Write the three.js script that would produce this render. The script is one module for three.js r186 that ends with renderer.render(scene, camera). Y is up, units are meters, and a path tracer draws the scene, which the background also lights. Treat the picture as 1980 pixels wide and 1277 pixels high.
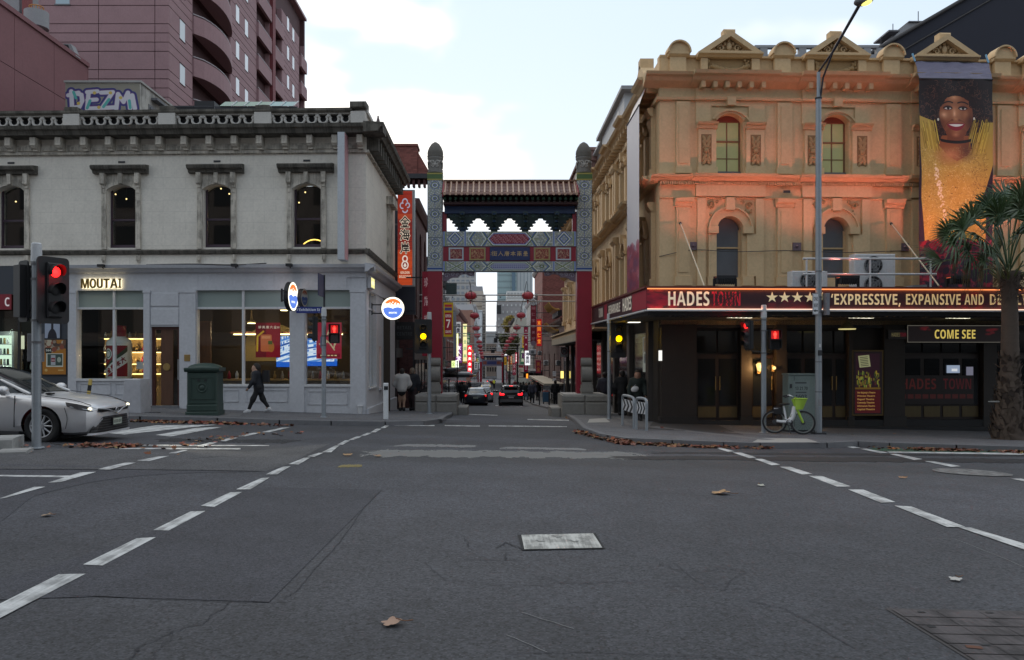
import*as THREE from 'three';
import{MarchingCubes}from 'three/addons/objects/MarchingCubes.js';
import{FontLoader}from 'three/addons/loaders/FontLoader.js';
import{TextGeometry}from 'three/addons/geometries/TextGeometry.js';
import{RectAreaLightUniformsLib}from 'three/addons/lights/RectAreaLightUniformsLib.js';
import{Brush,Evaluator,SUBTRACTION}from 'three-bvh-csg';
const V3=THREE.Vector3,PI=Math.PI;
const F=1540,CX=952,HY=690,EY=2.1;
const scene=new THREE.Scene();
const camera=new THREE.PerspectiveCamera(2*Math.atan(638.5/F)*180/PI,1980/1277,0.1,3000);
camera.position.set(0,EY,0);
camera.setViewOffset(1980,1277,38,-51.5,1980,1277);
camera.updateProjectionMatrix();
const renderer=new THREE.WebGLRenderer({antialias:true});
renderer.toneMapping=THREE.LinearToneMapping;
renderer.toneMappingExposure=1.84;
renderer.shadowMap.enabled=true;
RectAreaLightUniformsLib.init();
let seed=7;
const rnd=()=>{seed=(seed*1664525+1013904223)>>>0;return seed/4294967296;};
const rr=(a,b)=>a+(b - a)*rnd();
const clamp=(x,a=0,b=1)=>Math.min(b,Math.max(a,x)),lerp=(a,b,t)=>a+(b - a)*t;
const sstep=(a,b,x)=>{const t=clamp((x - a)/(b - a));return t*t*(3 - 2*t);};
const hash=(x,y,s=0)=>{let h=Math.imul(x|0,374761393)+Math.imul(y|0,668265263)+Math.imul(s|0,1274126177)|0;h=Math.imul(h^(h>>>13),1274126177);return((h^(h>>>16))>>>0)/4294967296;};
function vn(x,y,p,s){
const ix=Math.floor(x),iy=Math.floor(y),fx=x - ix,fy=y - iy,m=(a)=>p?((a%p)+ p)%p:a;
const u=fx*fx*(3 - 2*fx),v=fy*fy*(3 - 2*fy);
return lerp(lerp(hash(m(ix),m(iy),s),hash(m(ix + 1),m(iy),s),u),lerp(hash(m(ix),m(iy + 1),s),hash(m(ix + 1),m(iy + 1),s),u),v);
}
function fbm(x,y,p,s,o=4){let a=0,k=.5,n=0;for(let i=0;i<o;i++){a +=k*vn(x,y,p,s + i*17);n +=k;x*=2;y*=2;if(p)p*=2;k*=.5;}return a/n;}
{
const W=1024,HH=512,data=new Float32Array(W*HH*4);
for(let r=0;r<HH;r++){
const el=((r + .5)/HH - .5)*PI,y=Math.sin(el),c=Math.cos(el);
for(let q=0;q<W;q++){
const az=((q + .5)/W - .5)*2*PI,x=Math.cos(az)*c,z=Math.sin(az)*c;
const yy=Math.max(y,0),k=1/(yy + .12),t=Math.pow(clamp(1 - yy),5);
const west=clamp(-z*.5 + .5),glow=Math.pow(clamp((-.18*x + .28*y - .94*z)),5);
let R=lerp(.37,.63,t),Gc=lerp(.452,.655,t),B=lerp(.545,.68,t);
const n=fbm(x*k*1.15 + 3.6,z*k*1.15 + 4.1,0,3,5),n2=fbm(x*k*3 + 1.2,z*k*3 + 7.9,0,9,4);
const n3=fbm(x*k*4.5 + 9.2,z*k*4.5 + 3.3,0,15,5),bank=Math.exp(-((az + 1.72)**2/.06 +(el - .40)**2/.03))+ .75*Math.exp(-((az + 1.2)**2/.03 +(el - .44)**2/.010));
const big=sstep(.50,.66,n + .10*sstep(.5,.85,yy)+ .22*(n2 - .5)- .05*x + .34*bank*(.35 + 1.5*(n3 - .12))- .07 + .14*(n3 - .5)+ .03*(t - .5));
const core=sstep(.5,.95,n + .3*(n2 - .5));
const cw=big*.92;
R=lerp(R,.83 - .27*core,cw);Gc=lerp(Gc,.805 - .255*core,cw);B=lerp(B,.75 - .21*core,cw);
const veil=.90 + .10*west + .14*glow;
R*=veil*(1 + .03*glow);Gc*=veil;B*=veil*(1 - .02*glow);
if(y<0){const g=sstep(0,-.12,y);R=lerp(R,.16,g);Gc=lerp(Gc,.16,g);B=lerp(B,.17,g);}
const i=(r*W + q)*4;data[i]=R;data[i + 1]=Gc;data[i + 2]=B;data[i + 3]=1;
}
}
const sky=new THREE.DataTexture(data,W,HH,THREE.RGBAFormat,THREE.FloatType);
sky.mapping=THREE.EquirectangularReflectionMapping;sky.magFilter=sky.minFilter=THREE.LinearFilter;sky.wrapS=THREE.RepeatWrapping;sky.needsUpdate=true;
scene.background=sky;scene.environment=sky;
}
const sun=new THREE.DirectionalLight(new THREE.Color(1,.9,.78),.5);
sun.position.set(-30,45,-105);sun.target.position.set(0,0,-30);
sun.castShadow=true;sun.shadow.radius=32;sun.shadow.mapSize.set(2048,2048);
Object.assign(sun.shadow.camera,{left:-60,right:60,top:60,bottom:-40,near:1,far:300});
scene.add(sun,sun.target);
const X=(px,d)=>(px - CX)/F*d,Y=(py,d)=>EY +(HY - py)/F*d,P=(px,py,d)=>new V3(X(px,d),Y(py,d),-d);
const HK=[[-60,1.86],[0,1.8],[12,1.8],[15,1.88],[20,2.05],[24,2.2],[28,2.27],[32,2.42],[36,2.6],[50,3.3],[65,3.95],[100,5.1],[245,8.1],[700,14],[3000,30]];
const SK=[[-60,0],[5,0],[14,1],[28,1],[42,.2],[80,0],[3000,0]];
const kn=(K,d)=>{for(let i=1;i<K.length;i++)if(d<=K[i][0])return lerp(K[i - 1][1],K[i][1],(d - K[i - 1][0])/(K[i][0]- K[i - 1][0]));return K[K.length - 1][1];};
const gy=(x,z)=>EY - kn(HK,-z)- kn(SK,-z)*clamp(x,-45,45)*(x<0?.03:.025);
function G(px,py,lift=0){let a=1.5,b=900;for(let i=0;i<50;i++){const m=(a + b)/2;if(Y(py,m)>gy(X(px,m),-m)+ lift)a=m;else b=m;}return P(px,py,a);}
const onGround=(px,d,lift=0)=>{const x=X(px,d);return new V3(x,gy(x,-d)+ lift,-d);};
const _v=new V3(),_n=new V3(),_m3=new THREE.Matrix3();
class MB{
constructor(){this.p=[];this.n=[];this.u=null;}
tri(a,b,c){const e=[b[0]- a[0],b[1]- a[1],b[2]- a[2]],f=[c[0]- a[0],c[1]- a[1],c[2]- a[2]];let x=e[1]*f[2]- e[2]*f[1],y=e[2]*f[0]- e[0]*f[2],z=e[0]*f[1]- e[1]*f[0];const l=Math.hypot(x,y,z)||1;x/=l;y/=l;z/=l;this.p.push(...a,...b,...c);this.n.push(x,y,z,x,y,z,x,y,z);return this;}
quad(a,b,c,d){return this.tri(a,b,c).tri(a,c,d);}
box(x0,y0,z0,x1,y1,z1,ry=0){
if(x0>x1)[x0,x1]=[x1,x0];if(y0>y1)[y0,y1]=[y1,y0];if(z0>z1)[z0,z1]=[z1,z0];
const cx=(x0+x1)/2,cz=(z0+z1)/2,c=Math.cos(ry),s=Math.sin(ry),r=(x,y,z)=>ry?[cx+(x - cx)*c+(z - cz)*s,y,cz -(x - cx)*s+(z - cz)*c]:[x,y,z];
const A=r(x0,y0,z1),B=r(x1,y0,z1),C=r(x1,y1,z1),D=r(x0,y1,z1),E=r(x0,y0,z0),f=r(x1,y0,z0),g=r(x1,y1,z0),h=r(x0,y1,z0);
return this.quad(A,B,C,D).quad(B,f,g,C).quad(f,E,h,g).quad(E,A,D,h).quad(D,C,g,h).quad(E,f,B,A);
}
c(cx,cy,cz,w,h,d,ry){return this.box(cx - w/2,cy - h/2,cz - d/2,cx+w/2,cy+h/2,cz+d/2,ry);}
cham(x0,y0,z0,x1,y1,z1,b){
const o=[[x0,y0],[x1,y0],[x1,y1],[x0,y1]],i=[[x0 + b,y0 + b],[x1 - b,y0 + b],[x1 - b,y1 - b],[x0 + b,y1 - b]];
for(let k=0;k<4;k++){const a=o[k],c=o[(k + 1)%4],e=i[k],f=i[(k + 1)%4];this.quad([...a,z1 - b],[...c,z1 - b],[...f,z1],[...e,z1]);this.quad([...a,z0],[...c,z0],[...c,z1 - b],[...a,z1 - b]);}
this.quad([...i[0],z1],[...i[1],z1],[...i[2],z1],[...i[3],z1]);return this.quad([...o[1],z0],[...o[0],z0],[...o[3],z0],[...o[2],z0]);
}
geo(g,m){
if(g.index)g=g.toNonIndexed();const a=g.attributes.position,b=g.attributes.normal;if(m)_m3.getNormalMatrix(m);const flip=m&&m.determinant()<0;
for(let i=0;i<a.count;i++){const j=flip?i -(i%3)+[0,2,1][i%3]:i;_v.fromBufferAttribute(a,j);_n.fromBufferAttribute(b,j);if(m){_v.applyMatrix4(m);_n.applyMatrix3(_m3).normalize();}this.p.push(_v.x,_v.y,_v.z);this.n.push(_n.x,_n.y,_n.z);}
return this;
}
at(g,x,y,z,rx=0,ry=0,rz=0,sx=1,sy=sx,sz=sx){return this.geo(g,new THREE.Matrix4().compose(new V3(x,y,z),new THREE.Quaternion().setFromEuler(new THREE.Euler(rx,ry,rz)),new V3(sx,sy,sz)));}
cyl(x,y0,y1,z,r0,r1=r0,s=16){return this.at(new THREE.CylinderGeometry(r1,r0,y1 - y0,s),x,(y0 + y1)/2,z);}
rod(a,b,r,s=8,r2=r){const A=new V3(...a),B=new V3(...b),L=A.distanceTo(B),q=new THREE.Quaternion().setFromUnitVectors(new V3(0,1,0),B.clone().sub(A).normalize());return this.geo(new THREE.CylinderGeometry(r2,r,L,s),new THREE.Matrix4().compose(A.clone().lerp(B,.5),q,new V3(1,1,1)));}
tube(pts,r,s=8,n=pts.length*5,closed=false){return this.geo(new THREE.TubeGeometry(new THREE.CatmullRomCurve3(pts.map((q)=>new V3(...q)),closed),n,r,s,closed));}
lathe(prof,x,y,z,s=20){return this.at(new THREE.LatheGeometry(prof.map((q)=>new THREE.Vector2(...q)),s),x,y,z);}
ball(x,y,z,r,sy=1,sz=1,s=10){return this.at(new THREE.SphereGeometry(r,s,Math.ceil(s*.7)),x,y,z,0,0,0,1,sy,sz);}
ext(shape,x,y,z,depth,rx=0,ry=0,rz=0,bev=0,cs=10){return this.at(new THREE.ExtrudeGeometry(shape,{depth,bevelEnabled:bev>0,bevelSize:bev,bevelThickness:bev,bevelSegments:1,curveSegments:cs}),x,y,z,rx,ry,rz);}
prof(pts,x0,x1){
const q=pts,a=[];for(let i=0;i<q.length - 1;i++)this.quad([x0,q[i][1],q[i][0]],[x1,q[i][1],q[i][0]],[x1,q[i + 1][1],q[i + 1][0]],[x0,q[i + 1][1],q[i + 1][0]]);
const tri=THREE.ShapeUtils.triangulateShape(q.map((s)=>new THREE.Vector2(s[0],s[1])),[]);
for(const t of tri){this.tri(...t.map((i)=>[x0,q[i][1],q[i][0]]));this.tri(...[t[2],t[1],t[0]].map((i)=>[x1,q[i][1],q[i][0]]));}
return this;
}
g(uv='box'){
const g=new THREE.BufferGeometry(),p=new Float32Array(this.p),n=new Float32Array(this.n),u=new Float32Array(p.length/3*2);
for(let i=0;i<p.length/3;i +=3){
let ax=0,ay=0,az=0;for(let k=0;k<3;k++){ax +=Math.abs(n[(i + k)*3]);ay +=Math.abs(n[(i + k)*3 + 1]);az +=Math.abs(n[(i + k)*3 + 2]);}
for(let k=0;k<3;k++){const j=(i + k)*3,x=p[j],y=p[j + 1],z=p[j + 2];const w=uv==='xy'?[x,y]:uv==='xz'?[x,-z]:ay>ax&&ay>az?[x,-z]:ax>az?[z,y]:[x,y];u[(i+k)*2]=w[0];u[(i+k)*2+1]=w[1];}
}
g.setAttribute('position',new THREE.BufferAttribute(p,3));g.setAttribute('normal',new THREE.BufferAttribute(n,3));g.setAttribute('uv',new THREE.BufferAttribute(u,2));return g;
}
build(name,mat,parent,label){return part(this.g(),name,mat,parent,label);}
}
const mb=()=>new MB();
function part(g,name,mat,parent,label){const m=new THREE.Mesh(g,mat);m.name=parent&&parent!==scene?name:numbered(name);m.castShadow=m.receiveShadow=true;if(label)m.userData.label=label;(parent||scene).add(m);return m;}
const used={};
function numbered(n){used[n]=(used[n]??-1)+1;return used[n]?n+'_'+String(used[n]).padStart(3,'0'):n;}
function thing(name,label,category,pos=[0,0,0],turn=0,group){const o=new THREE.Group();o.name=numbered(name);o.position.set(...(pos.isVector3?pos.toArray():pos));o.rotation.y=turn;scene.add(o);return tag(o,label,category,group);}
function tag(o,label,category,group){o.userData.label=label;o.userData.category=category;if(group)o.userData.group=group;return o;}
function struct(g,name,mat,parent){const m=part(g,name,mat,parent);if(!parent)m.userData.kind='structure';return m;}
function copy(o,pos,turn,label){const c=o.clone();c.userData={...o.userData};c.name=numbered(o.name.replace(/_\d{3}$/,''));if(label)c.userData.label=label;if(pos)c.position.copy(pos);if(turn!==undefined)c.rotation.y=turn;scene.add(c);return c;}
function put(g,name,mat,parent,x,y,z,ry=0){const m=part(g,name,mat,parent);m.position.set(x,y,z);m.rotation.y=ry;return m;}
class Facade{
constructor(x,z,th){Object.assign(this,{x,z,th,c:Math.cos(th),s:Math.sin(th)});}
d(px,off=0){const k=(px - CX)/F;return(off+this.s*this.x+this.c*this.z)/(this.s*k - this.c);}
u(px,off=0){const d=this.d(px,off);return this.c*(X(px,d)- this.x)+this.s*(d+this.z);}
v(py,px,off=0){return Y(py,this.d(px,off));}
at(u,v,off=0){return new V3(this.x+this.c*u+this.s*off,v,this.z - this.s*u+this.c*off);}
ground(u,off=0){const p=this.at(u,0,off);return gy(p.x,p.z);}
}
function tex(size,fn,srgb=true){
const d=new Uint8Array(size*size*4),e=(v)=>{v=clamp(v);return 255*(srgb?(v<=.0031308?v*12.92:1.055*Math.pow(v,1/2.4)- .055):v);};
for(let y=0;y<size;y++)for(let x=0;x<size;x++){const r=fn(x/size,y/size,x,y),i=(y*size + x)*4;if(Array.isArray(r)){d[i]=e(r[0]);d[i + 1]=e(r[1]);d[i + 2]=e(r[2]);}else d[i]=d[i + 1]=d[i + 2]=e(r);d[i + 3]=255;}
const t=new THREE.DataTexture(d,size,size);t.wrapS=t.wrapT=THREE.RepeatWrapping;t.magFilter=THREE.LinearFilter;t.minFilter=THREE.LinearMipmapLinearFilter;t.generateMipmaps=true;if(srgb)t.colorSpace=THREE.SRGBColorSpace;t.needsUpdate=true;return t;
}
const TX={
asphalt:tex(1024,(x,y,i,j)=>.80*(.36 + .6*fbm(x*150,y*150,150,5,3)+ .5*(hash(i>>2,j>>2,3)- .5)+ .35*(hash(i>>3,j>>3,4)- .5)+(hash(i>>2,j>>2,8)>.96?.5:0))*(.75 + .5*fbm(x*6,y*6,6,2,4))),
plaster:tex(512,(x,y)=>.72 + .12*fbm(x*4,y*4,4,1,5)+ .16*fbm(x*40,y*40,40,6,3)- .10*sstep(.58,.8,fbm(x*24,y*2,0,21,3))*sstep(.45,.7,fbm(x*3,y*3,3,4,3))),
grime:tex(512,(x,y)=>{const n=fbm(x*6,y*6,6,11,5),st=fbm(x*40,y*3,0,13,4);return clamp(.9 - .5*sstep(.36,.7,n*.6 + st*.4)+ .2*(fbm(x*60,y*60,60,2,2)- .5),.3,1);}),
stone:tex(512,(x,y,i,j)=>.7 + .2*fbm(x*12,y*12,12,31,5)+ .25*(hash(i,j,5)- .5)*.5 + .1*fbm(x*70,y*70,70,3,2)),
metal:tex(256,(x,y)=>.78 + .2*fbm(x*9,y*3,9,41,4)+ .1*(fbm(x*50,y*50,50,4,2)- .5)),
wood:tex(256,(x,y)=>.6 + .4*fbm(x*26,y*2,0,51,4)),
brick:tex(512,(x,y)=>{const rows=12,r=Math.floor(y*rows),cx=x*4 +(r%2)*.5,b=Math.floor(cx)%4,fx=cx - Math.floor(cx),fy=y*rows - r;return fx<.035||fy<.12?[.62,.58,.54]:[1,.93,.9].map((k)=>k*(.45 + .4*hash(b,r,2)+ .15*fbm(x*40,y*40,40,7,2)));}),
ashlar:tex(512,(x,y)=>{const r=Math.floor(y*6),fx=(x*3 +(r%2)*.5)%1,fy=y*6 - r,j=fx<.014||fy<.03?.86:1;return j*(.70 + .14*fbm(x*4,y*4,4,1,5)+ .16*fbm(x*40,y*40,40,6,3)- .07*sstep(.58,.8,fbm(x*30,y*2,0,21,3))*sstep(.45,.7,fbm(x*3,y*3,3,4,3)));}),
ply:tex(512,(x,y)=>.75 + .25*fbm(x*5,y*5,5,61,5)),
};
const bumps={};
const bumpOf=(k)=>bumps[k]??=(()=>{const s=TX[k],t=new THREE.DataTexture(s.image.data,s.image.width,s.image.height);t.wrapS=t.wrapT=THREE.RepeatWrapping;t.magFilter=THREE.LinearFilter;t.needsUpdate=true;return t;})();
const clones={};
const scaled=(t,key,m)=>clones[key + m]??=(()=>{const c=t.clone();c.repeat.set(1/m,1/m);c.needsUpdate=true;return c;})();
function mat(color,rough=.8,o={}){
const{tx,tile=2,bump=0,metal=0,...rest}=o,c=Array.isArray(color)?new THREE.Color().setRGB(...color):new THREE.Color(color);
const p={color:c,roughness:rough,metalness:metal,...rest};
if(tx){p.map=scaled(TX[tx],tx,tile);if(bump){p.bumpMap=scaled(bumpOf(tx),'b'+tx,tile);p.bumpScale=bump;}}
return new(o.transmission||o.clearcoat||o.sheen?THREE.MeshPhysicalMaterial:THREE.MeshStandardMaterial)(p);
}
const glow=(color,k=1,base=0x111111)=>mat(base,.5,{emissive:Array.isArray(color)?new THREE.Color().setRGB(...color):new THREE.Color(color),emissiveIntensity:k});
const M={
road:mat([.088,.090,.108],.8,{tx:'asphalt',tile:3.2,bump:.004,vertexColors:true}),
patchLight:mat([.128,.128,.137],.85,{tx:'asphalt',tile:2.7,bump:.004}),
patchDark:mat([.076,.078,.096],.84,{tx:'asphalt',tile:2.3,bump:.004}),
footpath:mat([.20,.202,.22],.85,{tx:'asphalt',tile:2.9,bump:.002}),
paleConc:mat([.40,.39,.37],.85,{tx:'stone',tile:1.3,bump:.004}),
kerb:mat([.17,.17,.18],.8,{tx:'stone',tile:1.1,bump:.004}),
line:mat([.62,.63,.63],.75,{tx:'grime',tile:1.1}),
crack:mat([.034,.034,.04],.9),
white:mat([.66,.66,.67],.6,{tx:'plaster',tile:2.5}),
shop:mat([.57,.575,.605],.55,{tx:'plaster',tile:2.7,bump:.002}),
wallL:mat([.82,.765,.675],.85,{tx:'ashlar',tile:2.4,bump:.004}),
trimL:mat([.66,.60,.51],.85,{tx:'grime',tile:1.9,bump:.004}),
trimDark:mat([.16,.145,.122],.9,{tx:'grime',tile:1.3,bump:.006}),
balus:mat([.60,.57,.53],.85,{tx:'plaster',tile:1.3,bump:.004}),
cream:mat([.70,.50,.285],.85,{tx:'plaster',tile:2.2,bump:.005}),
creamTrim:mat([.68,.48,.27],.85,{tx:'stone',tile:1.6,bump:.005}),
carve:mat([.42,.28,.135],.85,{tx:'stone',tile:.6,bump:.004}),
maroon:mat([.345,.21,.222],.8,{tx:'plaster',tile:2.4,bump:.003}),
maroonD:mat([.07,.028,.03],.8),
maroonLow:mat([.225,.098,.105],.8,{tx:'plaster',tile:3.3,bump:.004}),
brickRed:mat([.27,.10,.085],.9,{tx:'brick',tile:1.05,bump:.01}),
brickDark:mat([.12,.055,.055],.9,{tx:'brick',tile:1.05,bump:.01}),
brickBrown:mat([.30,.19,.17],.9,{tx:'brick',tile:1.05,bump:.01}),
black:mat([.012,.012,.014],.6),blackGloss:mat([.012,.012,.014],.25),dark:mat([.035,.035,.04],.7),charcoal:mat([.06,.062,.068],.8,{tx:'plaster',tile:1.7}),
grey:mat([.3,.3,.31],.7,{tx:'plaster',tile:1.9}),midgrey:mat([.16,.16,.17],.75,{tx:'plaster',tile:1.9}),
galv:mat([.34,.37,.40],.45,{tx:'metal',tile:.8,metal:.35}),steel:mat([.5,.52,.54],.35,{tx:'metal',tile:.5,metal:.7}),
glass:mat([.92,.95,.95],.02,{transmission:1,thickness:0,ior:1.5}),
glassDark:mat([.012,.014,.016],.08),greyGlass:mat([.16,.17,.19],.12,{tx:'ply',tile:2}),
wood:mat([.12,.055,.03],.45,{tx:'wood',tile:1}),doorRed:mat([.10,.032,.024],.4,{tx:'wood',tile:1}),
gold:mat([.5,.33,.1],.35,{metal:.6}),brass:mat([.38,.25,.09],.45,{metal:.5,tx:'metal',tile:.7}),
granite:mat([.32,.30,.27],.85,{tx:'stone',tile:.9,bump:.01}),
redPaint:mat([.33,.008,.03],.4,{tx:'ply',tile:1.9}),
greenBox:mat([.028,.055,.045],.5,{tx:'metal',tile:.9}),
interior:mat([.05,.035,.024],.8),interiorDark:mat([.018,.015,.013],.8),
};
function canvasTex(w,h,draw){const c=document.createElement('canvas');c.width=w;c.height=h;const g=c.getContext('2d');g.lineJoin=g.lineCap='round';draw(g,w,h);const t=new THREE.CanvasTexture(c);t.colorSpace=THREE.SRGBColorSpace;t.magFilter=THREE.LinearFilter;return t;}
function face(w,h,t,o={}){const{lit=0,rough=.5,alpha=false}=o;return mat([1,1,1].map((v)=>v*(o.dim??1)),rough,{map:t,...(lit?{emissive:new THREE.Color(1,1,1),emissiveMap:t,emissiveIntensity:lit}:{}),...(alpha?{transparent:true,alphaTest:.5}:{})});}
function panel(name,w,h,m,parent,x,y,z,ry=0,label){const p=part(new THREE.PlaneGeometry(w,h),name,m,parent,label);p.position.set(x,y,z);p.rotation.y=ry;return p;}
function text(g,s,x,y,size,width,color,font='sans-serif',wt='bold'){g.save();g.font=wt+' '+size+'px '+font;g.fillStyle=color;g.textAlign='left';g.textBaseline='alphabetic';const w=g.measureText(s).width;g.translate(x,y);g.scale(width/w,1);g.fillText(s,0,0);g.restore();}
const CJK={
jin:'5,0 2,3 0,4.3;5,0 8,3 10,4.3;3,4 7,4;1.8,6 8.2,6;5,4 5,9.4;2.6,7 3.5,8.6;7.4,7 6.5,8.6;.6,9.6 9.4,9.6',
hai:'.8,.8 2,2;0,3.6 1.4,4.6;.4,9.4 2,6;4.4,0 3,3;4,1.4 9.4,1.4;4.4,3.2 3.8,8.4 8.4,8.4;4.4,3.2 9,3.2 8.6,9.4 7.6,9.6;3,5.8 10,5.8;6.2,3.8 6.8,5;6,6.4 6.6,7.8',
an:'5,0 5,2.4;1.6,.8 1.6,2.6 8.4,2.6 8.4,.8;1.6,4 9,4;2,4 1.8,7 .2,9.8;3.6,5.6 8.8,5.6;3,7.4 9.6,7.4;6.2,5.6 6.2,10',
jie:'2.4,0 .4,2.4;2.6,2.6 .2,5.6;1.6,4.4 1.6,9.6;4,1.8 6.4,1.8;5.2,.4 5.2,4;3.6,4 6.8,4;4,6.2 6.4,6.2;5.2,4.6 5.2,8.6;3.4,9 7,8.4;7.4,1.4 9.8,1.4;7,4 10,4;8.8,4 8.8,9.4 7.8,9',
ren:'5,.6 4.6,4 .4,9.4;4.8,3 9.6,9.4',tang:'5,0 5,1.2;1.4,1.4 9.4,1.4;1.6,1.4 1.4,6 .2,9.6;3.2,3 8.6,3 8.6,5.6;2.2,4.4 9.8,4.4;3.2,5.8 8.6,5.8;5.8,2 5.8,7;3.6,7 8.4,7 8.2,9.6 3.8,9.6 3.6,7',
ben:'.4,2.8 9.6,2.8;5,0 5,9.8;5,2.8 .4,8;5,2.8 9.6,8;3,7.4 7,7.4',er:'1,1 9,1;5,1 5,9.6;1.4,9.6 1.4,3.6 8.6,3.6 8.6,9.4;3,5 4.2,6.2;7,5 5.8,6.2;3,7 4.2,8.2;7,7 5.8,8.2',
mo:'2.4,.4 7.6,.4 7.6,3 2.4,3 2.4,.4;5,.4 5,5;1.6,4 8.4,4;.8,5.2 9.2,5.2;5,6.4 5,9.4;2,7.6 8,7.6;.6,9.6 9.4,9.6',da:'.6,3.4 9.4,3.4;5,0 4.6,4 .6,9.6;5,3.6 9.6,9.6',
quan:'5,0 .4,4.4;5,0 9.6,4.4;2.6,4.6 7.4,4.6;2.6,6.8 7.4,6.8;5,4.6 5,9.4;.8,9.4 9.2,9.4',tang2:'5,0 5,2;2.4,.6 3.4,2;7.6,.6 6.6,2;.6,4 .6,2.4 9.4,2.4 9.4,4;3,3.8 7,3.8 7,5.6 3,5.6 3,3.8;5,6.2 5,9.4;2,7.4 8,7.4;.8,9.6 9.2,9.6',
zhen:'.4,1.4 3.6,1.4;.4,4.6 3.6,4.6;.2,8.4 3.8,7.6;2,1.4 2,8;6.8,0 4.2,4;6.8,0 10,4;7,3.4 4.6,6;8,4.6 4.8,7.8;9,6 4.6,9.8',zhou:'1.6,1 1,2.4;3.4,1 4.2,2.6;2.6,0 2.2,6 .4,9.6;4.6,2.4 9.4,2.4;6.8,0 6.8,9.6;5,4.6 8.8,4.6 8.8,7 5,7 5,4.6;4.4,8.6 9.6,8.6',
xuan:'.4,1.6 4.4,1.6;2.4,0 2.4,9.8;.8,3.2 4,3.2 4,6.4 .8,6.4 .8,3.2;.2,7.8 4.8,7.8;7,0 5.2,4;6.4,2 9.8,2 8.6,4.4;6,5 9.6,5;7.8,3 7.8,9.6;5.8,7.4 10,7.4',tong:'1,9.8 1,.6 9,.6 9,9.4;3,3 7,3;3.2,5 6.8,5 6.8,8 3.2,8 3.2,5',jing:'5,0 5,1.8;.6,2 9.4,2;2.6,3.6 7.4,3.6 7.4,5.8 2.6,5.8 2.6,3.6;5,5.8 5,9.6;2.8,7 1.4,9;7.2,7 8.6,9',ren2:'2.6,0 .4,4;1.8,3 1.8,9.8;4,2.4 9,2.4;3.4,8.6 9.8,8.6',mei:'3,0 3.8,1.4;7,0 6.2,1.4;1.4,1.8 8.6,1.8;2,3.4 8,3.4;1,5 9,5;5,1.8 5,5;.8,6.8 9.2,6.8;5,5.4 4.4,7 1,9.8;5.2,7 9,9.8',
};
function cjk(g,k,x,y,s,color,w=.11,sy=s){g.save();g.strokeStyle=color;g.lineWidth=s*w;for(const st of CJK[k].split(';')){g.beginPath();st.split(' ').forEach((q,i)=>{const[a,b]=q.split(',').map(Number);i?g.lineTo(x+a*s/10,y+b*sy/10):g.moveTo(x+a*s/10,y+b*sy/10);});g.stroke();}g.restore();}
// ================================================================ the setting
{
const xs=[],ds=[];for(let x=-30;x<=30;x +=.5)xs.push(x);for(let x=32;x<=220;x +=x<60?4:40){xs.push(x);xs.unshift(-x);}
for(let d=-60;d<4;d +=8)ds.push(d);for(let d=4;d<42;d +=.5)ds.push(d);for(let d=42;d<110;d +=2)ds.push(d);ds.push(110,125,140,170,200,245,300,400,550,700,1000,1500,2200);
const p=[],c=[],u=[],idx=[],n=xs.length;
for(const d of ds)for(const x of xs){
p.push(x,gy(x,-d),-d);u.push(x,d);
const lane=fbm(x*.04,d*.6,0,71,3),blot=fbm(x*.3,d*.3,0,77,4),v=1 + .75*(lane - .5)+ .55*(blot - .5);
c.push(v*.985,v,v*(1 + .10*(lane - .5)));
}
for(let j=0;j<ds.length - 1;j++)for(let i=0;i<n - 1;i++){const a=j*n + i;idx.push(a,a + 1,a + n,a + 1,a + n + 1,a + n);}
const g=new THREE.BufferGeometry();g.setAttribute('position',new THREE.Float32BufferAttribute(p,3));g.setAttribute('color',new THREE.Float32BufferAttribute(c,3));g.setAttribute('uv',new THREE.Float32BufferAttribute(u,2));g.setIndex(idx);g.computeVertexNormals();
struct(g,'road',M.road).castShadow=false;
}
const road=scene.children[scene.children.length - 1];
const flipUp=(m)=>{for(let i=0;i<m.n.length;i +=9)if(m.n[i + 1]<0){for(let k=0;k<9;k++)m.n[i + k]*=-1;for(let k=0;k<3;k++)[m.p[i + 3 + k],m.p[i + 6 + k]]=[m.p[i + 6 + k],m.p[i + 3 + k]];}};
function sheet(A,B,lift,n=8){
const m=mb(),L=(pts,t)=>{const k=Math.min(pts.length - 2,Math.floor(t*(pts.length - 1))),f=t*(pts.length - 1)- k;return pts[k].clone().lerp(pts[k + 1],f);};
const a=A.map((q)=>q.isVector3?q:G(...q)),b=B.map((q)=>q.isVector3?q:G(...q)),N=n*(a.length - 1),W=Math.max(1,Math.ceil(a[0].distanceTo(b[0])/1.5),Math.ceil(a[a.length - 1].distanceTo(b[b.length - 1])/1.5));
const at=(i,j)=>{const q=L(a,i/N).lerp(L(b,i/N),j/W);return[q.x,gy(q.x,q.z)+ lift,q.z];};
for(let i=0;i<N;i++)for(let j=0;j<W;j++){const q=[at(i,j),at(i + 1,j),at(i + 1,j + 1),at(i,j + 1)];m.quad(...q);}
for(let i=0;i<m.n.length;i +=9)if(m.n[i + 1]<0){for(let k=0;k<9;k++)m.n[i + k]*=-1;for(let k=0;k<3;k++)[m.p[i + 3 + k],m.p[i + 6 + k]]=[m.p[i + 6 + k],m.p[i + 3 + k]];}
return m.g('xz');
}
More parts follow.
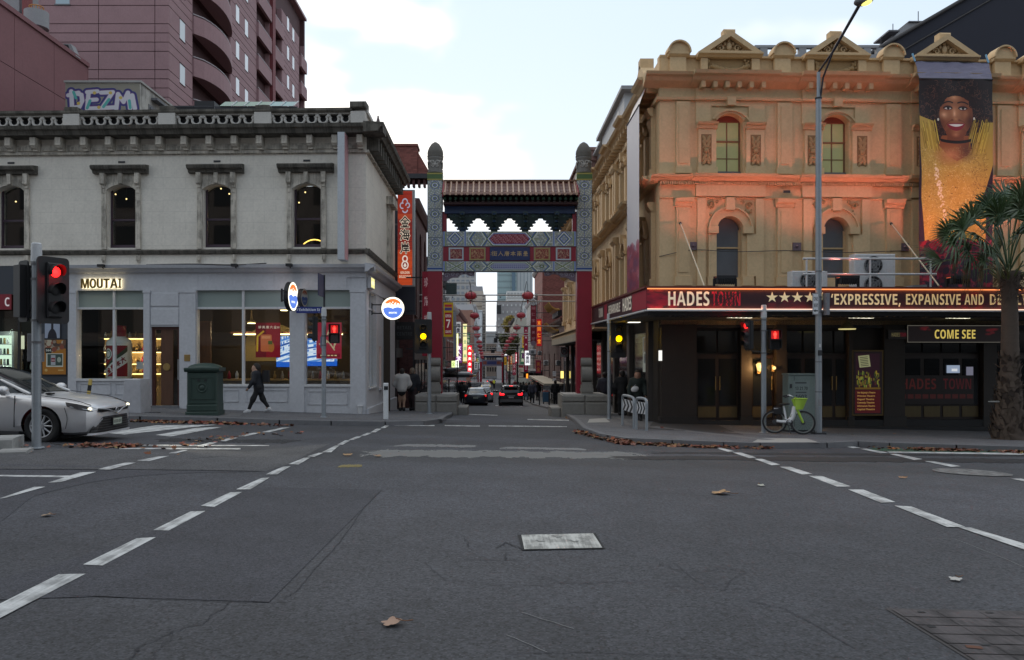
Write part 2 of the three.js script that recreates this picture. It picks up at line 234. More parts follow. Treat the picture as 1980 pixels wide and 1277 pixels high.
const lineOn=(pts,w,lift=.007)=>{const m=mb(),q=pts.map((s)=>s.isVector3?s:G(...s));for(let i=0;i<q.length - 1;i++){const k=Math.max(1,Math.ceil(q[i].distanceTo(q[i + 1])/.5));for(let j=0;j<k;j++){const a=q[i].clone().lerp(q[i + 1],j/k),b=q[i].clone().lerp(q[i + 1],(j + 1)/k),t=b.clone().sub(a).setY(0).normalize(),s=new V3(t.z,0,-t.x).multiplyScalar(w/2),o=(v,e)=>[v.x + e*s.x,gy(v.x + e*s.x,v.z + e*s.z)+ lift,v.z + e*s.z];m.quad(o(a,-1),o(a,1),o(b,1),o(b,-1));}}flipUp(m);return m.g('xz');};
part(sheet([[-60,908],[250,909],[512,912],[560,898]],[[-60,868],[250,870],[480,874],[640,858]],.004),'asphalt_patch',M.patchLight,road);
part(sheet([[-250,1170],[185,1155],[520,1166]],[[170,1095],[480,943],[738,948]],.005),'asphalt_patch',M.patchDark,road);
part(sheet([[-60,1060],[60,962],[240,912]],[[-60,909.5],[150,910.5],[505,913.5]],.0035),'asphalt_patch',M.patchDark,road);
const dash=(q,mt=M.line)=>part(sheet([q[0],q[1]],[q[3],q[2]],.009,3),'lane_dash',mt,road);
for(const q of[
[[-60,1200],[113,1113],[165,1112],[-60,1229]],[[160,1094],[264,1043],[301,1041],[198,1096]],[[296,1027],[368,991],[397,990],[326,1028]],[[388,980],[444,954],[468,953],[414,982]],[[456,948],[505,926],[521,925],[484,948]],
[[514,919],[547,904],[562,903],[536,919]],[[557,899],[587,887],[600,886],[577,900]],[[594,884],[616,877],[625,877],[608,885]],[[622,876],[648,863],[657,862],[640,876]],[[652,861],[667,853],[677,853],[663,861]],[[673,852],[690,845],[700,845],[683,852]],[[696,844],[710,838],[720,838],[706,844]],[[716,837],[728,830],[738,830],[726,837]],[[735,829],[745,823],[753,823],[744,829]],
[[-6,967],[66,943],[87,943],[12,964]],[[92,935],[155,915],[186,914],[116,934]],[[188,909],[243,896],[263,896],[212,910]],[[264,892],[307,884],[327,883],[288,893]],[[325,878],[352,872],[363,872],[340,878]],[[379,864],[404,857],[422,856],[394,865]],[[422,854],[445,847.5],[460,847.5],[436,854.5]],[[458,845],[490,838],[504,838],[474,845]],[[504,837],[545,828],[562,827],[520,837]],
[[1352,857],[1362,857],[1387,864],[1376,865.5]],[[1380,866],[1392,866],[1421,874],[1408,875]],[[1417,876],[1432,876],[1463,886],[1448,887]],[[1459,888.5],[1474,888.5],[1509,900],[1492,901]],[[1508,904],[1528,904],[1572,918],[1551,919]],[[1564,921.5],[1590,922],[1645,942],[1620,943]],[[1640,948],[1670,948.5],[1732,972.5],[1704,974]],[[1730,979.5],[1762,981],[1868,1021],[1832,1021]],[[1854,1021.5],[1878,1022],[1990,1056],[1990,1068]],
[[1616,860],[1628,860],[1664,867],[1650,868]],[[1662,869],[1676,869],[1718,876.5],[1703,877.5]],[[1720,879],[1734,879],[1784,889],[1768,890.5]],[[1788,893],[1804,893],[1860,903],[1840,904]],[[1955,927],[1975,927],[1995,931],[1985,933]],
])dash(q);
for(const q of[[[-20,919.5],[148,921],[140,924.5],[-20,922]],[[240,861],[520,861.8],[520,863.4],[240,862.6]],[[230,867],[465,868],[465,870],[230,869.4]],[[1715,874],[1990,877],[1990,880.5],[1720,876]],
[[762,822.5],[840,823],[840,824.5],[762,824]],[[860,823],[928,824],[928,825.5],[860,824.5]],[[945,823.5],[1096,825],[1096,826.5],[945,825]],[[905,801],[962,803],[962,804.5],[905,802.5]],[[1020,811],[1100,812.5],[1100,814.5],[1020,812.5]],[[958,784],[1010,785],[1010,786.5],[958,785.5]],
[[205,838],[300,823.5],[420,822],[240,841]],[[300,842],[380,828],[430,826.5],[330,845]]])part(sheet([q[0],q[1]],[q[3],q[2]],.006,6),'painted_line',M.line,road);
const smear=(w,h,draw)=>{const t=canvasTex(w,h,draw);return t;};
const ragged=(seedn,edge)=>tex(512,(x,y)=>{const n=fbm(x*24,y*5,0,seedn,5),e=sstep(0,edge,y)*sstep(1,1 - edge,y)*sstep(0,.12,x)*sstep(1,.88,x),f=fbm(x*90,y*12,0,seedn + 5,4);return n*.6 + f*.35 + e*.6>.8?1:n*.6 + f*.35 + e*.6>.74?.5:0;},false);
function stain(A,B,color,seedn,op,rough=.8){
const g=sheet(A,B,.0075,12),p=g.attributes.position,a=A.map((q)=>G(...q)),b=B.map((q)=>G(...q)),u=g.attributes.uv;
for(let i=0;i<p.count;i++){const x=p.getX(i),z=p.getZ(i),x0=a[0].x,x1=a[a.length - 1].x,s=clamp((x - x0)/(x1 - x0)),za=lerp(a[0].z,a[a.length - 1].z,s),zb=lerp(b[0].z,b[b.length - 1].z,s);u.setXY(i,s,(z - za)/(zb - za));}
const al=ragged(seedn,.45);al.wrapS=al.wrapT=THREE.ClampToEdgeWrapping;
return part(g,'worn_streak',mat(color,rough,{transparent:true,opacity:op,alphaMap:al}),road);
}
stain([[650,889],[1300,894]],[[660,864],[1230,871]],[.30,.30,.29],101,.5);stain([[740,866],[930,869]],[[800,858],[920,860]],[.3,.3,.3],103,.55);stain([[950,870],[1150,874]],[[990,864],[1120,866]],[.3,.3,.3],105,.55);
stain([[1140,891],[2100,902]],[[1140,880],[2100,887]],[.022,.02,.022],107,.85);stain([[1200,880],[2100,886]],[[1240,874],[2000,878]],[.03,.03,.033],109,.6);stain([[260,856],[560,862]],[[300,846],[640,850]],[.03,.03,.033],111,.6);
stain([[645,908],[700,906]],[[650,898],[700,897]],[.3,.24,.08],115,.6);
const jag=(pts,n,a)=>{const o=[];for(let i=0;i<pts.length - 1;i++)for(let j=0;j<n;j++){const t=j/n;o.push([lerp(pts[i][0],pts[i + 1][0],t)+ rr(-a,a),lerp(pts[i][1],pts[i + 1][1],t)+ rr(-a,a)*.6]);}o.push(pts[pts.length - 1]);return o;};
for(const[pts,w,a]of[[[[640,942],[738,948]],.006,.6],[[[738,948],[705,982],[655,1052],[610,1100],[575,1142],[548,1160]],.007,1.6],[[[120,1152],[300,1160],[440,1165],[560,1166]],.005,1],[[[440,1165],[400,1205],[345,1220],[270,1252],[262,1262],[240,1290]],.007,5],[[[330,1215],[334,1232],[300,1262],[290,1290]],.005,5],[[[958,1062],[978,1050],[1010,1063]],.012,2],[[[978,1072],[978,1084]],.012,2],[[[880,1083],[1010,1085]],.008,1],[[[820,1090],[860,1122],[1000,1134],[1180,1126],[1330,1128]],.005,5],[[[1040,1120],[1120,1130],[1230,1122]],.005,6],[[[1270,1090],[1330,1112],[1400,1100],[1440,1108],[1400,1140],[1260,1134]],.005,6],[[[1300,1086],[1350,1128],[1400,1130]],.005,7],[[[985,1267],[1100,1262],[1230,1266],[1440,1274]],.006,2],[[[500,912],[300,909],[-20,908]],.02,.4],[[[370,888],[420,884],[470,886]],.02,2],[[[900,1040],[905,1060]],.008,3],[[[1650,1254],[1520,1178],[1440,1162]],.007,3]])part(lineOn(jag(pts,7,a),w),'road_crack',M.crack,road);
for(const pts of[[[1008,1186],[1110,1218]],[[980,1230],[1060,1264]],[[1800,1042],[1850,1045],[1920,1072],[1985,1100]]])part(lineOn(jag(pts,5,1),.007,.006),'chalk_scratch',mat([.17,.17,.175],.9),road);
const LC=[];
function footpath(kerb,inner,name,lift=.13){
const K=kerb.map((q)=>q.isVector3?q:G(...q)),I=inner,g=sheet(K,I,lift,6);struct(g,name,M.footpath);
const kb=new THREE.Group();kb.name=numbered('kerb');kb.userData.kind='structure';scene.add(kb);
for(let i=0;i<K.length - 1;i++){const L=K[i].distanceTo(K[i + 1]),n=Math.max(1,Math.round(L/(K[i].z<-45?12:1.6)));for(let j=0;j<n;j++){const a=K[i].clone().lerp(K[i + 1],(j + .012)/n),b=K[i].clone().lerp(K[i + 1],(j + .988)/n),t=b.clone().sub(a).setY(0).normalize(),s=new V3(-t.z,0,t.x).multiplyScalar(.16);const c=I[Math.min(i,I.length - 1)].clone().sub(a);if(s.dot(c)<0)s.negate();const q=(v,e,h)=>{const w=v.clone().addScaledVector(s,e);return[w.x,gy(w.x,w.z)+ h,w.z];};const m=mb(),hh=lift + .006;m.quad(q(a,.1,hh),q(b,.1,hh),q(b,1,hh),q(a,1,hh)).quad(q(a,0,-.05),q(b,0,-.05),q(b,0,hh - .025),q(a,0,hh - .025)).quad(q(a,0,hh - .025),q(b,0,hh - .025),q(b,.1,hh),q(a,.1,hh));const gg=m.g();gg.computeVertexNormals();part(gg,'kerb_stone',M.kerb,kb);}}
return kb;
}
const W3=(x,d)=>new V3(x,0,-d);
footpath([W3(-70,24.4),W3(-30,24.2),[130,815],[270,814],[420,817],[540,821],[640,823],[745,824],[820,823],[855,818],[872,808],[890,792],[898,776],[902,765],W3(-3.1,160),W3(-3.1,260)],
[W3(-70,31),W3(-30,29.6),W3(-19,29),W3(-13,28.6),W3(-10,28.5),W3(-7,28.4),W3(-5.4,28.4),W3(-4.7,28.6),W3(-4.7,30),W3(-4.7,31),W3(-4.7,35),W3(-4.7,44),W3(-4.7,66),W3(-4.7,100),W3(-4.7,160),W3(-4.7,260)],'footpath');
footpath([W3(3.4,260),W3(3.3,160),[1008,772],[1034,785],[1066,793],[1086,803],[1110,818],[1128,836],[1160,849],[1210,858],[1300,862],[1400,866],[1470,868],[1600,867],[1660,864],[1720,867],[1850,871],[1990,875],W3(40,21.5),W3(90,21.5)],
[W3(6,260),W3(6,160),W3(6,90),W3(6,66),W3(6,54),W3(6,44),W3(6,36),W3(6,31),W3(6,29.6),W3(6.2,28.6),W3(6.6,28),W3(8,27.8),W3(9.2,27.8),W3(11,27.9),W3(12,27.9),W3(13.2,28),W3(15.5,28.2),W3(19,28.4),W3(40,29.5),W3(90,31)],'footpath');
const fp=scene.children.filter((o)=>o.name.startsWith('footpath')),FPL=.13;
for(const[a,b,c,d]of[[[1455,856],[1586,857],[1560,849],[1470,848]],[[1136,818],[1180,817],[1170,809],[1140,811]]])part(sheet([a,b].map((q)=>G(...q,FPL)),[d,c].map((q)=>G(...q,FPL)),FPL+.006,4),'tactile_pad',M.paleConc,fp[1]);
for(const[a,b,c,d]of[[[1250,826],[1480,852],[1500,851],[1270,825]],[[1255,815],[1385,820],[1385,818.5],[1250,813.5]],[[1190,808],[1210,818],[1215,817],[1196,807]],[[1400,836],[1508,845],[1508,843],[1420,834.5]]])part(sheet([a,b].map((q)=>G(...q,FPL)),[d,c].map((q)=>G(...q,FPL)),FPL+.006,5),'stone_band',M.kerb,fp[1]);
part(sheet([[1252,830],[1440,842]].map((q)=>G(...q,FPL)),[[1262,817],[1385,821]].map((q)=>G(...q,FPL)),FPL+.005,5),'dark_paving',mat([.045,.045,.05],.8,{tx:'stone',tile:1.1}),fp[1]);
for(const[a,b,c,d]of[[[430,806],[462,806],[470,800],[446,800]],[[560,808],[900,812],[880,811],[560,807]]])part(sheet([a,b].map((q)=>G(...q,FPL)),[d,c].map((q)=>G(...q,FPL)),FPL+.006,5),'stone_band',M.kerb,fp[0]);
part(sheet([[1672,872],[1800,876],[1990,880]],[[1690,866.5],[1800,869.5],[1990,874.5]],.004),'cycle_lane',mat([.055,.125,.075],.85,{tx:'asphalt',tile:2.2}),road);
{
const q=[[1014,1065],[1165,1062],[1147,1034],[1008,1037]].map((s)=>G(...s)),lo=thing('manhole_cover','pale rectangular concrete cover sunk in the middle of the road','manhole cover',[0,0,0]);
const pts=(e)=>{const c=q.reduce((a,b)=>a.clone().add(b)).multiplyScalar(.25);return q.map((v)=>v.clone().lerp(c,-e));};
part(sheet([pts(.06)[0],pts(.06)[1]],[pts(.1)[3],pts(.08)[2]],.008,4),'frame',mat([.018,.018,.02],.9),lo);part(sheet([q[0],q[1]],[q[3],q[2]],.012,4),'lid',mat([.56,.56,.53],.8,{tx:'grime',tile:.8,bump:.008}),lo);
for(const[x,y]of[[1045,1047],[1110,1047],[1078,1038]])part(lineOn([[x - 8,y],[x,y+4],[x+9,y+2]],.02,.017),'lifting_slot',mat([.3,.3,.29],.9),lo);
const g=[[1900,1290],[2260,1300],[2060,1188],[1722,1181]].map((s)=>G(...s)),gr=thing('iron_cover','large rusty iron cover with slots at the lower right of the road','iron cover'),iron=mat([.098,.086,.09],.8,{tx:'grime',tile:.9,bump:.006,metal:.2});
const L=(u,v)=>g[0].clone().lerp(g[1],u).lerp(g[3].clone().lerp(g[2],u),v);
part(sheet([L(-.02,0),L(1,0)],[L(-.02,1.03),L(1,1.03)],.006,4),'frame',mat([.06,.055,.056],.9),gr);
for(let j=0;j<6;j++)for(let i=0;i<4;i++)part(sheet([L(i/4 + .003,j/6 + .006),L((i + 1)/4 - .003,j/6 + .006)],[L(i/4 + .003,(j + 1)/6 - .006),L((i + 1)/4 - .003,(j + 1)/6 - .006)],.012,2),'plate',iron,gr);
for(const[x,y]of[[1782,1188],[1914,1189],[1802,1216],[1905,1252]]){const c=G(x,y);part(lineOn([c.clone().add(new V3(-.025,0,0)),c.clone().add(new V3(.025,0,0))],.03,.016),'key_hole',M.black,gr);}
part(lineOn([[1868,1255],[1900,1258]],.05,.016),'rust_slot',mat([.12,.05,.03],.9),gr);
const ov=thing('drain_cover','worn oval pale cover near the dashed line on the right','manhole cover'),o=G(1880,915),m=mb();for(let i=0;i<28;i++){const a=i/28*2*PI,b=(i + 1)/28*2*PI,e=(t,r)=>{const x=o.x + Math.cos(t)*r*.62,z=o.z + Math.sin(t)*r*.62;return[x,gy(x,z)+ .012,z];};m.tri([o.x,gy(o.x,o.z)+ .012,o.z],e(b,1),e(a,1));}part(m.g('xz'),'lid',mat([.2,.2,.2],.85,{tx:'grime',tile:.6,bump:.01}),ov);
}
// ================================================================ the grey corner building on the left
const LF=new Facade(X(708,27.8),-27.8,-.0324),LS=new Facade(X(708,27.8),-27.8,PI/2);
const rect=(x0,y0,x1,y1)=>{const s=new THREE.Shape();s.moveTo(x0,y0);s.lineTo(x1,y0);s.lineTo(x1,y1);s.lineTo(x0,y1);s.closePath();return s;};
function archPath(P_,x0,x1,y0,ys,rise){
P_.moveTo(x0,y0);P_.lineTo(x1,y0);P_.lineTo(x1,ys);const w=(x1 - x0)/2,r=(w*w+rise*rise)/(2*rise),cx=(x0+x1)/2,cy=ys+rise - r,a=Math.asin(Math.min(1,w/r));
P_.absarc(cx,cy,r,PI/2 -(rise>w*.999?PI/2:a),PI/2+(rise>w*.999?PI/2:a),false);P_.lineTo(x0,y0);return P_;
}
function wallShape(x0,y0,x1,y1,holes){const s=rect(x0,y0,x1,y1);for(const h of holes)s.holes.push(h.rise?archPath(new THREE.Path(),h.x0,h.x1,h.y0,h.y1,h.rise):(()=>{const p=new THREE.Path();p.moveTo(h.x0,h.y0);p.lineTo(h.x0,h.y1);p.lineTo(h.x1,h.y1);p.lineTo(h.x1,h.y0);p.closePath();return p;})());return s;}
function archRing(x0,x1,ys,rise,t){const s=new THREE.Shape(),w=(x1 - x0)/2,r=(w*w+rise*rise)/(2*rise),cx=(x0+x1)/2,cy=ys+rise - r,a=rise>w*.999?PI/2:Math.asin(w/r);s.absarc(cx,cy,r+t,PI/2 - a,PI/2+a,false);s.absarc(cx,cy,r,PI/2+a,PI/2 - a,true);s.closePath();return s;}
const lb=thing('corner_building','two storey grey and white heritage corner building with carved cornice and ground floor shop','building',[LF.x,0,LF.z],LF.th);
const LB={};
{
const u=(px,off=0)=>LF.u(px,off),v=(py,px=600)=>LF.v(py,px);
const uL=u(-150),top=v(238),base=-2.2,D1=8.2,B=mb;
Object.assign(LB,{u,v,uL,D1});
const wins=[[566,620],[393,446],[208,262],[-5,47]].map(([a,b])=>({x0:u(a),x1:u(b),y0:v(478),y1:v(366),rise:.2}));
wins.push({x0:u(-190+8),x1:u(-138),y0:v(478),y1:v(366),rise:.2});
const shopH=[[148,277],[291,346],[379.5,560],[589.5,677]].map(([a,b],i)=>({x0:u(a),x1:u(b),y0:i===1?base+1:v([735,0,745,745][i]),y1:i===1?v(632,320):v(561)}));
const uN=u(131);
B().ext(wallShape(uL,v(512),-.02,top,wins.filter((w)=>w.x0>uL)),0,0,-.42,.42).build('wall',M.wallL,lb);
const lower=B().ext(wallShape(uN,base,-.02,v(512.01),shopH),0,0,-.3,.3).build('shopfront',M.shop,lb);
const sideH=[{x0:LS.u(713),x1:LS.u(728),y0:LS.v(750,715),y1:LS.v(565,715)},{x0:LS.u(733.5),x1:LS.u(737),y0:LS.v(750,735),y1:LS.v(670,735)},{x0:LS.u(747),x1:LS.u(752),y0:LS.v(735,750),y1:LS.v(635,750)}];
const sw=new THREE.Group();sw.name='side_wall';sw.rotation.y=PI/2 - LF.th;lb.add(sw);
{const up=B().ext(wallShape(.02,v(512),D1,top,[]),0,0,-.4,.4);part(up.g(),'wall',M.wallL,sw);const lo=B().ext(wallShape(.02,base,D1,v(512.01),sideH),0,0,-.3,.3);part(lo.g(),'wall',M.shop,sw);
for(let k=0;k<13;k++)part(B().box(.1 + k*.62,v(291),0,.3 + k*.62,v(266),.42).g(),'bracket',M.trimDark,sw);
part(B().prof([[0,v(298)],[.1,v(296)],[.1,v(292)],[0,v(292)]],-.12,D1).g(),'moulding',M.trimL,sw);
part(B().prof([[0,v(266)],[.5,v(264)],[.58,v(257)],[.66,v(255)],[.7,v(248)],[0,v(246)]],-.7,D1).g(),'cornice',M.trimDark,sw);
part(B().box(.3,v(246),-.36,D1,v(212),-.06).box(.2,v(216),-.42,D1,v(209),.02).g(),'parapet',M.balus,sw);
part(B().prof([[0,v(492)],[.1,v(490)],[.16,v(484)],[0,v(481)]],-.16,D1).g(),'string_course',M.trimDark,sw);
part(B().prof([[0,v(528)],[.12,v(526)],[.2,v(521)],[.3,v(519)],[.34,v(513)],[0,v(511)]],-.34,D1).g(),'shop_cornice',M.shop,sw);
part(B().box(.06,base,.004,D1,v(785)- .1,.09).box(.5,v(560),.004,D1,v(530),.03).g(),'plinth',M.shop,sw);
const w0=sideH[0];part(B().box(w0.x0,w0.y0,-.16,w0.x1,w0.y1,-.14).g(),'pane',M.glass,sw);part(B().box(w0.x0 - .03,w0.y0 - .05,-.1,w0.x1+.03,w0.y0,.07).box((w0.x0+w0.x1)/2 - .03,w0.y0,-.12,(w0.x0+w0.x1)/2+.03,w0.y1,-.06).box(w0.x0,v(596),-.12,w0.x1,v(592),-.06).g(),'frame',M.shop,sw);
for(const w of sideH.slice(1)){part(B().box(w.x0,w.y0,-.2,w.x1,w.y1,-.18).g(),'pane',glow([.45,.2,.09],.35),sw);part(B().box(w.x0 - .08,w.y0 - .08,0,w.x1+.08,w.y0,.08).g(),'sill',M.shop,sw);}
part(B().box(5.4,v(482),.004,6.5,v(340),.12).box(5.2,v(340),.002,6.7,v(322),.3).g(),'pilaster',M.trimL,sw);
}
B().box(uL,base,-9.2,-.6,top - .3,-8.9).box(uL - .3,base,-9.2,uL,top - .3,0).build('back_wall',M.interiorDark,lb);
B().box(uL,v(250),-9.2,-.42,v(244),-.44).build('roof',M.grey,lb);B().box(uL,v(512)- .1,-8.9,-.42,v(512)+.1,-.44).build('upper_floor',M.interiorDark,lb);B().box(uL,-.45,-8.9,-.35,-.3,-.32).build('shop_floor',M.interior,lb);
for(const[i,w]of wins.entries()){
if(w.x0<uL)continue;const c=(w.x0+w.x1)/2,hw=(w.x1 - w.x0)/2,wd=new THREE.Group();wd.name='window';lb.add(wd);
const sh=archPath(new THREE.Shape(),w.x0+.02,w.x1 - .02,w.y0+.1,w.y1,w.rise - .02);
part(B().ext(sh,0,0,-.26,.01).g(),'pane',M.glass,wd);
part(B().box(w.x0,w.y0,-.28,w.x0+.06,w.y1+.1,-.2).box(w.x1 - .06,w.y0,-.28,w.x1,w.y1+.1,-.2).box(w.x0,w.y0,-.28,w.x1,w.y0+.13,-.19).box(w.x0,(w.y0+w.y1)/2 - .03,-.28,w.x1,(w.y0+w.y1)/2+.04,-.21).g(),'frame',mat([.05,.03,.045],.5),wd);
part(B().ext(archRing(w.x0 - .02,w.x1+.02,w.y1,w.rise,.12),0,0,0,.07).box(w.x0 - .2,w.y0 - .05,.002,w.x0 - .02,w.y1+.06,.065).box(w.x1+.02,w.y0 - .05,.002,w.x1+.2,w.y1+.06,.065).g(),'surround',M.trimL,wd);
part(B().box(c - .07,w.y1+w.rise+.02,.01,c+.07,v(334),.16).g(),'keystone',M.trimL,wd);
for(const s of[-1,1]){const m=B(),x=c+s*(hw+.12);m.box(x - .08,v(352),.01,x+.08,v(334),.2).box(x - .06,v(362),.01,x+.06,v(352),.13).at(new THREE.CylinderGeometry(.06,.06,.15,10),x,v(353),.15,0,0,PI/2).box(x - .045,v(372),.01,x+.045,v(362),.09);part(m.g(),'console',M.trimL,wd);}
part(B().ext(wallShape(w.x0 - .02,v(356),w.x1+.02,v(335),[]),0,0,.001,.03).g(),'spandrel',M.trimL,wd);
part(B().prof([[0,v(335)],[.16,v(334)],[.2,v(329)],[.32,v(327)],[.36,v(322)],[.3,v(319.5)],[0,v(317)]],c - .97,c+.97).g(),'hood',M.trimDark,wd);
for(const s of[-1,1])part(B().box(c+s*.62 - .06,v(503),.01,c+s*.62+.06,v(492.5),.12).box(c+s*.62 - .045,v(507),.01,c+s*.62+.045,v(503),.07).g(),'sill_bracket',M.trimL,wd);
part(B().box(c - .12,v(312.5),.001,c+.12,v(309),.02).g(),'vent',M.dark,lb);
}
B().box(uL,v(248),-.32,-.02,v(238),-.04).build('parapet_base',M.balus,lb);
B().prof([[-.36,v(217)],[0,v(217)],[.05,v(214)],[.05,v(209.5)],[-.36,v(208.5)]],uL,-.5).build('coping',M.trimDark,lb);
const piers=[[-66,-32],[122,153],[306,338.5],[491.5,524],[678,712]].map(([a,b])=>[u(a),u(b)]);
piers.forEach(([a,b],i)=>{B().box(a,v(239),-.34,Math.min(b,-.04),v(216),.03).box(a - .02,v(249),-.34,Math.min(b+.02,-.03),v(238.5),.045).build('pier',M.balus,lb);if(i===4)B().cham(a - .02,v(210),-.5,-.0,v(198),.1,.03).build('pier_cap',M.trimDark,lb);else B().box(a+.05,v(209),-.3,b - .05,v(203),.05).at(new THREE.SphereGeometry((b - a)/2.2,14,8,0,2*PI,0,PI/2),(a+b)/2,v(205),-.12,0,0,0,1,.35,.5).build('pier_cap',M.trimDark,lb);});
const ringG=(()=>{const m=B(),r=.15;m.at(new THREE.TorusGeometry(r,.05,6,22,PI*1.44),0,-.015,0,0,0,PI*.8);for(const s of[-1,1])m.at(new THREE.SphereGeometry(.07,8,6),s*(r+.04),r*.62,.02,0,0,0,1,1,.8);return m.g();})();
B().box(uL,v(240),-.36,-.5,v(214),-.30).build('parapet_back',M.dark,lb);
for(let i=0;i<4;i++){const a=piers[i][1],b=piers[i + 1][0],n=i===3?7:i===0?7:6,st=(b - a)/n;for(let k=0;k<n;k++)put(ringG,'baluster_ring',M.balus,lb,a+(k+.5)*st,v(227.8),-.13);part(B().box(a,v(219.5),-.24,b,v(217),-.06).g(),'baluster_rail',M.balus,lb);}
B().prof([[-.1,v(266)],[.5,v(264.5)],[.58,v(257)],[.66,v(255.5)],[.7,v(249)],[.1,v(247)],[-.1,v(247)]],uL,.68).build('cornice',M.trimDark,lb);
B().prof([[-.02,v(298)],[.1,v(296.5)],[.12,v(292)],[.02,v(291)]],uL,.1).build('moulding',M.trimL,lb);
const brG=B().box(-.085,0,.02,.085,.16,.22).box(-.1,.16,.02,.1,.44,.40).at(new THREE.CylinderGeometry(.1,.1,.18,10),0,.17,.26,0,0,PI/2).g();
for(let px=698.8,k=0;px>-160;px -=48,k++){const x=u(px);if(x<uL + .2)break;put(brG,'bracket',M.trimL,lb,x,v(291),0);if(k<20)part(B().box(u(px - 40),v(288.5),.001,u(px - 8),v(277.5),.045).g(),'frieze_panel',M.trimL,lb);}
B().prof([[-.02,v(492)],[.1,v(490)],[.16,v(484.5)],[.02,v(481.5)]],uL,.14).build('string_course',M.trimDark,lb);
B().prof([[-.02,v(528)],[.12,v(526)],[.2,v(521)],[.3,v(519)],[.34,v(513)],[-.02,v(510.5)]],uN,.32).build('shop_cornice',M.shop,lb);
const win=(a,b,mull,y0,ySill,nm)=>{
const g=new THREE.Group();g.name='shop_window';lb.add(g);const xs=[a,...mull,b];
for(let i=0;i<xs.length - 1;i++){part(B().box(u(xs[i]),v(593.5),-.16,u(xs[i + 1]),v(561),-.13).g(),'transom_panel',mat([.26,.31,.29],.25),g);part(B().box(u(xs[i]),v(y0),-.155,u(xs[i+1]),v(597),-.145).g(),'pane',M.glass,g);}
part(B().box(u(a),v(597.5),-.2,u(b),v(593.5),-.04).g(),'transom',M.white,g);
for(const m of mull)part(B().box(u(m - 2),v(y0),-.19,u(m+2),v(561),-.05).g(),'mullion',M.white,g);
part(B().box(u(a - 1),v(y0+4.5),-.2,u(b+1),v(y0),.05).g(),'sill',M.white,g);
};
win(148,277,[218],733,0);win(379.5,560,[468.5],743.5,0);win(589.5,677,[],743.5,0);
for(const[a,b,y0,y1]of[[153,214,764,742],[222,272,764,742],[431,461,778,754],[475,556,778,754],[596,672,783,756]])for(const q of[[a,y0,b,y0 - 1.6],[a,y1+1.6,b,y1],[a,y0,a+1.8,y1],[b - 1.8,y0,b,y1]])part(B().box(u(q[0]),v(q[1]),.002,u(q[2]),v(q[3]),.022).g(),'panel_moulding',M.shop,lb);
for(const[a,b,y0,y1]of[[291,346,592,566],[291,346,629,597]])part(B().cham(u(a),v(y0),.002,u(b),v(y1),.03,.015).g(),'panel',M.shop,lb);
for(const[a,b]of[[132,148],[278,290],[347.5,378.5],[560.5,588.5],[677.5,707]])part(B().box(u(a),base,.002,Math.min(u(b),-.025),v(560.8),.05).box(u(a)- .02,v(566),.002,Math.min(u(b)+.02,-.022),v(560.5),.07).g(),'pier',M.shop,lb);
const dr=new THREE.Group();dr.name='door';lb.add(dr);const y0=v(785,320),y1=v(632,320);
part(B().box(u(291),y0,-.2,u(297),y1,-.1).box(u(341),y0,-.2,u(346),y1,-.1).box(u(297),y1 - .1,-.2,u(341),y1,-.1).g(),'frame',M.doorRed,dr);part(B().box(u(308),y0+.02,-.19,u(331),y1 - .1,-.12).g(),'leaf',M.wood,dr);part(B().box(u(297),y0+.02,-.16,u(308),y1 - .1,-.15).box(u(331),y0+.02,-.16,u(341),y1 - .1,-.15).g(),'pane',M.glass,dr);part(B().at(new THREE.CylinderGeometry(.13,.13,.03,20),u(319.5),v(710,320),-.1,PI/2).g(),'door_badge',M.brass,dr);part(B().rod([u(343.5),v(735,320),-.03],[u(343.5),v(695,320),-.03],.018).g(),'handle',M.steel,dr);
part(B().box(u(290),y0 - .15,-.32,u(347),y0,.12).g(),'doorstep',M.kerb,lb);
part(B().cham(u(357),v(699),.052,u(368.5),v(686),.07,.008).g(),'plaque',M.brass,lb);
for(const px of[208,462,566]){const m=B().box(u(px)- .1,v(518),.36,u(px)+.1,v(513),.55).rod([u(px),v(520),.3],[u(px),v(515),.45],.02);part(m.g(),'spotlight',M.black,lb);}
part(B().tube([[u(290),v(513),.3],[u(380),v(512.2),.33],[u(460),v(514),.33],[u(520),v(511),.3]],.018).g(),'cable',M.black,lb);
part(B().tube([[u(669),v(557),.06],[u(669),v(540),.06],[u(673),v(536.5),.06],[u(706),v(536),.06]],.015).g(),'conduit',M.shop,lb);
part(B().cyl(u(697),v(800),v(787),.1,.07,.09,12).cyl(u(697),v(786),v(784),.1,.1,.1,12).g(),'water_outlet',M.white,lb);
const font=await new FontLoader().loadAsync('fonts/droid/droid_sans_bold.typeface.json');LB.font=font;
const halo=glow([1,.86,.55],1.0,0x665522);let x=161;const lt=new THREE.Group();lt.name='shop_sign';lb.add(lt);
for(const[ch,w]of[['M',15],['O',12],['U',11],['T',11],['A',14],['I',5]]){const g=new TextGeometry(ch,{font,size:.33,depth:.05,curveSegments:6,bevelEnabled:false});g.computeBoundingBox();const bw=g.boundingBox.max.x - g.boundingBox.min.x,W_=u(x+w)- u(x);part(B().at(g,u(x)- g.boundingBox.min.x*W_/bw,v(558,200),.13,0,0,0,W_/bw,1,1).g(),'letter',mat([.20,.14,.04],.3,{metal:.5}),lt);part(B().at(g,u(x)- g.boundingBox.min.x*W_/bw - .012,v(558,200)- .012,.075,0,0,0,W_/bw*1.05,1.06,.3).g(),'letter_glow',halo,lt);x+=w+1.8;}
const hl=new THREE.RectAreaLight(new THREE.Color(1,.85,.5),1.6,1.35,.3);hl.position.set(u(198),v(549,200),.072);hl.lookAt(LF.at(u(198),v(549,200),-5));lb.add(hl);hl.lookAt(LF.at(u(198),v(549,200),-5));
}
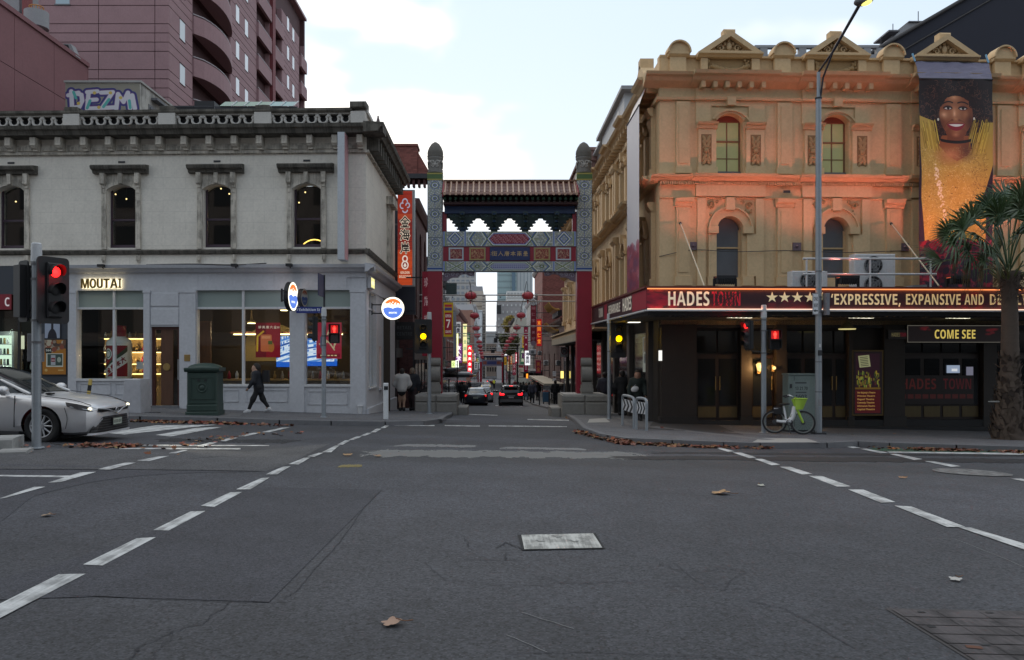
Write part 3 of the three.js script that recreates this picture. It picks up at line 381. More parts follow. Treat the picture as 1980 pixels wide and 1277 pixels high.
{
const u=LB.u,v=LB.v,L=[];
for(const[px,py,o]of[[223,376,-2],[244,385,-3],[215,402,-1.6],[427,365,-3],[443,375,-2.4],[590,372,-2.2],[578,392,-3],[8,380,-3],[30,390,-2]]){const d=LF.d(px,o),p=P(px,py,d),m=mb().ball(0,0,0,.03),t=thing('pendant_lamp','','lamp',p,0,'small pendant lamps in the upper windows');part(m.g(),'bulb',glow([1,.72,.3],1.2),t);part(mb().rod([0,.05,0],[0,.9,0],.008).g(),'cord',M.black,t);L.push(t);}
['between the others in the third window from the corner, upper left','right hand lamp behind the third window from the corner','lowest lamp behind the third window from the corner','upper lamp behind the second window from the corner','lamp by the right edge of the second window from the corner','upper lamp behind the window nearest the corner','lower lamp behind the window nearest the corner','left lamp behind the far left window','right lamp behind the far left window'].forEach((s,i)=>{L[i].userData.label='small glowing pendant lamp, '+s;});
const arcL=thing('neon_arc','curved yellow light strip glowing low in the upper window nearest the corner','light strip',LF.at(u(591),v(477),-1.2),LF.th);part(mb().tube([[-.55,0,0],[-.35,.3,0],[0,.42,0],[.35,.3,0],[.55,0,0]],.02).g(),'tube',glow([1,.6,.12],1.6),arcL);
const pl=new THREE.PointLight(new THREE.Color(1,.65,.3),1.2);pl.position.copy(LF.at(u(420),v(400),-3));pl.castShadow=true;pl.shadow.radius=4;scene.add(pl);
}
{
const u=LB.u,v=LB.v,at=(px,py,o)=>{const d=LF.d(px,o);return P(px,py,d);},size=(px,o)=>LF.d(px,o)/F;
const fl=-.3;
const sh=thing('shelf_unit','backlit golden shelf unit behind the giant bottle in the left shop window','shelves',LF.at(u(250,-2.4),0,-2.4),LF.th),w=2.3;part(mb().box(-w/2,fl,-.4,w/2,v(640),-.36).g(),'back_panel',mat([.35,.22,.07],.5),sh);
for(const py of[651,680,705,726]){part(mb().box(-w/2,v(py),-.36,w/2,v(py)+.03,.02).g(),'shelf',M.wood,sh);part(mb().box(-w/2,v(py)- .035,-.32,w/2,v(py)- .005,-.30).g(),'light_strip',glow([1,.74,.26],2.4),sh);for(let k=0;k<9;k++){const x=-w/2 + .15 + k*.24 + rr(-.04,.04),h=rr(.14,.26);part(mb().lathe([[0,0],[.05,0],[.05,h*.6],[.02,h*.78],[.02,h],[0,h]],x,v(py)+ .03,-.15,10).g(),'bottle',[M.white,M.brass,M.redPaint,M.dark][k%4],sh);}}
for(const[px,py,o,k]of[[250,690,-1.9,2.0],[470,640,-2.6,1.1],[560,640,-2.6,1.3],[640,650,-2.4,.6]]){const l=new THREE.PointLight(new THREE.Color(1,.74,.42),k);l.position.copy(at(px,py,o));l.castShadow=true;l.shadow.radius=5;scene.add(l);}
const bp=at(230,733,-1.0),s=size(230,-1),H=102*s,bt=thing('giant_bottle','giant white display bottle with red cap and red diagonal label in the left window','display bottle',[bp.x,bp.y,bp.z],LF.th),R=23*s;
const lab=canvasTex(512,512,(g)=>{g.fillStyle='#e7e4da';g.fillRect(0,0,512,512);g.save();g.translate(256,256);{g.fillStyle='#8f1520';g.fillRect(-256,-240,512,480);g.fillStyle='#3c4a34';g.beginPath();g.moveTo(-256,150);g.lineTo(256,-230);g.lineTo(256,-120);g.lineTo(-256,250);g.fill();g.fillStyle='#e9e6df';g.beginPath();g.moveTo(-256,170);g.lineTo(256,-150);g.lineTo(256,20);g.lineTo(-256,300);g.fill();g.beginPath();g.arc(-110,-110,84,0,7);g.fill();g.strokeStyle='#4a6a4a';g.lineWidth=16;g.beginPath();g.arc(-110,-110,58,0,7);g.stroke();g.save();g.rotate(-.56);['jin','tang','ben','da'].forEach((k,i)=>cjk(g,k,-200+i*104,34,84,'#8c0f1b',.19));g.restore();}g.restore();});
part(mb().lathe([[0,0],[R*.96,0],[R,.04],[R,H*.68],[R*.9,H*.74],[R*.6,H*.78],[R*.5,H*.82],[0,H*.82]],0,0,0,40).g(),'body',mat([.72,.71,.67],.25),bt);
{const lg=new THREE.CylinderGeometry(R*1.006,R*1.006,H*.62,32,1,true,-1.15,2.3);const lm=part(lg,'label',mat([1,1,1],.35,{map:lab,side:THREE.DoubleSide}),bt);lm.position.y=H*.34;part(mb().lathe([[0,H*.8],[R*.55,H*.8],[R*.55,H],[R*.5,H*1.01],[0,H*1.01]],0,0,0,24).g(),'cap',mat([.28,.01,.02],.3),bt);}
part(mb().box(-.16,-.8,-.5,.4,-.02,.3).g(),'plinth',M.dark,bt);
const pp=thing('paper_notice','small white paper notice beside the giant bottle','notice',at(270,707,-.4),LF.th);part(mb().box(-.12,-.13,0,.12,.13,.008).g(),'sheet',M.white,pp);
const P1=canvasTex(256,384,(g)=>{g.fillStyle='#6b0d1a';g.fillRect(0,0,256,384);const gr=g.createLinearGradient(0,0,256,0);g.fillStyle='#8a1020';g.fillRect(110,0,146,384);['zhen','mei','tang','da','jin'].forEach((k,i)=>cjk(g,k,28+i*40,34,30,'#e8d9c0',.14));text(g,'80',222,62,30,26,'#e8d9c0');g.fillStyle='#c1663c';g.beginPath();g.roundRect(52,130,116,190,18);g.fill();g.strokeStyle='#c79c25';g.lineWidth=20;g.beginPath();g.moveTo(16,310);g.lineTo(20,150);g.lineTo(80,96);g.stroke();g.fillStyle='#d78a5a';g.fillRect(64,146,90,30);g.fillStyle='#b06a2c';g.beginPath();g.ellipse(164,270,30,56,0,0,7);g.fill();g.fillStyle='#4f5a22';g.fillRect(130,200,44,40);});
const po=thing('window_poster','dark red poster with a gift box in the middle shop window','poster',at(518,658,-.7),LF.th);panel('print',48*size(518,-.7),67*size(518,-.7),face(1,1,P1,{lit:.22}),po,0,0,.012);part(mb().c(0,0,0,48*size(518,-.7),67*size(518,-.7),.02).g(),'backing',M.dark,po);
const P2=canvasTex(256,384,(g)=>{g.fillStyle='#a3283b';g.fillRect(0,0,256,384);g.fillStyle='#c9b48c';for(let i=0;i<9;i++){g.save();g.translate(60 + 150*hash(i,1),60 + 220*hash(i,2));g.rotate(i);g.fillRect(-50,-7,100,14);g.restore();}g.fillStyle='#7d1526';g.fillRect(16,330,224,40);g.fillStyle='#e6cf9a';for(let i=0;i<5;i++)g.fillRect(40 + i*36,344,24,12);g.fillStyle='#3c4a68';g.fillRect(40,150,40,120);});
const po2=thing('window_poster','crimson patterned poster in the shop window nearest the corner','poster',at(636,659,-.5),LF.th);panel('print',49*size(636,-.5),70*size(636,-.5),face(1,1,P2,{lit:.25}),po2,0,0,.012);part(mb().c(0,0,0,49*size(636,-.5),70*size(636,-.5),.02).g(),'backing',M.dark,po2);
const SC=canvasTex(256,256,(g)=>{g.fillStyle='#dfe8f4';g.fillRect(0,0,256,256);for(let i=0;i<7;i++){g.fillStyle=['#2f66b8','#5d8fd0','#1d4f9c','#c8d8ee'][i%4];g.save();g.translate(0,i*42 - 20);g.transform(1,-.18,0,1,0,0);g.fillRect(0,22,256,15 + 12*hash(i,4));for(let k=0;k<6;k++){g.fillStyle='#3d74c4';g.fillRect(k*46+20*hash(i,k),2,22,34*hash(k,i));}g.restore();}g.fillStyle='#1e5bc0';g.fillRect(0,214,256,42);});
for(const[a,b,y0,y1,s2]of[[534,566,650,710,'blue and white lit screen right of the red gift poster'],[590,652,655,708,'blue and white lit screen partly behind the crimson poster near the corner']]){const t=thing('display_screen',s2,'screen',at((a+b)/2,(y0+y1)/2,-1.3),LF.th),k=size(a,-1.3);part(mb().c(0,0,-.03,(b - a)*k+.05,(y1 - y0)*k+.05,.05).g(),'casing',M.black,t);panel('screen',(b - a)*k,(y1 - y0)*k,glow([1,1,1],0)&&mat([.02,.02,.02],.3,{emissive:new THREE.Color(1,1,1),emissiveMap:SC,emissiveIntensity:.55}),t,0,0,.004);}
const co=thing('shop_counter','long shop counter with bottles and trays behind the middle window','counter',at(545,735,-2.2),LF.th);part(mb().box(-2.2,fl - .2 - 0,-.3,2.6,-.02,.3).g(),'cabinet',mat([.12,.08,.05],.5),co);part(mb().box(-2.25,-.02,-.34,2.65,.04,.34).g(),'worktop',mat([.45,.27,.1],.4),co);
co.children[0].position.y=0;for(let k=0;k<16;k++)part(mb().lathe([[0,0],[.06,0],[.06,.12 + .1*hash(k,1)],[.025,.2 + .1*hash(k,1)],[.025,.3],[0,.3]],-2 + k*.29,.04,.1*hash(k,3),10).g(),'bottle',[M.redPaint,M.white,M.brass,M.grey][k%4],co);
const ls=thing('light_strip','long warm light strip across the back of the middle window','light strip',at(520,647,-3.2),LF.th);part(mb().box(-1.4,-.02,-.02,2.9,.025,.02).g(),'tube',glow([1,.78,.35],3),ls);part(mb().box(-1.5,.04,-.5,3,.1,.1).g(),'ledge',mat([.2,.08,.04],.6),ls);
for(const[px,py,o,s3]of[[550,600,-1.8,'right of the middle window'],[486,625,-3,'near the mullion of the middle window'],[612,628,-2.2,'behind the pedestrian signal pole']]){const t=thing('ceiling_lamp','round warm ceiling lamp glowing in the shop, '+s3,'lamp',at(px,py,o),LF.th);part(mb().lathe([[0,0],[.16,0],[.2,.06],[.05,.12],[.02,.5],[0,.5]],0,0,0,18).g(),'shade',mat([.4,.3,.14],.5),t);part(mb().cyl(0,-.02,0,0,.15,.15,18).g(),'bulb',glow([1,.8,.4],3.2),t);}
const wp=thing('partition','tall reddish timber panel inside the middle window','panel',at(397,690,-1.2),LF.th);part(mb().box(-.22,-1.3,0,.22,1.3,.06).g(),'board',mat([.22,.09,.04],.5,{tx:'wood',tile:1}),wp);
const bw=thing('back_wall_panel','dark brown back wall of the shop with a paler arch','wall panel',LF.at(u(470,-4.4),0,-4.4),LF.th);part(mb().box(-6,fl,-.05,6,v(560),0).g(),'wall',M.interior,bw);part(mb().ext(archPath(new THREE.Shape(),.1,2.4,v(700),v(650),.6),0,0,.001,.03).g(),'arch',mat([.4,.3,.12],.6),bw);
}
{
const u=LB.u,v=LB.v;
const bl=thing('blade_sign','tall blank pale blade sign with a red edge standing out from the upper corner facade','sign',LF.at(u(668),v(507),.1),LF.th),h=v(267)- v(507);part(mb().box(-.12,0,0,.12,h,.62).g(),'box',mat([.55,.58,.62],.4,{tx:'plaster',tile:2}),bl);part(mb().box(.121,.02,.03,.126,h - .02,.6).g(),'red_edge',mat([.55,.3,.32],.5),bl);for(const k of[.12,.5,.9])part(mb().box(-.05,h*k,-.1,.05,h*k+.08,0).g(),'bracket',M.steel,bl);
const disc=(g)=>{g.clearRect(0,0,256,256);g.save();g.beginPath();g.arc(128,128,127,0,7);g.clip();g.fillStyle='#fff9e2';g.fillRect(0,0,256,256);g.beginPath();g.arc(128,128,108,0,7);g.clip();g.fillStyle='#f6f3ea';g.fillRect(0,0,256,256);g.fillStyle='#c9652c';g.beginPath();g.moveTo(20,92);for(let i=0;i<=12;i++)g.lineTo(30 + i*17,i%2?66:92);g.lineTo(240,0);g.lineTo(0,0);g.fill();g.fillStyle='#f6f3ea';for(let i=0;i<5;i++){g.beginPath();g.arc(64 + i*32,58 + 10*Math.abs(i - 2),7,0,7);g.fill();}g.fillStyle='#4a69b5';g.beginPath();g.moveTo(10,138);g.quadraticCurveTo(70,96,128,130);g.quadraticCurveTo(186,96,246,138);g.lineTo(246,256);g.lineTo(10,256);g.fill();text(g,'MOUTAI',82,186,26,92,'#f4f4f8');g.restore();};
const dT=canvasTex(256,256,disc);
const round=(pos,ry,r,nm)=>{const t=thing('round_sign',nm,'sign',pos,ry);part(mb().at(new THREE.CylinderGeometry(r,r,.16,40),0,0,0,PI/2).g(),'drum',M.black,t);const c=new THREE.CircleGeometry(r*.985,40);const fm=mat([.3,.3,.3],.4,{map:dT,emissive:new THREE.Color(1,1,1),emissiveMap:dT,emissiveIntensity:1.0});const a=part(c,'lit_face',fm,t);a.position.z=.083;const b=part(c,'lit_face',fm,t);b.position.z=-.083;b.rotation.y=PI;part(mb().box(-r - .35,.12,-.02,-r*.9,.16,.02).box(-r - .35,-.2,-.02,-r*.9,-.16,.02).box(-r - .38,-.24,-.03,-r - .34,.2,.03).g(),'bracket',M.black,t);return t;};
round(P(760,597,29.6),0,.43,'round backlit white and blue sign bracketed off the corner building\'s side wall');
const r2=round(LF.at(u(571),v(576,571),.55),1.47,.5,'round backlit sign seen edge-on above the pier of the shopfront');r2.children.filter((c)=>c.name==='bracket')[0].position.x=0;
const rb=thing('wall_clock','second darker round sign just right of the edge-on backlit sign','sign',LF.at(u(588),v(577,588),.2),1.42);part(mb().at(new THREE.CylinderGeometry(.32,.32,.14,30),0,0,0,PI/2).g(),'drum',M.black,rb);const rf=part(new THREE.CircleGeometry(.31,30),'face',mat([.35,.33,.34],.5,{map:dT}),rb);rf.position.z=.073;
const ls=thing('lit_sign','small lit yellow sign on the splay of the corner pier','sign',P(716.5,548,28.35),PI/2);part(mb().box(-.42,-.2,-.05,.42,.2,.08).g(),'case',M.shop,ls);const yt=canvasTex(128,64,(g)=>{g.fillStyle='#d8cf84';g.fillRect(0,0,128,64);text(g,'MOUTAI',10,44,34,106,'#fff8c8');});panel('lit_face',.8,.34,mat([.3,.3,.2],.5,{emissive:new THREE.Color(1,1,1),emissiveMap:yt,emissiveIntensity:.8}),ls,0,0,.084);
}
{
const u=LB.u,v=LB.v,nb=thing('bottle_shop','dark shopfront with red fascia sign at the left edge of the picture','shopfront',[LF.x,0,LF.z],LF.th),a=u(-150),b=u(131);
part(mb().box(a,-2,-.3,a+.4,v(520),0).box(u(72),-2,-.3,b - .003,v(512),.01).box(a,v(568),-.3,b - .003,v(513),.03).g(),'front',mat([.035,.042,.055],.5),nb);
const st=canvasTex(512,64,(g)=>{g.fillStyle='#5e0d1c';g.fillRect(0,0,512,64);text(g,'C',470,50,50,34,'#d9d2cf');g.fillStyle='#c9a04a';g.beginPath();g.arc(400,32,18,0,7);g.fill();});const f0=u(-140),f1=u(24);part(mb().box(f0,v(598),.03,f1,v(568),.08).g(),'sign_box',mat([.1,.01,.02],.5),nb);panel('fascia_sign',f1 - f0,v(568)- v(598),face(1,1,st,{lit:.15}),nb,(f0+f1)/2,(v(568)+v(598))/2,.084);
part(mb().box(u(-140),v(760),-.15,u(72),v(600),-.14).g(),'pane',M.glass,nb);part(mb().box(u(-140),v(764),-.2,u(72),v(760),0).box(u(30),v(760),-.18,u(34),v(600),-.1).g(),'frame',M.black,nb);
const fr=thing('drinks_fridge','lit glass drinks fridge behind the pane at the left edge','fridge',LF.at(u(5,-.7),v(700,5),-.7),LF.th);part(mb().box(-.4,-1.1,-.5,.4,1.1,0).g(),'cabinet',M.grey,fr);part(mb().box(-.33,-1,.003,.33,.95,.02).g(),'lit_interior',glow([.55,.72,.55],.8),fr);for(let k=0;k<5;k++){part(mb().box(-.33,-.9 + k*.38,.02,.33,-.87 + k*.38,.16).g(),'shelf',M.steel,fr);for(let j=0;j<5;j++)part(mb().cyl(-.25 + j*.125,-.87 + k*.38,-.66 + k*.38,.1,.045,.035,8).g(),'bottle',[M.greenBox,M.brass,M.white][(j+k)%3],fr);}
const lb2=thing('lit_notice','small pale lit notice in the dark window right of the fridge','notice',LF.at(u(41,-.4),v(662,41),-.4),LF.th);part(mb().c(0,0,0,.2,.48,.02).g(),'sheet',glow([.7,.72,.5],.5),lb2);
const rk=thing('bottle_rack','dark rack of bottles deep in the left shop window','rack',LF.at(u(45,-1.6),0,-1.6),LF.th);part(mb().box(-1,-.5,-.3,1,v(610),-.25).g(),'back',M.interiorDark,rk);for(let k=0;k<5;k++){part(mb().box(-1,v(760)+ k*.38,-.25,1,v(760)+ k*.38 + .03,.05).g(),'shelf',M.dark,rk);for(let j=0;j<12;j++)part(mb().lathe([[0,0],[.04,0],[.04,.16],[.015,.22],[.015,.28],[0,.28]],-.9 + j*.16,v(760)+ .03 + k*.38,-.1,8).g(),'bottle',[M.greenBox,M.dark,M.brass,M.white,M.redPaint][(j*3+k)%5],rk);}
const sm=new THREE.PointLight(new THREE.Color(.8,1,.8),.7);sm.position.copy(LF.at(u(20,-.3),v(640,20),-.3));sm.castShadow=true;sm.shadow.radius=4;scene.add(sm);
const pt=canvasTex(256,384,(g)=>{g.fillStyle='#b3741f';g.fillRect(0,0,256,384);for(let i=0;i<40;i++){g.fillStyle=['#6e4a33','#9a8b78','#4d3a30','#8d4a35','#c0b49c'][i%5];g.beginPath();g.arc(256*hash(i,1),110*hash(i,2),14+16*hash(i,3),0,7);g.fill();}g.fillStyle='#1c2620';g.beginPath();g.moveTo(30,90);g.lineTo(100,90);g.lineTo(100,140);g.lineTo(65,165);g.lineTo(30,140);g.fill();text(g,'$64',36,128,34,58,'#e8e8dc');g.fillStyle='#d6d8c8';g.fillRect(40,150,186,150);g.fillStyle='#3c5046';g.fillRect(54,158,164,128);g.fillStyle='#b7b9bd';g.fillRect(92,170,50,110);g.fillStyle='#8a2634';g.fillRect(96,200,42,44);g.fillStyle='#a8b4a4';g.beginPath();g.ellipse(182,220,22,30,0,0,7);g.fill();text(g,'BEER',100,232,20,34,'#f0e8e0');g.fillStyle='#d7b06a';g.fillRect(170,330,60,14);g.beginPath();g.arc(40,336,16,0,7);g.fill();});
const po=thing('wall_poster','orange poster with a boxed drink pack and price on the dark wall beside the taxi','poster',LF.at(u(106),v(691,106),.02),LF.th);part(mb().c(0,0,.01,.9,1.28,.05).g(),'frame',M.black,po);panel('print',.84,1.22,face(1,1,pt,{dim:.85}),po,0,0,.038);
const bt=canvasTex(128,160,(g)=>{g.fillStyle='#9aa3b5';g.fillRect(0,0,128,160);g.fillStyle='#141322';g.fillRect(54,0,20,70);g.beginPath();g.moveTo(54,60);g.quadraticCurveTo(26,90,24,160);g.lineTo(104,160);g.quadraticCurveTo(102,90,74,60);g.fill();});
const bp=thing('wall_poster','pale poster of a dark bottle above the orange poster','poster',LF.at(u(102),v(640,102),.02),LF.th);part(mb().c(0,0,.008,.58,.56,.03).g(),'frame',M.dark,bp);panel('print',.54,.52,face(1,1,bt),bp,0,0,.026);
}
// ================================================================ the ochre theatre on the right
const RF=new Facade(X(1275,27),-27,.04),RS=new Facade(X(1275,27),-27,-PI/2);
const th=thing('theatre','ochre two storey theatre with pediments, arched windows and a red lit canopy','building',[RF.x,0,RF.z],RF.th);
const TH={};
const scroll=(m,x,y,z,r,dir=1,t=.03)=>{const p=[];for(let i=0;i<=16;i++){const a=i/16*3.6*PI/2*1.4,q=r*(1 - i/19);p.push([x + dir*Math.cos(a)*q,y + Math.sin(a)*q,z]);}return m.tube(p,t,6,26);};
{
const u=(px,off=0)=>RF.u(px,off),v=(py,px=1411)=>RF.v(py,px),base=-2.6,uR=u(2150),B=mb,top=v(114);
Object.assign(TH,{u,v,uR});
const cs=[1411,1616,1826,2034],holes=[];
for(const c of cs)holes.push({x0:u(c - 25),x1:u(c + 25),y0:v(541),y1:v(444),rise:(u(c + 25)- u(c - 25))/2 - .002,k:1},{x0:u(c - 25.5),x1:u(c + 25.5),y0:v(335),y1:v(234),rise:.24,k:2});
const vAw=v(600);
B().ext(wallShape(.02,vAw - .5,uR,top - .4,holes),0,0,-.45,.45).build('wall',M.cream,th);
for(const[i,h]of holes.entries()){
const w=new THREE.Group();w.name='window';th.add(w);const m1=h.k===1;
part(B().ext(archPath(new THREE.Shape(),h.x0+.02,h.x1 - .02,h.y0+.06,h.y1,h.rise - .02),0,0,-.32,.01).g(),'pane',m1?M.greyGlass:mat([.30,.29,.15],.3,{emissive:new THREE.Color(.6,.6,.26),emissiveIntensity:.08,tx:'ply',tile:1.1}),w);
const f=B().box(h.x0,h.y0,-.34,h.x0+.05,h.y1+.02,-.27).box(h.x1 - .05,h.y0,-.34,h.x1,h.y1+.02,-.27).box(h.x0,h.y0,-.34,h.x1,h.y0+.1,-.24),c=(h.x0+h.x1)/2;
if(m1)f.box(h.x0,v(479),-.34,h.x1,v(476),-.26);else f.box(h.x0,v(271.5),-.34,h.x1,v(268.5),-.25).box(h.x0,v(304),-.33,h.x1,v(302.5),-.28).box(c - .018,h.y0,-.33,c+.018,h.y1+.2,-.28);
part(f.g(),'frame',m1?M.creamTrim:mat([.2,.1,.05],.6),w);
if(!m1&&i<6){part(B().box(h.x0,v(336),-.3,h.x1,v(329),-.2).g(),'sill_box',M.midgrey,w);part(B().box(h.x0,v(232.5),-.33,h.x1,v(219),-.25).g(),'blind',mat([.22,.06,.04],.7),w);}
}
const P2=(a,b,y0,y1,z0,z1,m)=>m.box(u(a),v(y0),z0,u(b),v(y1),z1);
for(const c of cs){
const q=(a,b,y0,y1,z1,name,m=M.cream,z0=.002)=>part(P2(c+a,c+b,y0,y1,z0,z1,B()).g(),name,m,th);
const x0=u(c - 25.5),x1=u(c+25.5);
part(B().ext(archRing(x0,x1,v(234),.24,.16),0,0,.002,.1).ext(archRing(x0 - .13,x1+.13,v(234),.30,.06),0,0,.1,.06).g(),'hood_arch',M.creamTrim,th);
q(-2 - 6,-2+10,207,191,.24,'keystone',M.creamTrim);
for(const s of[-1,1]){
const a=s<0?-66:26,b=s<0?-26:66;
q(a+4,b - 2,326,252,.12,'pilaster');q(a+2,b,337,325,.17,'pilaster_base',M.creamTrim);
part(B().prof([[.1,v(252)],[.17,v(250.5)],[.2,v(246)],[.28,v(244)],[.32,v(240.5)],[.1,v(239)]],u(c+a),u(c+b)).g(),'pilaster_cap',M.creamTrim,th);
const cx=s<0?-47:48,m=B();
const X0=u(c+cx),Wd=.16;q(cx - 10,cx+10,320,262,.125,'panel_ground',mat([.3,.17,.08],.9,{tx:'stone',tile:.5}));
m.ball(X0,v(294),.15,.085,1.1,.7);for(const t of[-1,1]){for(let k=0;k<4;k++){m.at(new THREE.SphereGeometry(.05,8,6),X0 + t*(.05 + .03*(k%2)),v(294)+ .18 + k*.085,.14,0,0,t*-.6,1,2.0,.6);m.at(new THREE.SphereGeometry(.05,8,6),X0 + t*(.05 + .03*(k%2)),v(294)- .18 - k*.075,.14,0,0,t*.6,1,2.0,.6);}scroll(m,X0 + t*.08,v(294)+ .1,.15,.05,t,.016);scroll(m,X0 + t*.08,v(294)- .13,.15,.05,t,.016);}part(m.g(),'carved_panel',M.carve,th);
}
const y0=u(c - 25),y1=u(c+25),R=(y1 - y0)/2;
part(B().ext(archRing(y0,y1,v(444),R - .002,.30),0,0,.002,.09).ext(archRing(y0 - .27,y1+.27,v(444),R+.268,.05),0,0,.09,.07).g(),'archivolt',M.creamTrim,th);
q(-10,7,408,384,.2,'keystone',M.creamTrim);for(const s of[-1,1]){q(s*41 -(s<0?0:8)- 1,s*41+(s<0?16:8)- 2+(s>0?2:0),535,453,.1,'pier');q(s<0?-43:24,s<0?-24:43,452.5,439,.17,'impost',M.creamTrim);q(s<0?-44:23,s<0?-23:44,553,535.5,.16,'pier_base',M.creamTrim);
q(s<0?-64:49,s<0?-48:64,553,385,.1,'pilaster');const m=B(),sx=u(c + s*36);scroll(m,sx,v(397),.05,.12,s,.03);scroll(m,sx - s*.2,v(391),.05,.06,-s,.022);for(let k=0;k<7;k++)m.ball(sx + s*rr(-.18,.16),v(rr(388,418)),.03,rr(.03,.055),1,.6,7);part(m.g(),'carved_spandrel',M.carve,th);}
q(-67,67,381,353,.13,'frieze');
const pc=c - 3,ax=u(pc),bw=u(pc+62)- ax;
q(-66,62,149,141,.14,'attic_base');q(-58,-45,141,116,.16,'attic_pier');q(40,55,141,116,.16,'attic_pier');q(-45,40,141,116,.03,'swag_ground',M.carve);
{const m=B();for(let k=0;k<=26;k++){const t=k/26*2 - 1;m.ball(ax + t*.6,v(130)- .14*(1 - t*t)+ rr(-.02,.02),.09,rr(.05,.085),1,.8,7);}for(const s of[-1,1])for(let k=0;k<9;k++)m.ball(ax + s*.64 + rr(-.09,.09),v(134)+ k*.035,.08,rr(.035,.06),1,.8,7);part(m.g(),'swag',M.carve,th);}
part(B().prof([[-.2,v(116)],[.2,v(115)],[.26,v(112)],[.34,v(110)],[.34,v(107)],[-.2,v(106)]],ax - bw,ax+bw).g(),'pediment_base',M.creamTrim,th);
const tri=new THREE.Shape();tri.moveTo(-bw,0);tri.lineTo(bw,0);tri.lineTo(0,v(65)- v(107));tri.closePath();const hol=new THREE.Path();hol.moveTo(-bw*.66,.05);hol.lineTo(0,(v(65)- v(107))*.73);hol.lineTo(bw*.66,.05);hol.closePath();tri.holes.push(hol);
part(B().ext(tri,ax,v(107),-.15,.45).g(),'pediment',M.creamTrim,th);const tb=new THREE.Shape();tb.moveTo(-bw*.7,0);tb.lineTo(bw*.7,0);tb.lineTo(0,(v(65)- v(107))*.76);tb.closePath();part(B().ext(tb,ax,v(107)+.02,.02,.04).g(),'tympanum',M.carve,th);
{const m=B(),y=v(103);m.ball(ax,y+.2,.1,.1,1.5,.6,9).ball(ax,y+.4,.1,.06,1.2,.6,8);for(const s of[-1,1]){scroll(m,ax+s*.28,y+.13,.1,.12,s,.03);scroll(m,ax+s*.52,y+.07,.09,.06,s,.022);m.ball(ax+s*.14,y+.28,.09,.05,1.4,.6,7).ball(ax+s*.66,y+.03,.09,.035,1,.6,7);}part(m.g(),'tympanum_carving',M.creamTrim,th);}
part(B().cham(ax - .2,v(74),-.15,ax+.2,v(60),.2,.05).g(),'pediment_block',M.creamTrim,th);
part(B().prof([[-.02,v(172)],[.3,v(166)],[.42,v(163)],[.5,v(157)],[.66,v(155)],[.72,v(149)],[-.02,v(147)]],u(c - 78),u(c+85)).g(),'cornice',M.creamTrim,th);
for(let k=0;k<6;k++)q(-57 + k*23 - 4,-57 + k*23 + 4,176,164.5,.4,'modillion',M.creamTrim);
q(-66,67,190,172.5,.1,'frieze');part(B().prof([[.02,v(197)],[.17,v(196)],[.2,v(191)],[.02,v(189.5)]],u(c - 68),u(c+68)).g(),'architrave',M.creamTrim,th);q(-66,67,206,197,.06,'bay_face');q(-66,-36,239,206,.06,'bay_face');q(36,67,239,206,.06,'bay_face');
part(B().prof([[.02,v(353)],[.22,v(352)],[.3,v(348)],[.4,v(346)],[.44,v(341)],[.02,v(339)]],u(c - 76),u(c+84)).g(),'string_course',M.creamTrim,th);
}
for(const p of[1311,1512,1722,1936]){
const q=(a,b,y0,y1,z1,name,m=M.cream)=>part(P2(p+a,p+b,y0,y1,.003,z1,B()).g(),name,m,th),n=p<1400?[-4,22]:[-10,18],nn=p<1400?[0,18]:[-4,12];
q(n[0],n[1],326,199,.1,'pilaster');q(nn[0],nn[1],318,207,.125,'pilaster_panel',M.creamTrim);q(n[0]- 2,n[1]+3,337,325.5,.14,'pilaster_base',M.creamTrim);
q(n[0],n[1],535,399,.1,'pilaster');q(nn[0],nn[1],528,409,.125,'pilaster_panel',M.creamTrim);part(B().prof([[.05,v(402)],[.14,v(401)],[.17,v(395)],[.24,v(393)],[.27,v(386)],[.05,v(384.5)]],u(p+n[0]- 4),u(p+n[1]+5)).g(),'pilaster_cap',M.creamTrim,th);q(n[0]- 3,n[1]+4,553,535.5,.14,'pilaster_base',M.creamTrim);
q(-17,14,142,114,.14,'attic_pier');part(B().prof([[-.2,v(114.5)],[.16,v(114)],[.24,v(110)],[.24,v(107)],[-.2,v(106.5)]],u(p - 21),u(p+20)).g(),'attic_cap',M.creamTrim,th);
const s=new THREE.Shape();s.absarc(0,0,.35,0,PI,false);s.closePath();part(B().ext(s,u(p - .5),v(107),-.15,.35).ext(archRing(-.35,.35,0,.349,.05),u(p - .5),v(107),-.17,.46).g(),'acroterion',M.creamTrim,th);
}
B().box(.02,v(148),-.3,uR,v(142),.06).box(.02,v(142),-.35,uR,v(112),-.06).box(.02,v(112),-.36,uR,v(108),.02).build('attic',M.cream,th);
B().prof([[-.02,v(172)],[.2,v(166)],[.3,v(163)],[.38,v(157)],[.5,v(155)],[.56,v(150)],[-.02,v(148)]],-.56,uR).build('cornice',M.creamTrim,th);
B().prof([[.0,v(196.8)],[.1,v(195.8)],[.13,v(191)],[.0,v(189.7)]],-.12,uR).build('architrave',M.creamTrim,th);
B().prof([[.0,v(353)],[.14,v(352)],[.2,v(348)],[.3,v(346)],[.34,v(341.5)],[.0,v(339.5)]],-.34,uR).build('string_course',M.creamTrim,th);
{const m=B();for(let x=0;x<uR;x+=.078)m.box(x,v(359),.005,x+.045,v(353.5),.19);m.build('dentils',M.creamTrim,th);}
B().prof([[0,v(385)],[.05,v(384.5)],[.06,v(382.5)],[0,v(382)]],0,uR).build('fillet',M.creamTrim,th);
for(const px of[1340,1540,1748])part(B().box(u(px - 8),v(484),.003,u(px+8),v(469),.06).at(new THREE.OctahedronGeometry(.07),u(px),v(476.5),.08).g(),'wall_box',mat([.17,.11,.13],.6),th);part(B().box(u(1515)- .05,v(374),.13,u(1525),v(369),.15).g(),'vent',M.dark,th);
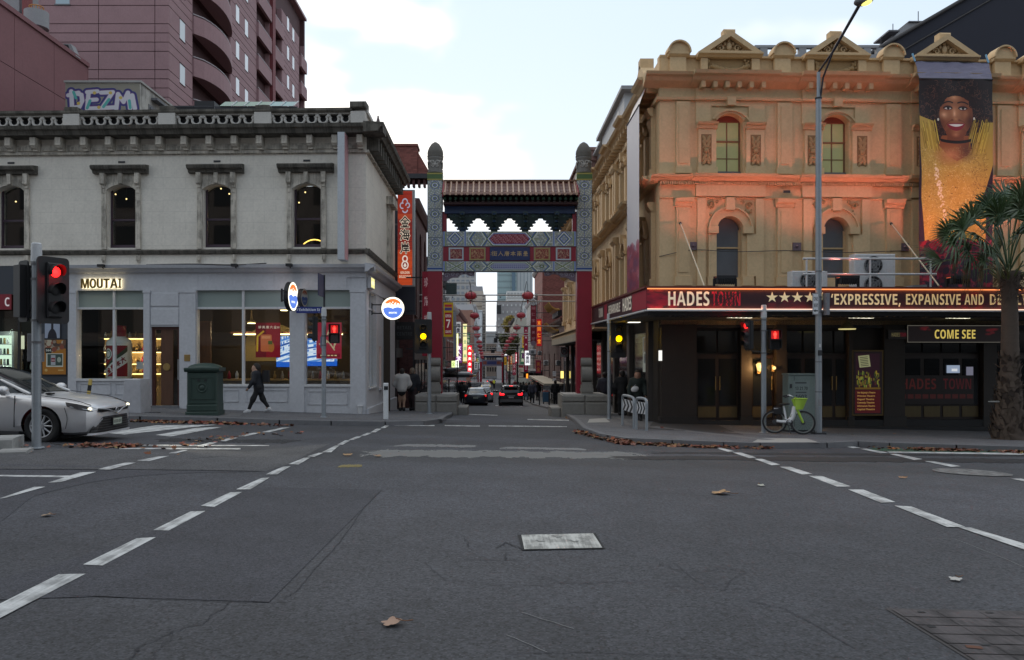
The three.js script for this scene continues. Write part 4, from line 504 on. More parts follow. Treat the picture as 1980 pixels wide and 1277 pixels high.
part(B().tube([[0,v(497),.02],[u(1335),v(485),.12],[u(1411),v(488.5),.2],[u(1535),v(485),.12],[u(1620),v(489),.2],[u(1745),v(484),.12]],.012,6,40).g(),'cable',M.dark,th);
const sd=new THREE.Group();sd.name='side_facade';sd.rotation.y=-PI/2 - RF.th;th.add(sd);const S=(m,name,mt)=>part(m.g(),name,mt,sd),L=35.5;
const sh=[];for(let k=0;k<8;k++){const c=-2.6 - k*4.3;sh.push({x0:c - .5,x1:c + .5,y0:v(541),y1:v(444),rise:.498,k:1,c},{x0:c - .5,x1:c + .5,y0:v(335),y1:v(234),rise:.3,k:2,c});}
S(B().ext(wallShape(-L,vAw - .1,-.02,top - .4,sh),0,0,-.45,.45),'wall',M.cream);
for(const h of sh){S(B().box(h.x0,h.y0,-.3,h.x1,h.y1+.4,-.28),'pane',h.k===1?M.glassDark:M.greyGlass);S(B().ext(archRing(h.x0,h.x1,h.y1,h.rise,.2),0,0,.002,.14),'archivolt',M.creamTrim);for(const s of[-1,1]){S(B().box(h.c+s*.68 - .16,h.y0,.002,h.c+s*.68+.16,h.y1 - .1,.14),'pier',M.cream);S(B().prof([[.1,h.y1 - .1],[.2,h.y1 - .07],[.27,h.y1+.02],[.1,h.y1+.14]],h.c+s*.68 - .24,h.c+s*.68+.24),'impost',M.creamTrim);}S(B().box(h.c - .1,h.y1+h.rise - .03,.003,h.c+.1,h.y1+h.rise+.35,.24),'keystone',M.creamTrim);}
for(let k=0;k<=8;k++)for(const e of[-.28,.28]){const c=-.5 - k*4.3 + e;if(k===0&&e>0)continue;for(const[a,b]of[[337,200],[553,386]]){S(B().box(c - .17,v(a),.002,c + .17,v(b),.16),'pilaster',M.cream);S(B().prof([[.1,v(b)- .32],[.2,v(b)- .28],[.28,v(b)- .16],[.3,v(b)- .02],[.1,v(b)]],c - .23,c+.23),'pilaster_cap',M.creamTrim);S(B().box(c - .2,v(a),.003,c+.2,v(a)+.28,.22),'pilaster_base',M.creamTrim);}}
S(B().prof([[-.02,v(172)],[.2,v(166)],[.3,v(163)],[.38,v(157)],[.5,v(155)],[.56,v(150)],[-.02,v(148)]],-L,.0),'cornice',M.creamTrim);for(let k=0;k<56;k++)S(B().box(-.4 - k*.62,v(175),.004,-.25 - k*.62,v(165),.36),'modillion',M.creamTrim);
for(let k=0;k<8;k++)S(B().prof([[-.02,v(170)],[.34,v(165)],[.44,v(162)],[.52,v(156)],[.66,v(154)],[.72,v(149)],[-.02,v(147)]],-1.5 - k*4.3,-.1 - k*4.3),'cornice_break',M.creamTrim);
S(B().prof([[0,v(197)],[.1,v(196)],[.13,v(191)],[0,v(189.7)]],-L,0),'architrave',M.creamTrim);S(B().prof([[0,v(353)],[.14,v(352)],[.2,v(348)],[.34,v(346)],[.4,v(341.5)],[0,v(339.5)]],-L,0),'string_course',M.creamTrim);for(let k=0;k<8;k++)S(B().prof([[0,v(353.5)],[.3,v(352)],[.36,v(348)],[.5,v(346)],[.56,v(341)],[0,v(339)]],-1.4 - k*4.3,-.1 - k*4.3),'course_break',M.creamTrim);
S(B().box(-1.2,v(148),-.4,-.0,v(112),-.05).box(-L,v(150),-.35,-1.2,v(138),-.08),'parapet',M.cream);{const tri=new THREE.Shape();tri.moveTo(-1.1,0);tri.lineTo(1.1,0);tri.lineTo(0,.75);tri.closePath();S(B().ext(tri,-2.6,v(118),-.3,.5).box(-3.5,v(148),-.3,-1.7,v(118),.1).box(-2.8,v(118)+.6,-.3,-2.4,v(118)+.95,.2),'pediment',M.creamTrim);for(let k=1;k<7;k++)S(B().cham(-.9 - k*4.3,v(150),-.3,-.1 - k*4.3,v(131),.1,.05).ball(-.5 - k*4.3,v(131),-.1,.28,.9,.8,10),'acroterion',M.creamTrim);}
S(B().box(-L,v(617),.01,-9.5,v(604),1.0).box(-L,v(604),.01,-9.5,v(600),1.1),'verandah_cornice',M.creamTrim);S(B().box(-L,v(640),.9,-13,v(617),1.0),'verandah_fascia',mat([.42,.36,.27],.7,{tx:'plaster',tile:2}));S(B().box(-L,v(642),.01,-13,v(640),1.02),'verandah_soffit',M.dark);
S(B().box(-L,base - 3,-.3,-.3,vAw - .1,-.0),'lower_wall',mat([.026,.022,.02],.7,{tx:'stone',tile:1.4}));for(let k=0;k<9;k++){S(B().box(-1.6 - k*3.9,base - 3,.002,-1.1 - k*3.9,vAw - .15,.16),'pier',mat([.05,.042,.038],.6));S(B().box(-4.4 - k*3.9,base - .6,.002,-1.9 - k*3.9,vAw - .7,.04),'shop_pane',M.glassDark);}
B().box(1.9,base,-36,uR,top - 1,-35.6).box(uR,base,-36,uR+.3,top - .3,.0).build('back_wall',M.cream,th);B().quad([.1,v(150),-.46],[uR,v(150),-.46],[uR,v(150),-35.6],[1.5,v(150),-35.6]).build('roof',M.midgrey,th);
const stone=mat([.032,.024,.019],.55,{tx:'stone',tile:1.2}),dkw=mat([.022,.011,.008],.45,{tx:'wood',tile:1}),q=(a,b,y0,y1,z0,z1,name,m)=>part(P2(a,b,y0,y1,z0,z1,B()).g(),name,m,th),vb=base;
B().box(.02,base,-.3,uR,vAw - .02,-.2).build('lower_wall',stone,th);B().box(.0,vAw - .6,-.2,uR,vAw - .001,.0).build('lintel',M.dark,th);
for(const[a,b]of[[1278,1346],[1432,1452],[1500,1520],[1640,1648],[1708,1748],[1900,1925]]){q(a,b,845,628,-.19,.08,'pier',stone);q(a - 2,b+2,845,806,-.19,.12,'pier_base',mat([.028,.024,.021],.6,{tx:'stone',tile:1}));}
for(const[a,b,n]of[[1348,1430,2],[1454,1498,1],[1522,1588,2],[1590,1640,2],[1750,1898,4],[1926,2100,4]])for(let k=0;k<n;k++){const d=new THREE.Group();d.name='door';th.add(d);const x0=a+(b - a)*k/n,x1=a+(b - a)*(k+1)/n;part(P2(x0,x1,829,686,-.18,-.1,B()).g(),'leaf',dkw,d);part(P2(x0+4,x1 - 4,784,694,-.1,-.085,B()).g(),'pane',M.glassDark,d);part(P2(x0+3,x1 - 3,808,787,-.1,-.08,B()).g(),'kick_plate',mat([.13,.095,.04],.5,{metal:.3,tx:'metal',tile:.6}),d);part(B().rod([u(k%2?x0+4:x1 - 4),v(755),-.05],[u(k%2?x0+4:x1 - 4),v(728),-.05],.016).g(),'handle',M.brass,d);part(P2(x0+2,x1 - 2,682,640,-.18,-.12,B()).g(),'transom',M.glassDark,d);}
B().box(-.0,base,-.19,uR,v(812)- .02,.10).box(.1,base,.1,uR,v(826),.34).build('step',mat([.03,.03,.031],.8,{tx:'stone',tile:1.3}),th);
const cn=new THREE.Group();cn.name='canopy';th.add(cn);const C=(m,name,mt)=>part(m.g(),name,mt,cn),o=3.5,a0=u(1250,o),a1=uR,yb=RF.v(598.5,1260,o),yt=RF.v(556,1260,o),lx=RF.x,back=-6.2;
Object.assign(TH,{o,a0,yb,yt});
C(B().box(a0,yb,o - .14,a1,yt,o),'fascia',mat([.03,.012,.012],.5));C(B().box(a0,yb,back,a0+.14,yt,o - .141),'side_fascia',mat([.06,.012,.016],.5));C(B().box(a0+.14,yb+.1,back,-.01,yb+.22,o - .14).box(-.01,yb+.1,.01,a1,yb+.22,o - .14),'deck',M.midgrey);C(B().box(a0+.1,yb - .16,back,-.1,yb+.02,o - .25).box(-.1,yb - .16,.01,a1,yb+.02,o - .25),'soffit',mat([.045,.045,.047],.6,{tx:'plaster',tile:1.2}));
{const m=B();for(let x=a0+.3;x<a1;x+=.16)m.box(x,yb - .2,o - .9,x+.08,yb - .161,o - .35);C(m,'soffit_ribs',M.charcoal);}
C(B().box(a0 - .02,yt - .02,o,a1,yt+.035,o+.07).box(a0 - .05,yt - .02,back,a0 - .001,yt+.04,o),'top_trim',mat([.14,.03,.02],.5));C(B().box(a0 - .03,yb - .05,o - .1,a1,yb - .005,o+.07).box(a0 - .05,yb - .05,back,a0+.1,yb - .005,o - .11),'bottom_trim',M.white);
const wF=u(2000,o)- a0,PXm=2048/750,ft=canvasTex(2048,128,(g,w,h)=>{const p=(x)=>(x - 1250)*PXm,y=(yy)=>(yy - 556)/42.5*128;g.fillStyle='#24131a';g.fillRect(0,0,w,h);for(const[cx,cy,r,c]of[[1268,575,46,'#8a1c2c'],[1262,580,30,'#8a1c2c'],[1330,596,60,'#6a1822'],[1380,598,36,'#5a1018'],[1520,600,40,'#5a1420'],[1730,600,36,'#3a1216'],[1890,600,60,'#6a1620']])for(let i=0;i<140;i++){g.globalAlpha=.16;g.fillStyle=c;g.beginPath();const a=hash(i,cx)*7,q=Math.sqrt(hash(i,cx,4))*r;g.ellipse(p(cx + Math.cos(a)*q),y(cy + Math.sin(a)*q*.6),22,9,0,0,7);g.fill();}g.globalAlpha=1;
const wd=(s,a,b,c,base=592,hh=29)=>text(g,s,p(a),y(base),hh/42.5*128*1.38,(b - a)*PXm,c);wd('HADES',1289,1371,'#e4dcc0');g.save();wd('TOWN',1374,1431,'#a8182c');g.strokeStyle='#1d1012';g.lineWidth=2;for(let i=0;i<26;i++){g.beginPath();g.moveTo(p(1374 + 57*hash(i,8)),y(563));g.lineTo(p(1374 + 57*hash(i,9)),y(592));g.stroke();}g.restore();
g.fillStyle='#d9d3a8';for(const cx of[1490,1514,1538.5,1563,1587]){g.beginPath();for(let i=0;i<10;i++){const a=-PI/2 + i*PI/5,r=i%2?4.6:12;g.lineTo(p(cx + Math.cos(a)*r),y(574.5)+ Math.sin(a)*r*3.0);}g.fill();}
wd('\u2018EXPRESSIVE,',1603,1740,'#d8cfa0',589,22);wd('EXPANSIVE',1747,1857,'#d3c994',588.5,22);wd('AND',1863,1902,'#d3c994',588.5,22);wd('DEEPLY',1911,1988,'#d3c994',588.5,22);});
{const f=panel('fascia_print',wF,yt - yb - .03,face(1,1,ft,{lit:.16}),cn,a0+wF/2,(yt+yb)/2,o+.004);}
const st=canvasTex(1024,96,(g)=>{g.fillStyle='#2a0f14';g.fillRect(0,0,1024,96);g.fillStyle='#7a1426';g.fillRect(820,0,204,96);g.fillRect(300,0,60,96);g.fillStyle='#4a1018';g.fillRect(0,0,1024,8);text(g,'HADES',660,82,100,150,'#ded6c4');text(g,'REMARKABLE',390,74,72,230,'#cfc8b8');text(g,'TOWN',170,78,80,100,'#b8b0a4');});
{const len=o - back;const f=panel('side_print',len,yt - yb - .06,face(1,1,st,{lit:.12}),cn,a0 - .004,(yt+yb)/2,(o+back)/2);f.rotation.y=-PI/2;}
const orange=new THREE.Color(1,.27,.07);C(B().box(a0+.02,yt - .055,o+.02,a1,yt - .025,o+.05),'top_light_strip',glow([1,.30,.1],.8));C(B().box(a0+.02,yb - .003,o+.02,a1,yb+.022,o+.05),'bottom_light_strip',glow([1,.7,.52],.8));
for(const[y,c,k]of[[yt - .06,orange,6],[yb + .03,new THREE.Color(1,.3,.14),5]]){const l=new THREE.RectAreaLight(c,k,12.4,.03);l.position.set(a0 + 6.3,y,o + .045);cn.add(l);l.lookAt(RF.at(a0 + 6.3,y>(yb + yt)/2?y - .4:y + .4,o - .12));}
for(const[p,w2]of[[1435,36],[1672,36],[1860,30]]){const x=u(p,2.4);for(let k=0;k<6;k++)C(B().box(x - .4 + k*.14,yb - .185,2.2 - k*.03,x - .32 + k*.14,yb - .165,2.4 - k*.03),'soffit_lamp',glow([1,.95,.7],1.1));}
for(const z of[-1.5,-4.5])C(B().box(a0+.5,yb - .185,z,a0+.9,yb - .165,z+.3),'soffit_lamp',glow([1,.95,.8],1));
}
{
const{u,v}=TH,at=(px,py,off)=>RF.at(u(px),v(py),off);
const cs=canvasTex(1024,192,(g)=>{g.fillStyle='#141011';g.fillRect(0,0,1024,192);for(let i=0;i<14;i++){g.fillStyle='#4a1418';g.globalAlpha=.5;g.beginPath();g.ellipse(830+120*hash(i,2),40+60*hash(i,5),26,14,0,0,7);g.fill();g.beginPath();g.ellipse(150+90*hash(i,12),20+40*hash(i,15),20,10,0,0,7);g.fill();}g.globalAlpha=1;text(g,'COME SEE',282,148,136,440,'#c9b25a');g.strokeStyle='#55524a';g.lineWidth=8;g.strokeRect(4,4,1016,184);});
const w=u(1937)- u(1750),h=v(629)- v(662.5),t=thing('sign_board','dark sign reading COME SEE in gold over the theatre doors','sign',at(1843.5,645.8,.15),RF.th);part(mb().c(0,0,-.04,w+.04,h+.04,.1).g(),'box',M.black,t);panel('print',w,h,face(1,1,cs,{lit:.5}),t,0,0,.013);
const hs=canvasTex(256,96,(g)=>{g.fillStyle='#121010';g.fillRect(0,0,256,96);text(g,'HADES',40,70,56,110,'#6f6644');text(g,'TOWN',152,70,56,80,'#6a1420');});const t2=thing('sign_board','small dark sign with half gold half red lettering left of the gold one','sign',at(1733,647,.14),RF.th);part(mb().c(0,0,-.03,.72,.34,.06).g(),'box',M.black,t2);panel('print',.7,.32,face(1,1,hs,{lit:.3}),t2,0,0,.003);
const pt=canvasTex(256,640,(g)=>{g.fillStyle='#1a1214';g.fillRect(0,0,256,640);g.fillStyle='#2c1420';g.fillRect(20,20,216,340);g.save();g.translate(90,40);g.rotate(-.12);g.fillStyle='#a9ab80';g.fillRect(-50,0,100,120);g.fillStyle='#2a2a1a';for(let i=0;i<6;i++)g.fillRect(-36,16 + i*17,70,6);g.restore();for(let i=0;i<90;i++){g.fillStyle=['#7d7a24','#3d5a26','#a08a30','#5c2a20','#95a03a'][i%5];g.globalAlpha=.85;g.fillRect(24+200*hash(i,1),190+150*hash(i,2),5+9*hash(i,3),12+34*hash(i,4));}g.globalAlpha=1;g.fillStyle='#6b4f1d';g.fillRect(14,366,228,20);g.fillStyle='#4a0f14';g.fillRect(14,392,228,236);["Her Majesty's",'Princess','Regent','Comedy','Athenaeum','Capitol'].forEach((s,i)=>text(g,s+' Theatre',34,428+i*34,25,150+36*hash(i,4),'#c9a455'));});
const t3=thing('poster_case','tall poster case with green and yellow stage art over a red list of theatres','poster',at(1676,741,.03),RF.th),W=u(1705)- u(1650),H=v(680)- v(802);part(mb().c(0,0,0,W+.1,H+.1,.1).g(),'case',mat([.16,.11,.04],.4,{metal:.4}),t3);panel('print',W,H,face(1,1,pt,{lit:.22}),t3,0,0,.054);
const ht=canvasTex(512,160,(g)=>{g.fillStyle='#120c0c';g.fillRect(0,0,512,160);text(g,'HADES',6,76,80,250,'#5b1c18');text(g,'TOWN',300,76,80,200,'#5b161c');for(let i=0;i<10;i++){g.fillStyle='#4c1a18';g.fillRect(6+i*51,104,40,24);}});
const t4=thing('window_banner','dim red lettering banner across the theatre doors below the gold sign','banner',at(1812,755,-.02),RF.th);panel('print',u(1892)- u(1748),1.0,face(1,1,ht,{lit:.1}),t4,0,0,.012);part(mb().c(0,0,0,u(1892)- u(1748),1.0,.02).g(),'cloth',M.black,t4);
for(const[a,b,y0,y1,c,s]of[[1833,1858,707,722,[.22,.27,.36],'white and blue notice taped on the doors below the gold sign'],[1871,1884,710,738,[.12,.12,.16],'narrow grey notice right of the white and blue one']]){const n=thing('paper_notice',s,'notice',at((a+b)/2,(y0+y1)/2,-.05),RF.th);part(mb().c(0,0,0,u(b)- u(a),v(y0)- v(y1),.012).g(),'sheet',glow(c,.6,0x333333),n);if(a<1850)part(mb().c(.04,-.03,.008,.2,.09,.008).g(),'label',glow([.5,.52,.55],.6,0x888888),n);}
const sc=thing('wall_lamp','amber lit wall lamp in the theatre entry behind the signal pole','lamp',at(1467,711,.02),RF.th);part(mb().lathe([[0,-.15],[.08,-.1],[.13,.1],[.06,.16],[0,.16]],0,0,.1,14).g(),'shade',glow([1,.6,.2],.9),sc);part(mb().box(-.05,-.22,-.06,.05,.2,.02).g(),'bracket',M.brass,sc);const l=new THREE.PointLight(new THREE.Color(1,.55,.2),2.2);l.position.copy(at(1467,711,.4));l.castShadow=true;l.shadow.radius=5;scene.add(l);
const s2=thing('wall_lamp','smaller amber lamp to the right in the same theatre entry','lamp',at(1494,712,.1),RF.th);part(mb().ball(0,0,.05,.06).g(),'bulb',glow([1,.55,.2],1.2),s2);part(mb().box(-.03,-.12,-.1,.03,.1,.01).g(),'bracket',M.brass,s2);
const rn=thing('awning_lamp','small yellowish lantern hanging under the canopy right of the lamp post','lamp',at(1600,635,1.4),RF.th);part(mb().lathe([[.28,-.06],[.1,.12],[.03,.16],[.03,.5],[0,.5]],0,0,0,16).g(),'shade',mat([.12,.1,.06],.5),rn);part(mb().cyl(0,-.09,-.06,0,.25,.27,16).g(),'bulb',glow([.7,.6,.25],.5),rn);
}
for(const[px,y0,y1,w,c,k,s]of[[1217,692,716,.34,[.9,.9,.8],.8,'white lit panel left of the man with the bag'],[1277,678,698,.32,[.8,.8,.75],.7,'white lit box on the corner pier of the theatre'],[1249,652,720,.9,[.25,.27,.24],.3,'pale notices in the dark theatre side window']]){const d=RS.d(px,.12),t=thing('lit_notice',s,'notice',P(px,(y0+y1)/2,d),-PI/2),h=(y1 - y0)*d/F;part(mb().c(0,0,0,w,h,.05).g(),'panel',glow(c,k),t);if(px===1217)part(mb().c(0,-h*1.4,-.01,.2,h*1.6,.03).g(),'green_strip',glow([.5,.6,.05],.5),t);if(px===1249){part(mb().box(-.3,.1,.026,.3,h*.48,.03).g(),'sheet',M.grey,t);part(mb().box(-.2,-.3,.026,.35,.02,.03).g(),'sheet',mat([.2,.25,.3],.6),t);}}
{
const{u,yt}=TH,at=(px,py,off)=>{const d=RF.d(px,off);return P(px,py,d);},deckY=TH.yb+.22;
const fan=(t,x,y,r,z)=>{const f=new THREE.Group();f.name='fan';t.add(f);part(mb().at(new THREE.CylinderGeometry(r,r,.03,28),x,y,z,PI/2).g(),'opening',M.black,f);const m=mb();for(let k=0;k<4;k++)m.at(new THREE.SphereGeometry(r*.5,10,6),x + Math.cos(k*PI/2 + .5)*r*.48,y + Math.sin(k*PI/2 + .5)*r*.48,z + .02,0,0,k*PI/2 + .5,.95,.62,.06);part(m.g(),'blades',M.midgrey,f);const g=mb();for(const q of[.33,.66,1])g.at(new THREE.TorusGeometry(r*q,.008,5,28),x,y,z + .04);for(let k=0;k<8;k++)g.rod([x,y,z + .04],[x + Math.cos(k*PI/4)*r,y + Math.sin(k*PI/4)*r,z + .04],.006,5);part(g.g(),'guard',M.grey,f);};
const ac=(px0,px1,py,off,n,lab)=>{const p=at((px0+px1)/2,py,off),W=(px1 - px0)*RF.d(px0,off)/F,H=p.y - deckY,t=thing('condenser_unit',lab,'air conditioner',[p.x,deckY,p.z],RF.th);part(mb().cham(-W/2,.06,-.36,W/2,H,0,.025).g(),'casing',mat([.62,.62,.63],.45,{tx:'plaster',tile:1.5}),t);part(mb().box(-W/2+.05,0,-.3,-W/2+.12,.06,-.05).box(W/2 - .12,0,-.3,W/2 - .05,.06,-.05).g(),'foot',M.dark,t);if(n===2){const r=W*.215;fan(t,W*-.05,H - r - .08,r,.01);fan(t,W*-.05,H - 3.15*r - .1,r,.01);}else fan(t,-W*.02,H - .30,.26,.01);};
ac(1531,1597,524,2.0,1,'small white condenser unit with one fan beside the lamp post');ac(1652,1733,491,1.8,2,'tall white condenser unit with two fans on the canopy roof');
{const p=at(1763,545,2.2),t=thing('vent_box','tilted pale vent box on the canopy under the palm frond','vent',[p.x,deckY,p.z],RF.th);part(mb().ext((()=>{const s=new THREE.Shape();s.moveTo(-.27,0);s.lineTo(.3,0);s.lineTo(.26,.62);s.lineTo(-.2,.6);s.closePath();return s;})(),0,0,0,.4).g(),'casing',M.grey,t);part(mb().box(-.3,.05,.1,-.27,.45,.35).g(),'louvre',M.dark,t);}
const rl=thing('guard_rail','white two bar pipe rail across the condenser units','railing',[0,0,0]);for(const py of[500.5,530.5]){const a=at(1553,py,2.7),b=at(1811,py,2.7);part(mb().rod(a.toArray(),b.toArray(),.035).g(),'rail',M.white,rl);}for(const px of[1683,1560,1800]){const a=at(px,500,2.7);part(mb().rod([a.x,a.y,a.z],[a.x,deckY,a.z],.03).g(),'post',M.white,rl);}
{const p=at(1592,520,2.65),t=thing('cable_box','slim white cable box standing by the lamp post on the canopy','box',[p.x,deckY,p.z],RF.th);part(mb().cham(-.09,0,0,.07,1.0,.14,.01).g(),'casing',M.white,t);part(mb().box(-.05,.2,.14,.03,.3,.15).g(),'latch',M.dark,t);}
const flood=(px,lab)=>{const p=at(px,546,2.9),t=thing('floodlight',lab,'floodlight',[p.x,deckY+.1,p.z],RF.th,null);const hh=p.y - deckY;part(mb().cham(-.3,hh - .15,-.16,.3,hh+.03,.16,.03).g(),'housing',M.black,t);for(let k=0;k<9;k++)part(mb().box(-.28 + k*.068,hh - .19,.161,-.26 + k*.068,hh + .0,.19).g(),'fin',M.black,t);part(mb().box(-.36,-.1,-.04,-.31,hh,.04).box(.31,-.1,-.04,.36,hh,.04).g(),'yoke',M.black,t);part(mb().box(-.3,hh,.14,.3,hh+.09,.17).box(-.3,hh,-.17,.3,hh+.09,-.15).g(),'rim',M.black,t);part(mb().box(-.27,hh+.031,-.14,.27,hh+.04,.13).g(),'lens',glow([1,.16,.07],1.2),t);
const s=new THREE.SpotLight(new THREE.Color(1,.27,.21),125,0,.78,1,2);s.position.set(p.x,p.y+.09,p.z);s.target.position.set(p.x,p.y+6.8,p.z - 2.6);s.castShadow=true;s.shadow.radius=8;scene.add(s,s.target);};
flood(1402,'black floodlight on the canopy below the left arched window');flood(1639,'black floodlight on the canopy right of the lamp post');flood(1852,'black floodlight on the canopy beside the palm');flood(2020,'black floodlight on the canopy at the right edge beyond the palm');
for(const[x0,y0,x1,y1,s]of[[1316,432,1362,553,'thin pale stay rod slanting from the left pilaster to the canopy'],[1724,433,1816,553,'thin pale stay rod slanting down beside the tall condenser unit']]){const t=thing('stay_rod',s,'rod'),a=at(x0,y0,.15),b=at(x1,y1,3.2);part(mb().rod(a.toArray(),b.toArray(),.022).g(),'rod',mat([.6,.5,.36],.6),t);part(mb().ball(a.x,a.y,a.z,.05).g(),'wall_eye',M.dark,t);}
}
{
const{u,v}=TH,bt=canvasTex(512,1440,(g,W,H)=>{
g.fillStyle='#2a1a2c';g.fillRect(0,0,W,H);const sx=512/142,X_=(px)=>(px - 1778)*sx,Y_=(py)=>(py - 153)*1440/402,el=(x,y,a,b,c,r=0)=>{g.fillStyle=c;g.beginPath();g.ellipse(X_(x),Y_(y),a*sx,b*sx,r,0,7);g.fill();};
g.fillStyle='#1c0d10';g.fillRect(0,0,W,Y_(262));
for(let i=0;i<900;i++){const a=hash(i,1)*7,r=Math.sqrt(hash(i,2));const x=1849 + Math.cos(a)*r*74,y=212 + Math.sin(a)*r*66;g.strokeStyle=['#180d0e','#2c1717','#4a2c24','#1e1014','#5c3a2e'][i%5];g.lineWidth=4;g.beginPath();g.arc(X_(x),Y_(y),6+12*hash(i,3),a,a+3.6);g.stroke();}
g.fillStyle='#94552f';g.beginPath();g.moveTo(X_(1822),Y_(262));g.lineTo(X_(1876),Y_(262));g.lineTo(X_(1884),Y_(320));g.lineTo(X_(1840),Y_(316));g.lineTo(X_(1800),Y_(320));g.fill();g.fillStyle='#7d4326';g.fillRect(X_(1832),Y_(240),32*sx,34*sx);
g.fillStyle='#bfa048';g.beginPath();g.moveTo(X_(1778),Y_(224));g.lineTo(X_(1806),Y_(234));g.lineTo(X_(1812),Y_(276));g.lineTo(X_(1836),Y_(302));g.lineTo(X_(1850),Y_(312));g.lineTo(X_(1872),Y_(300));g.lineTo(X_(1890),Y_(272));g.lineTo(X_(1902),Y_(238));g.lineTo(X_(1922),Y_(236));g.lineTo(X_(1920),Y_(320));g.lineTo(X_(1908),Y_(370));g.lineTo(X_(1906),Y_(470));g.lineTo(X_(1784),Y_(470));g.lineTo(X_(1782),Y_(330));g.fill();
for(let i=0;i<2600;i++){const x=1784 + 124*hash(i,11),y=285 + 185*hash(i,12);g.globalAlpha=.5;g.strokeStyle=['#dcc66a','#94742a','#cfb458','#b48f38','#f0e4b4','#7a5e22','#e6d68c'][i%7];if(x>1880&&i%3)g.strokeStyle='#6a4b22';g.lineWidth=2 + 2*hash(i,14);g.beginPath();const a=hash(i,13)*7,q=3 + 5*hash(i,15);g.moveTo(X_(x),Y_(y));g.lineTo(X_(x)+ Math.cos(a)*q*2,Y_(y)+ Math.sin(a)*q*2);g.stroke();}g.globalAlpha=1;
for(let i=0;i<70;i++){const s=i%2;g.strokeStyle=['#d8c251','#8d7324','#b89a38'][i%3];g.lineWidth=5;const x=s?1880 + 36*hash(i,3):1780 + 30*hash(i,3),y=230 + 30*hash(i,5);g.beginPath();g.moveTo(X_(x),Y_(y));g.lineTo(X_(x +(s?-8:8)),Y_(y + 38));g.stroke();}
for(let i=0;i<60;i++){g.fillStyle='#f2ead2';g.globalAlpha=.7;g.beginPath();const y=318 + 110*hash(i,21);g.ellipse(X_(1808 +(y - 318)*.2 + 10*(hash(i,22)- .5)),Y_(y),4 + 5*hash(i,23),5 + 5*hash(i,24),.4,0,7);g.fill();}g.globalAlpha=1;for(let i=0;i<16;i++)el(1795 + 100*hash(i,31),330 + 120*hash(i,32),.9,.9,'#3a2a10');
g.fillStyle='#2a1a2e';g.beginPath();g.moveTo(X_(1778),Y_(330));g.lineTo(X_(1790),Y_(470));g.lineTo(X_(1778),Y_(470));g.fill();g.beginPath();g.moveTo(X_(1922),Y_(310));g.lineTo(X_(1904),Y_(380));g.lineTo(X_(1922),Y_(420));g.fill();
g.save();g.translate(X_(1848),Y_(220));g.scale(1.2,1.13);g.translate(-X_(1848),-Y_(220));const rg=(x,y,a,b,c0,c1,r=0)=>{g.save();g.translate(X_(x),Y_(y));g.rotate(r);g.scale(a*sx,b*sx);const q=g.createRadialGradient(0,0,0,0,0,1);q.addColorStop(0,c0);q.addColorStop(1,c1);g.fillStyle=q;g.beginPath();g.arc(0,0,1,0,7);g.fill();g.restore();};
el(1849,221,27,38,'#8a4e30');rg(1847,218,27,38,'#cf8a5c','rgba(110,58,34,0)');el(1849,252,17,10,'#7a4228');rg(1849,250,18,12,'#b8754c','rgba(122,66,40,0)');rg(1846,192,17,11,'#dda072','rgba(176,106,66,0)');rg(1829,222,12,12,'#eab48a','rgba(176,106,66,0)');rg(1867,221,10,11,'#c07c50','rgba(176,106,66,0)');rg(1846,220,5,16,'#f0bc94','rgba(176,106,66,0)');rg(1848,229,8,6,'#c88658','rgba(140,78,48,0)');rg(1842,231,3,2.4,'#6a341e','rgba(106,52,30,0)');rg(1854,231,3,2.4,'#6a341e','rgba(106,52,30,0)');rg(1848,256,9,6,'#c48258','rgba(160,96,60,0)');rg(1872,232,9,26,'rgba(60,28,18,.75)','rgba(60,28,18,0)');rg(1824,240,8,20,'rgba(70,34,20,.55)','rgba(70,34,20,0)');rg(1840,290,30,22,'#cc8a5c','rgba(154,90,54,0)');rg(1866,282,16,24,'rgba(80,40,24,.7)','rgba(80,40,24,0)');
for(const s of[-1,1]){const x=1848+s*12.5;g.strokeStyle='#26120c';g.lineWidth=8;g.beginPath();g.moveTo(X_(x - 8),Y_(202+(s<0?1:-1)));g.quadraticCurveTo(X_(x),Y_(197),X_(x+8),Y_(202+(s<0?-1:1)));g.stroke();el(x,210,7.5,4.2,'#5a2a24');el(x,210.6,5.6,2.3,'#cfc4ba');el(x+.4,210.4,2.3,2.4,'#1a0d0a');g.strokeStyle='#120806';g.lineWidth=6;g.beginPath();g.moveTo(X_(x - 7),Y_(210.5));g.quadraticCurveTo(X_(x),Y_(206),X_(x+7),Y_(210.5));g.stroke();}
g.fillStyle='#8e1f30';g.beginPath();g.moveTo(X_(1833),Y_(238));g.quadraticCurveTo(X_(1849),Y_(235),X_(1864),Y_(237));g.quadraticCurveTo(X_(1858),Y_(249),X_(1849),Y_(249.5));g.quadraticCurveTo(X_(1838),Y_(249),X_(1833),Y_(238));g.fill();g.fillStyle='#f1ebe2';g.beginPath();g.moveTo(X_(1836),Y_(238.6));g.quadraticCurveTo(X_(1849),Y_(237.5),X_(1861),Y_(238));g.quadraticCurveTo(X_(1849),Y_(246.5),X_(1836),Y_(238.6));g.fill();
g.strokeStyle='#6f3920';g.lineWidth=3;for(const s of[-1,1]){g.beginPath();g.moveTo(X_(1849 + s*6),Y_(231));g.quadraticCurveTo(X_(1849 + s*17),Y_(234),X_(1849 + s*19),Y_(244));g.stroke();}
for(let i=0;i<160;i++){const a=PI + hash(i,41)*PI;g.strokeStyle=['#1a0c0d','#2a1412'][i%2];g.lineWidth=5;g.beginPath();g.arc(X_(1849+Math.cos(a)*27+4*(hash(i,42)- .5)),Y_(206+Math.sin(a)*22),8+8*hash(i,43),a,a+4);g.stroke();}
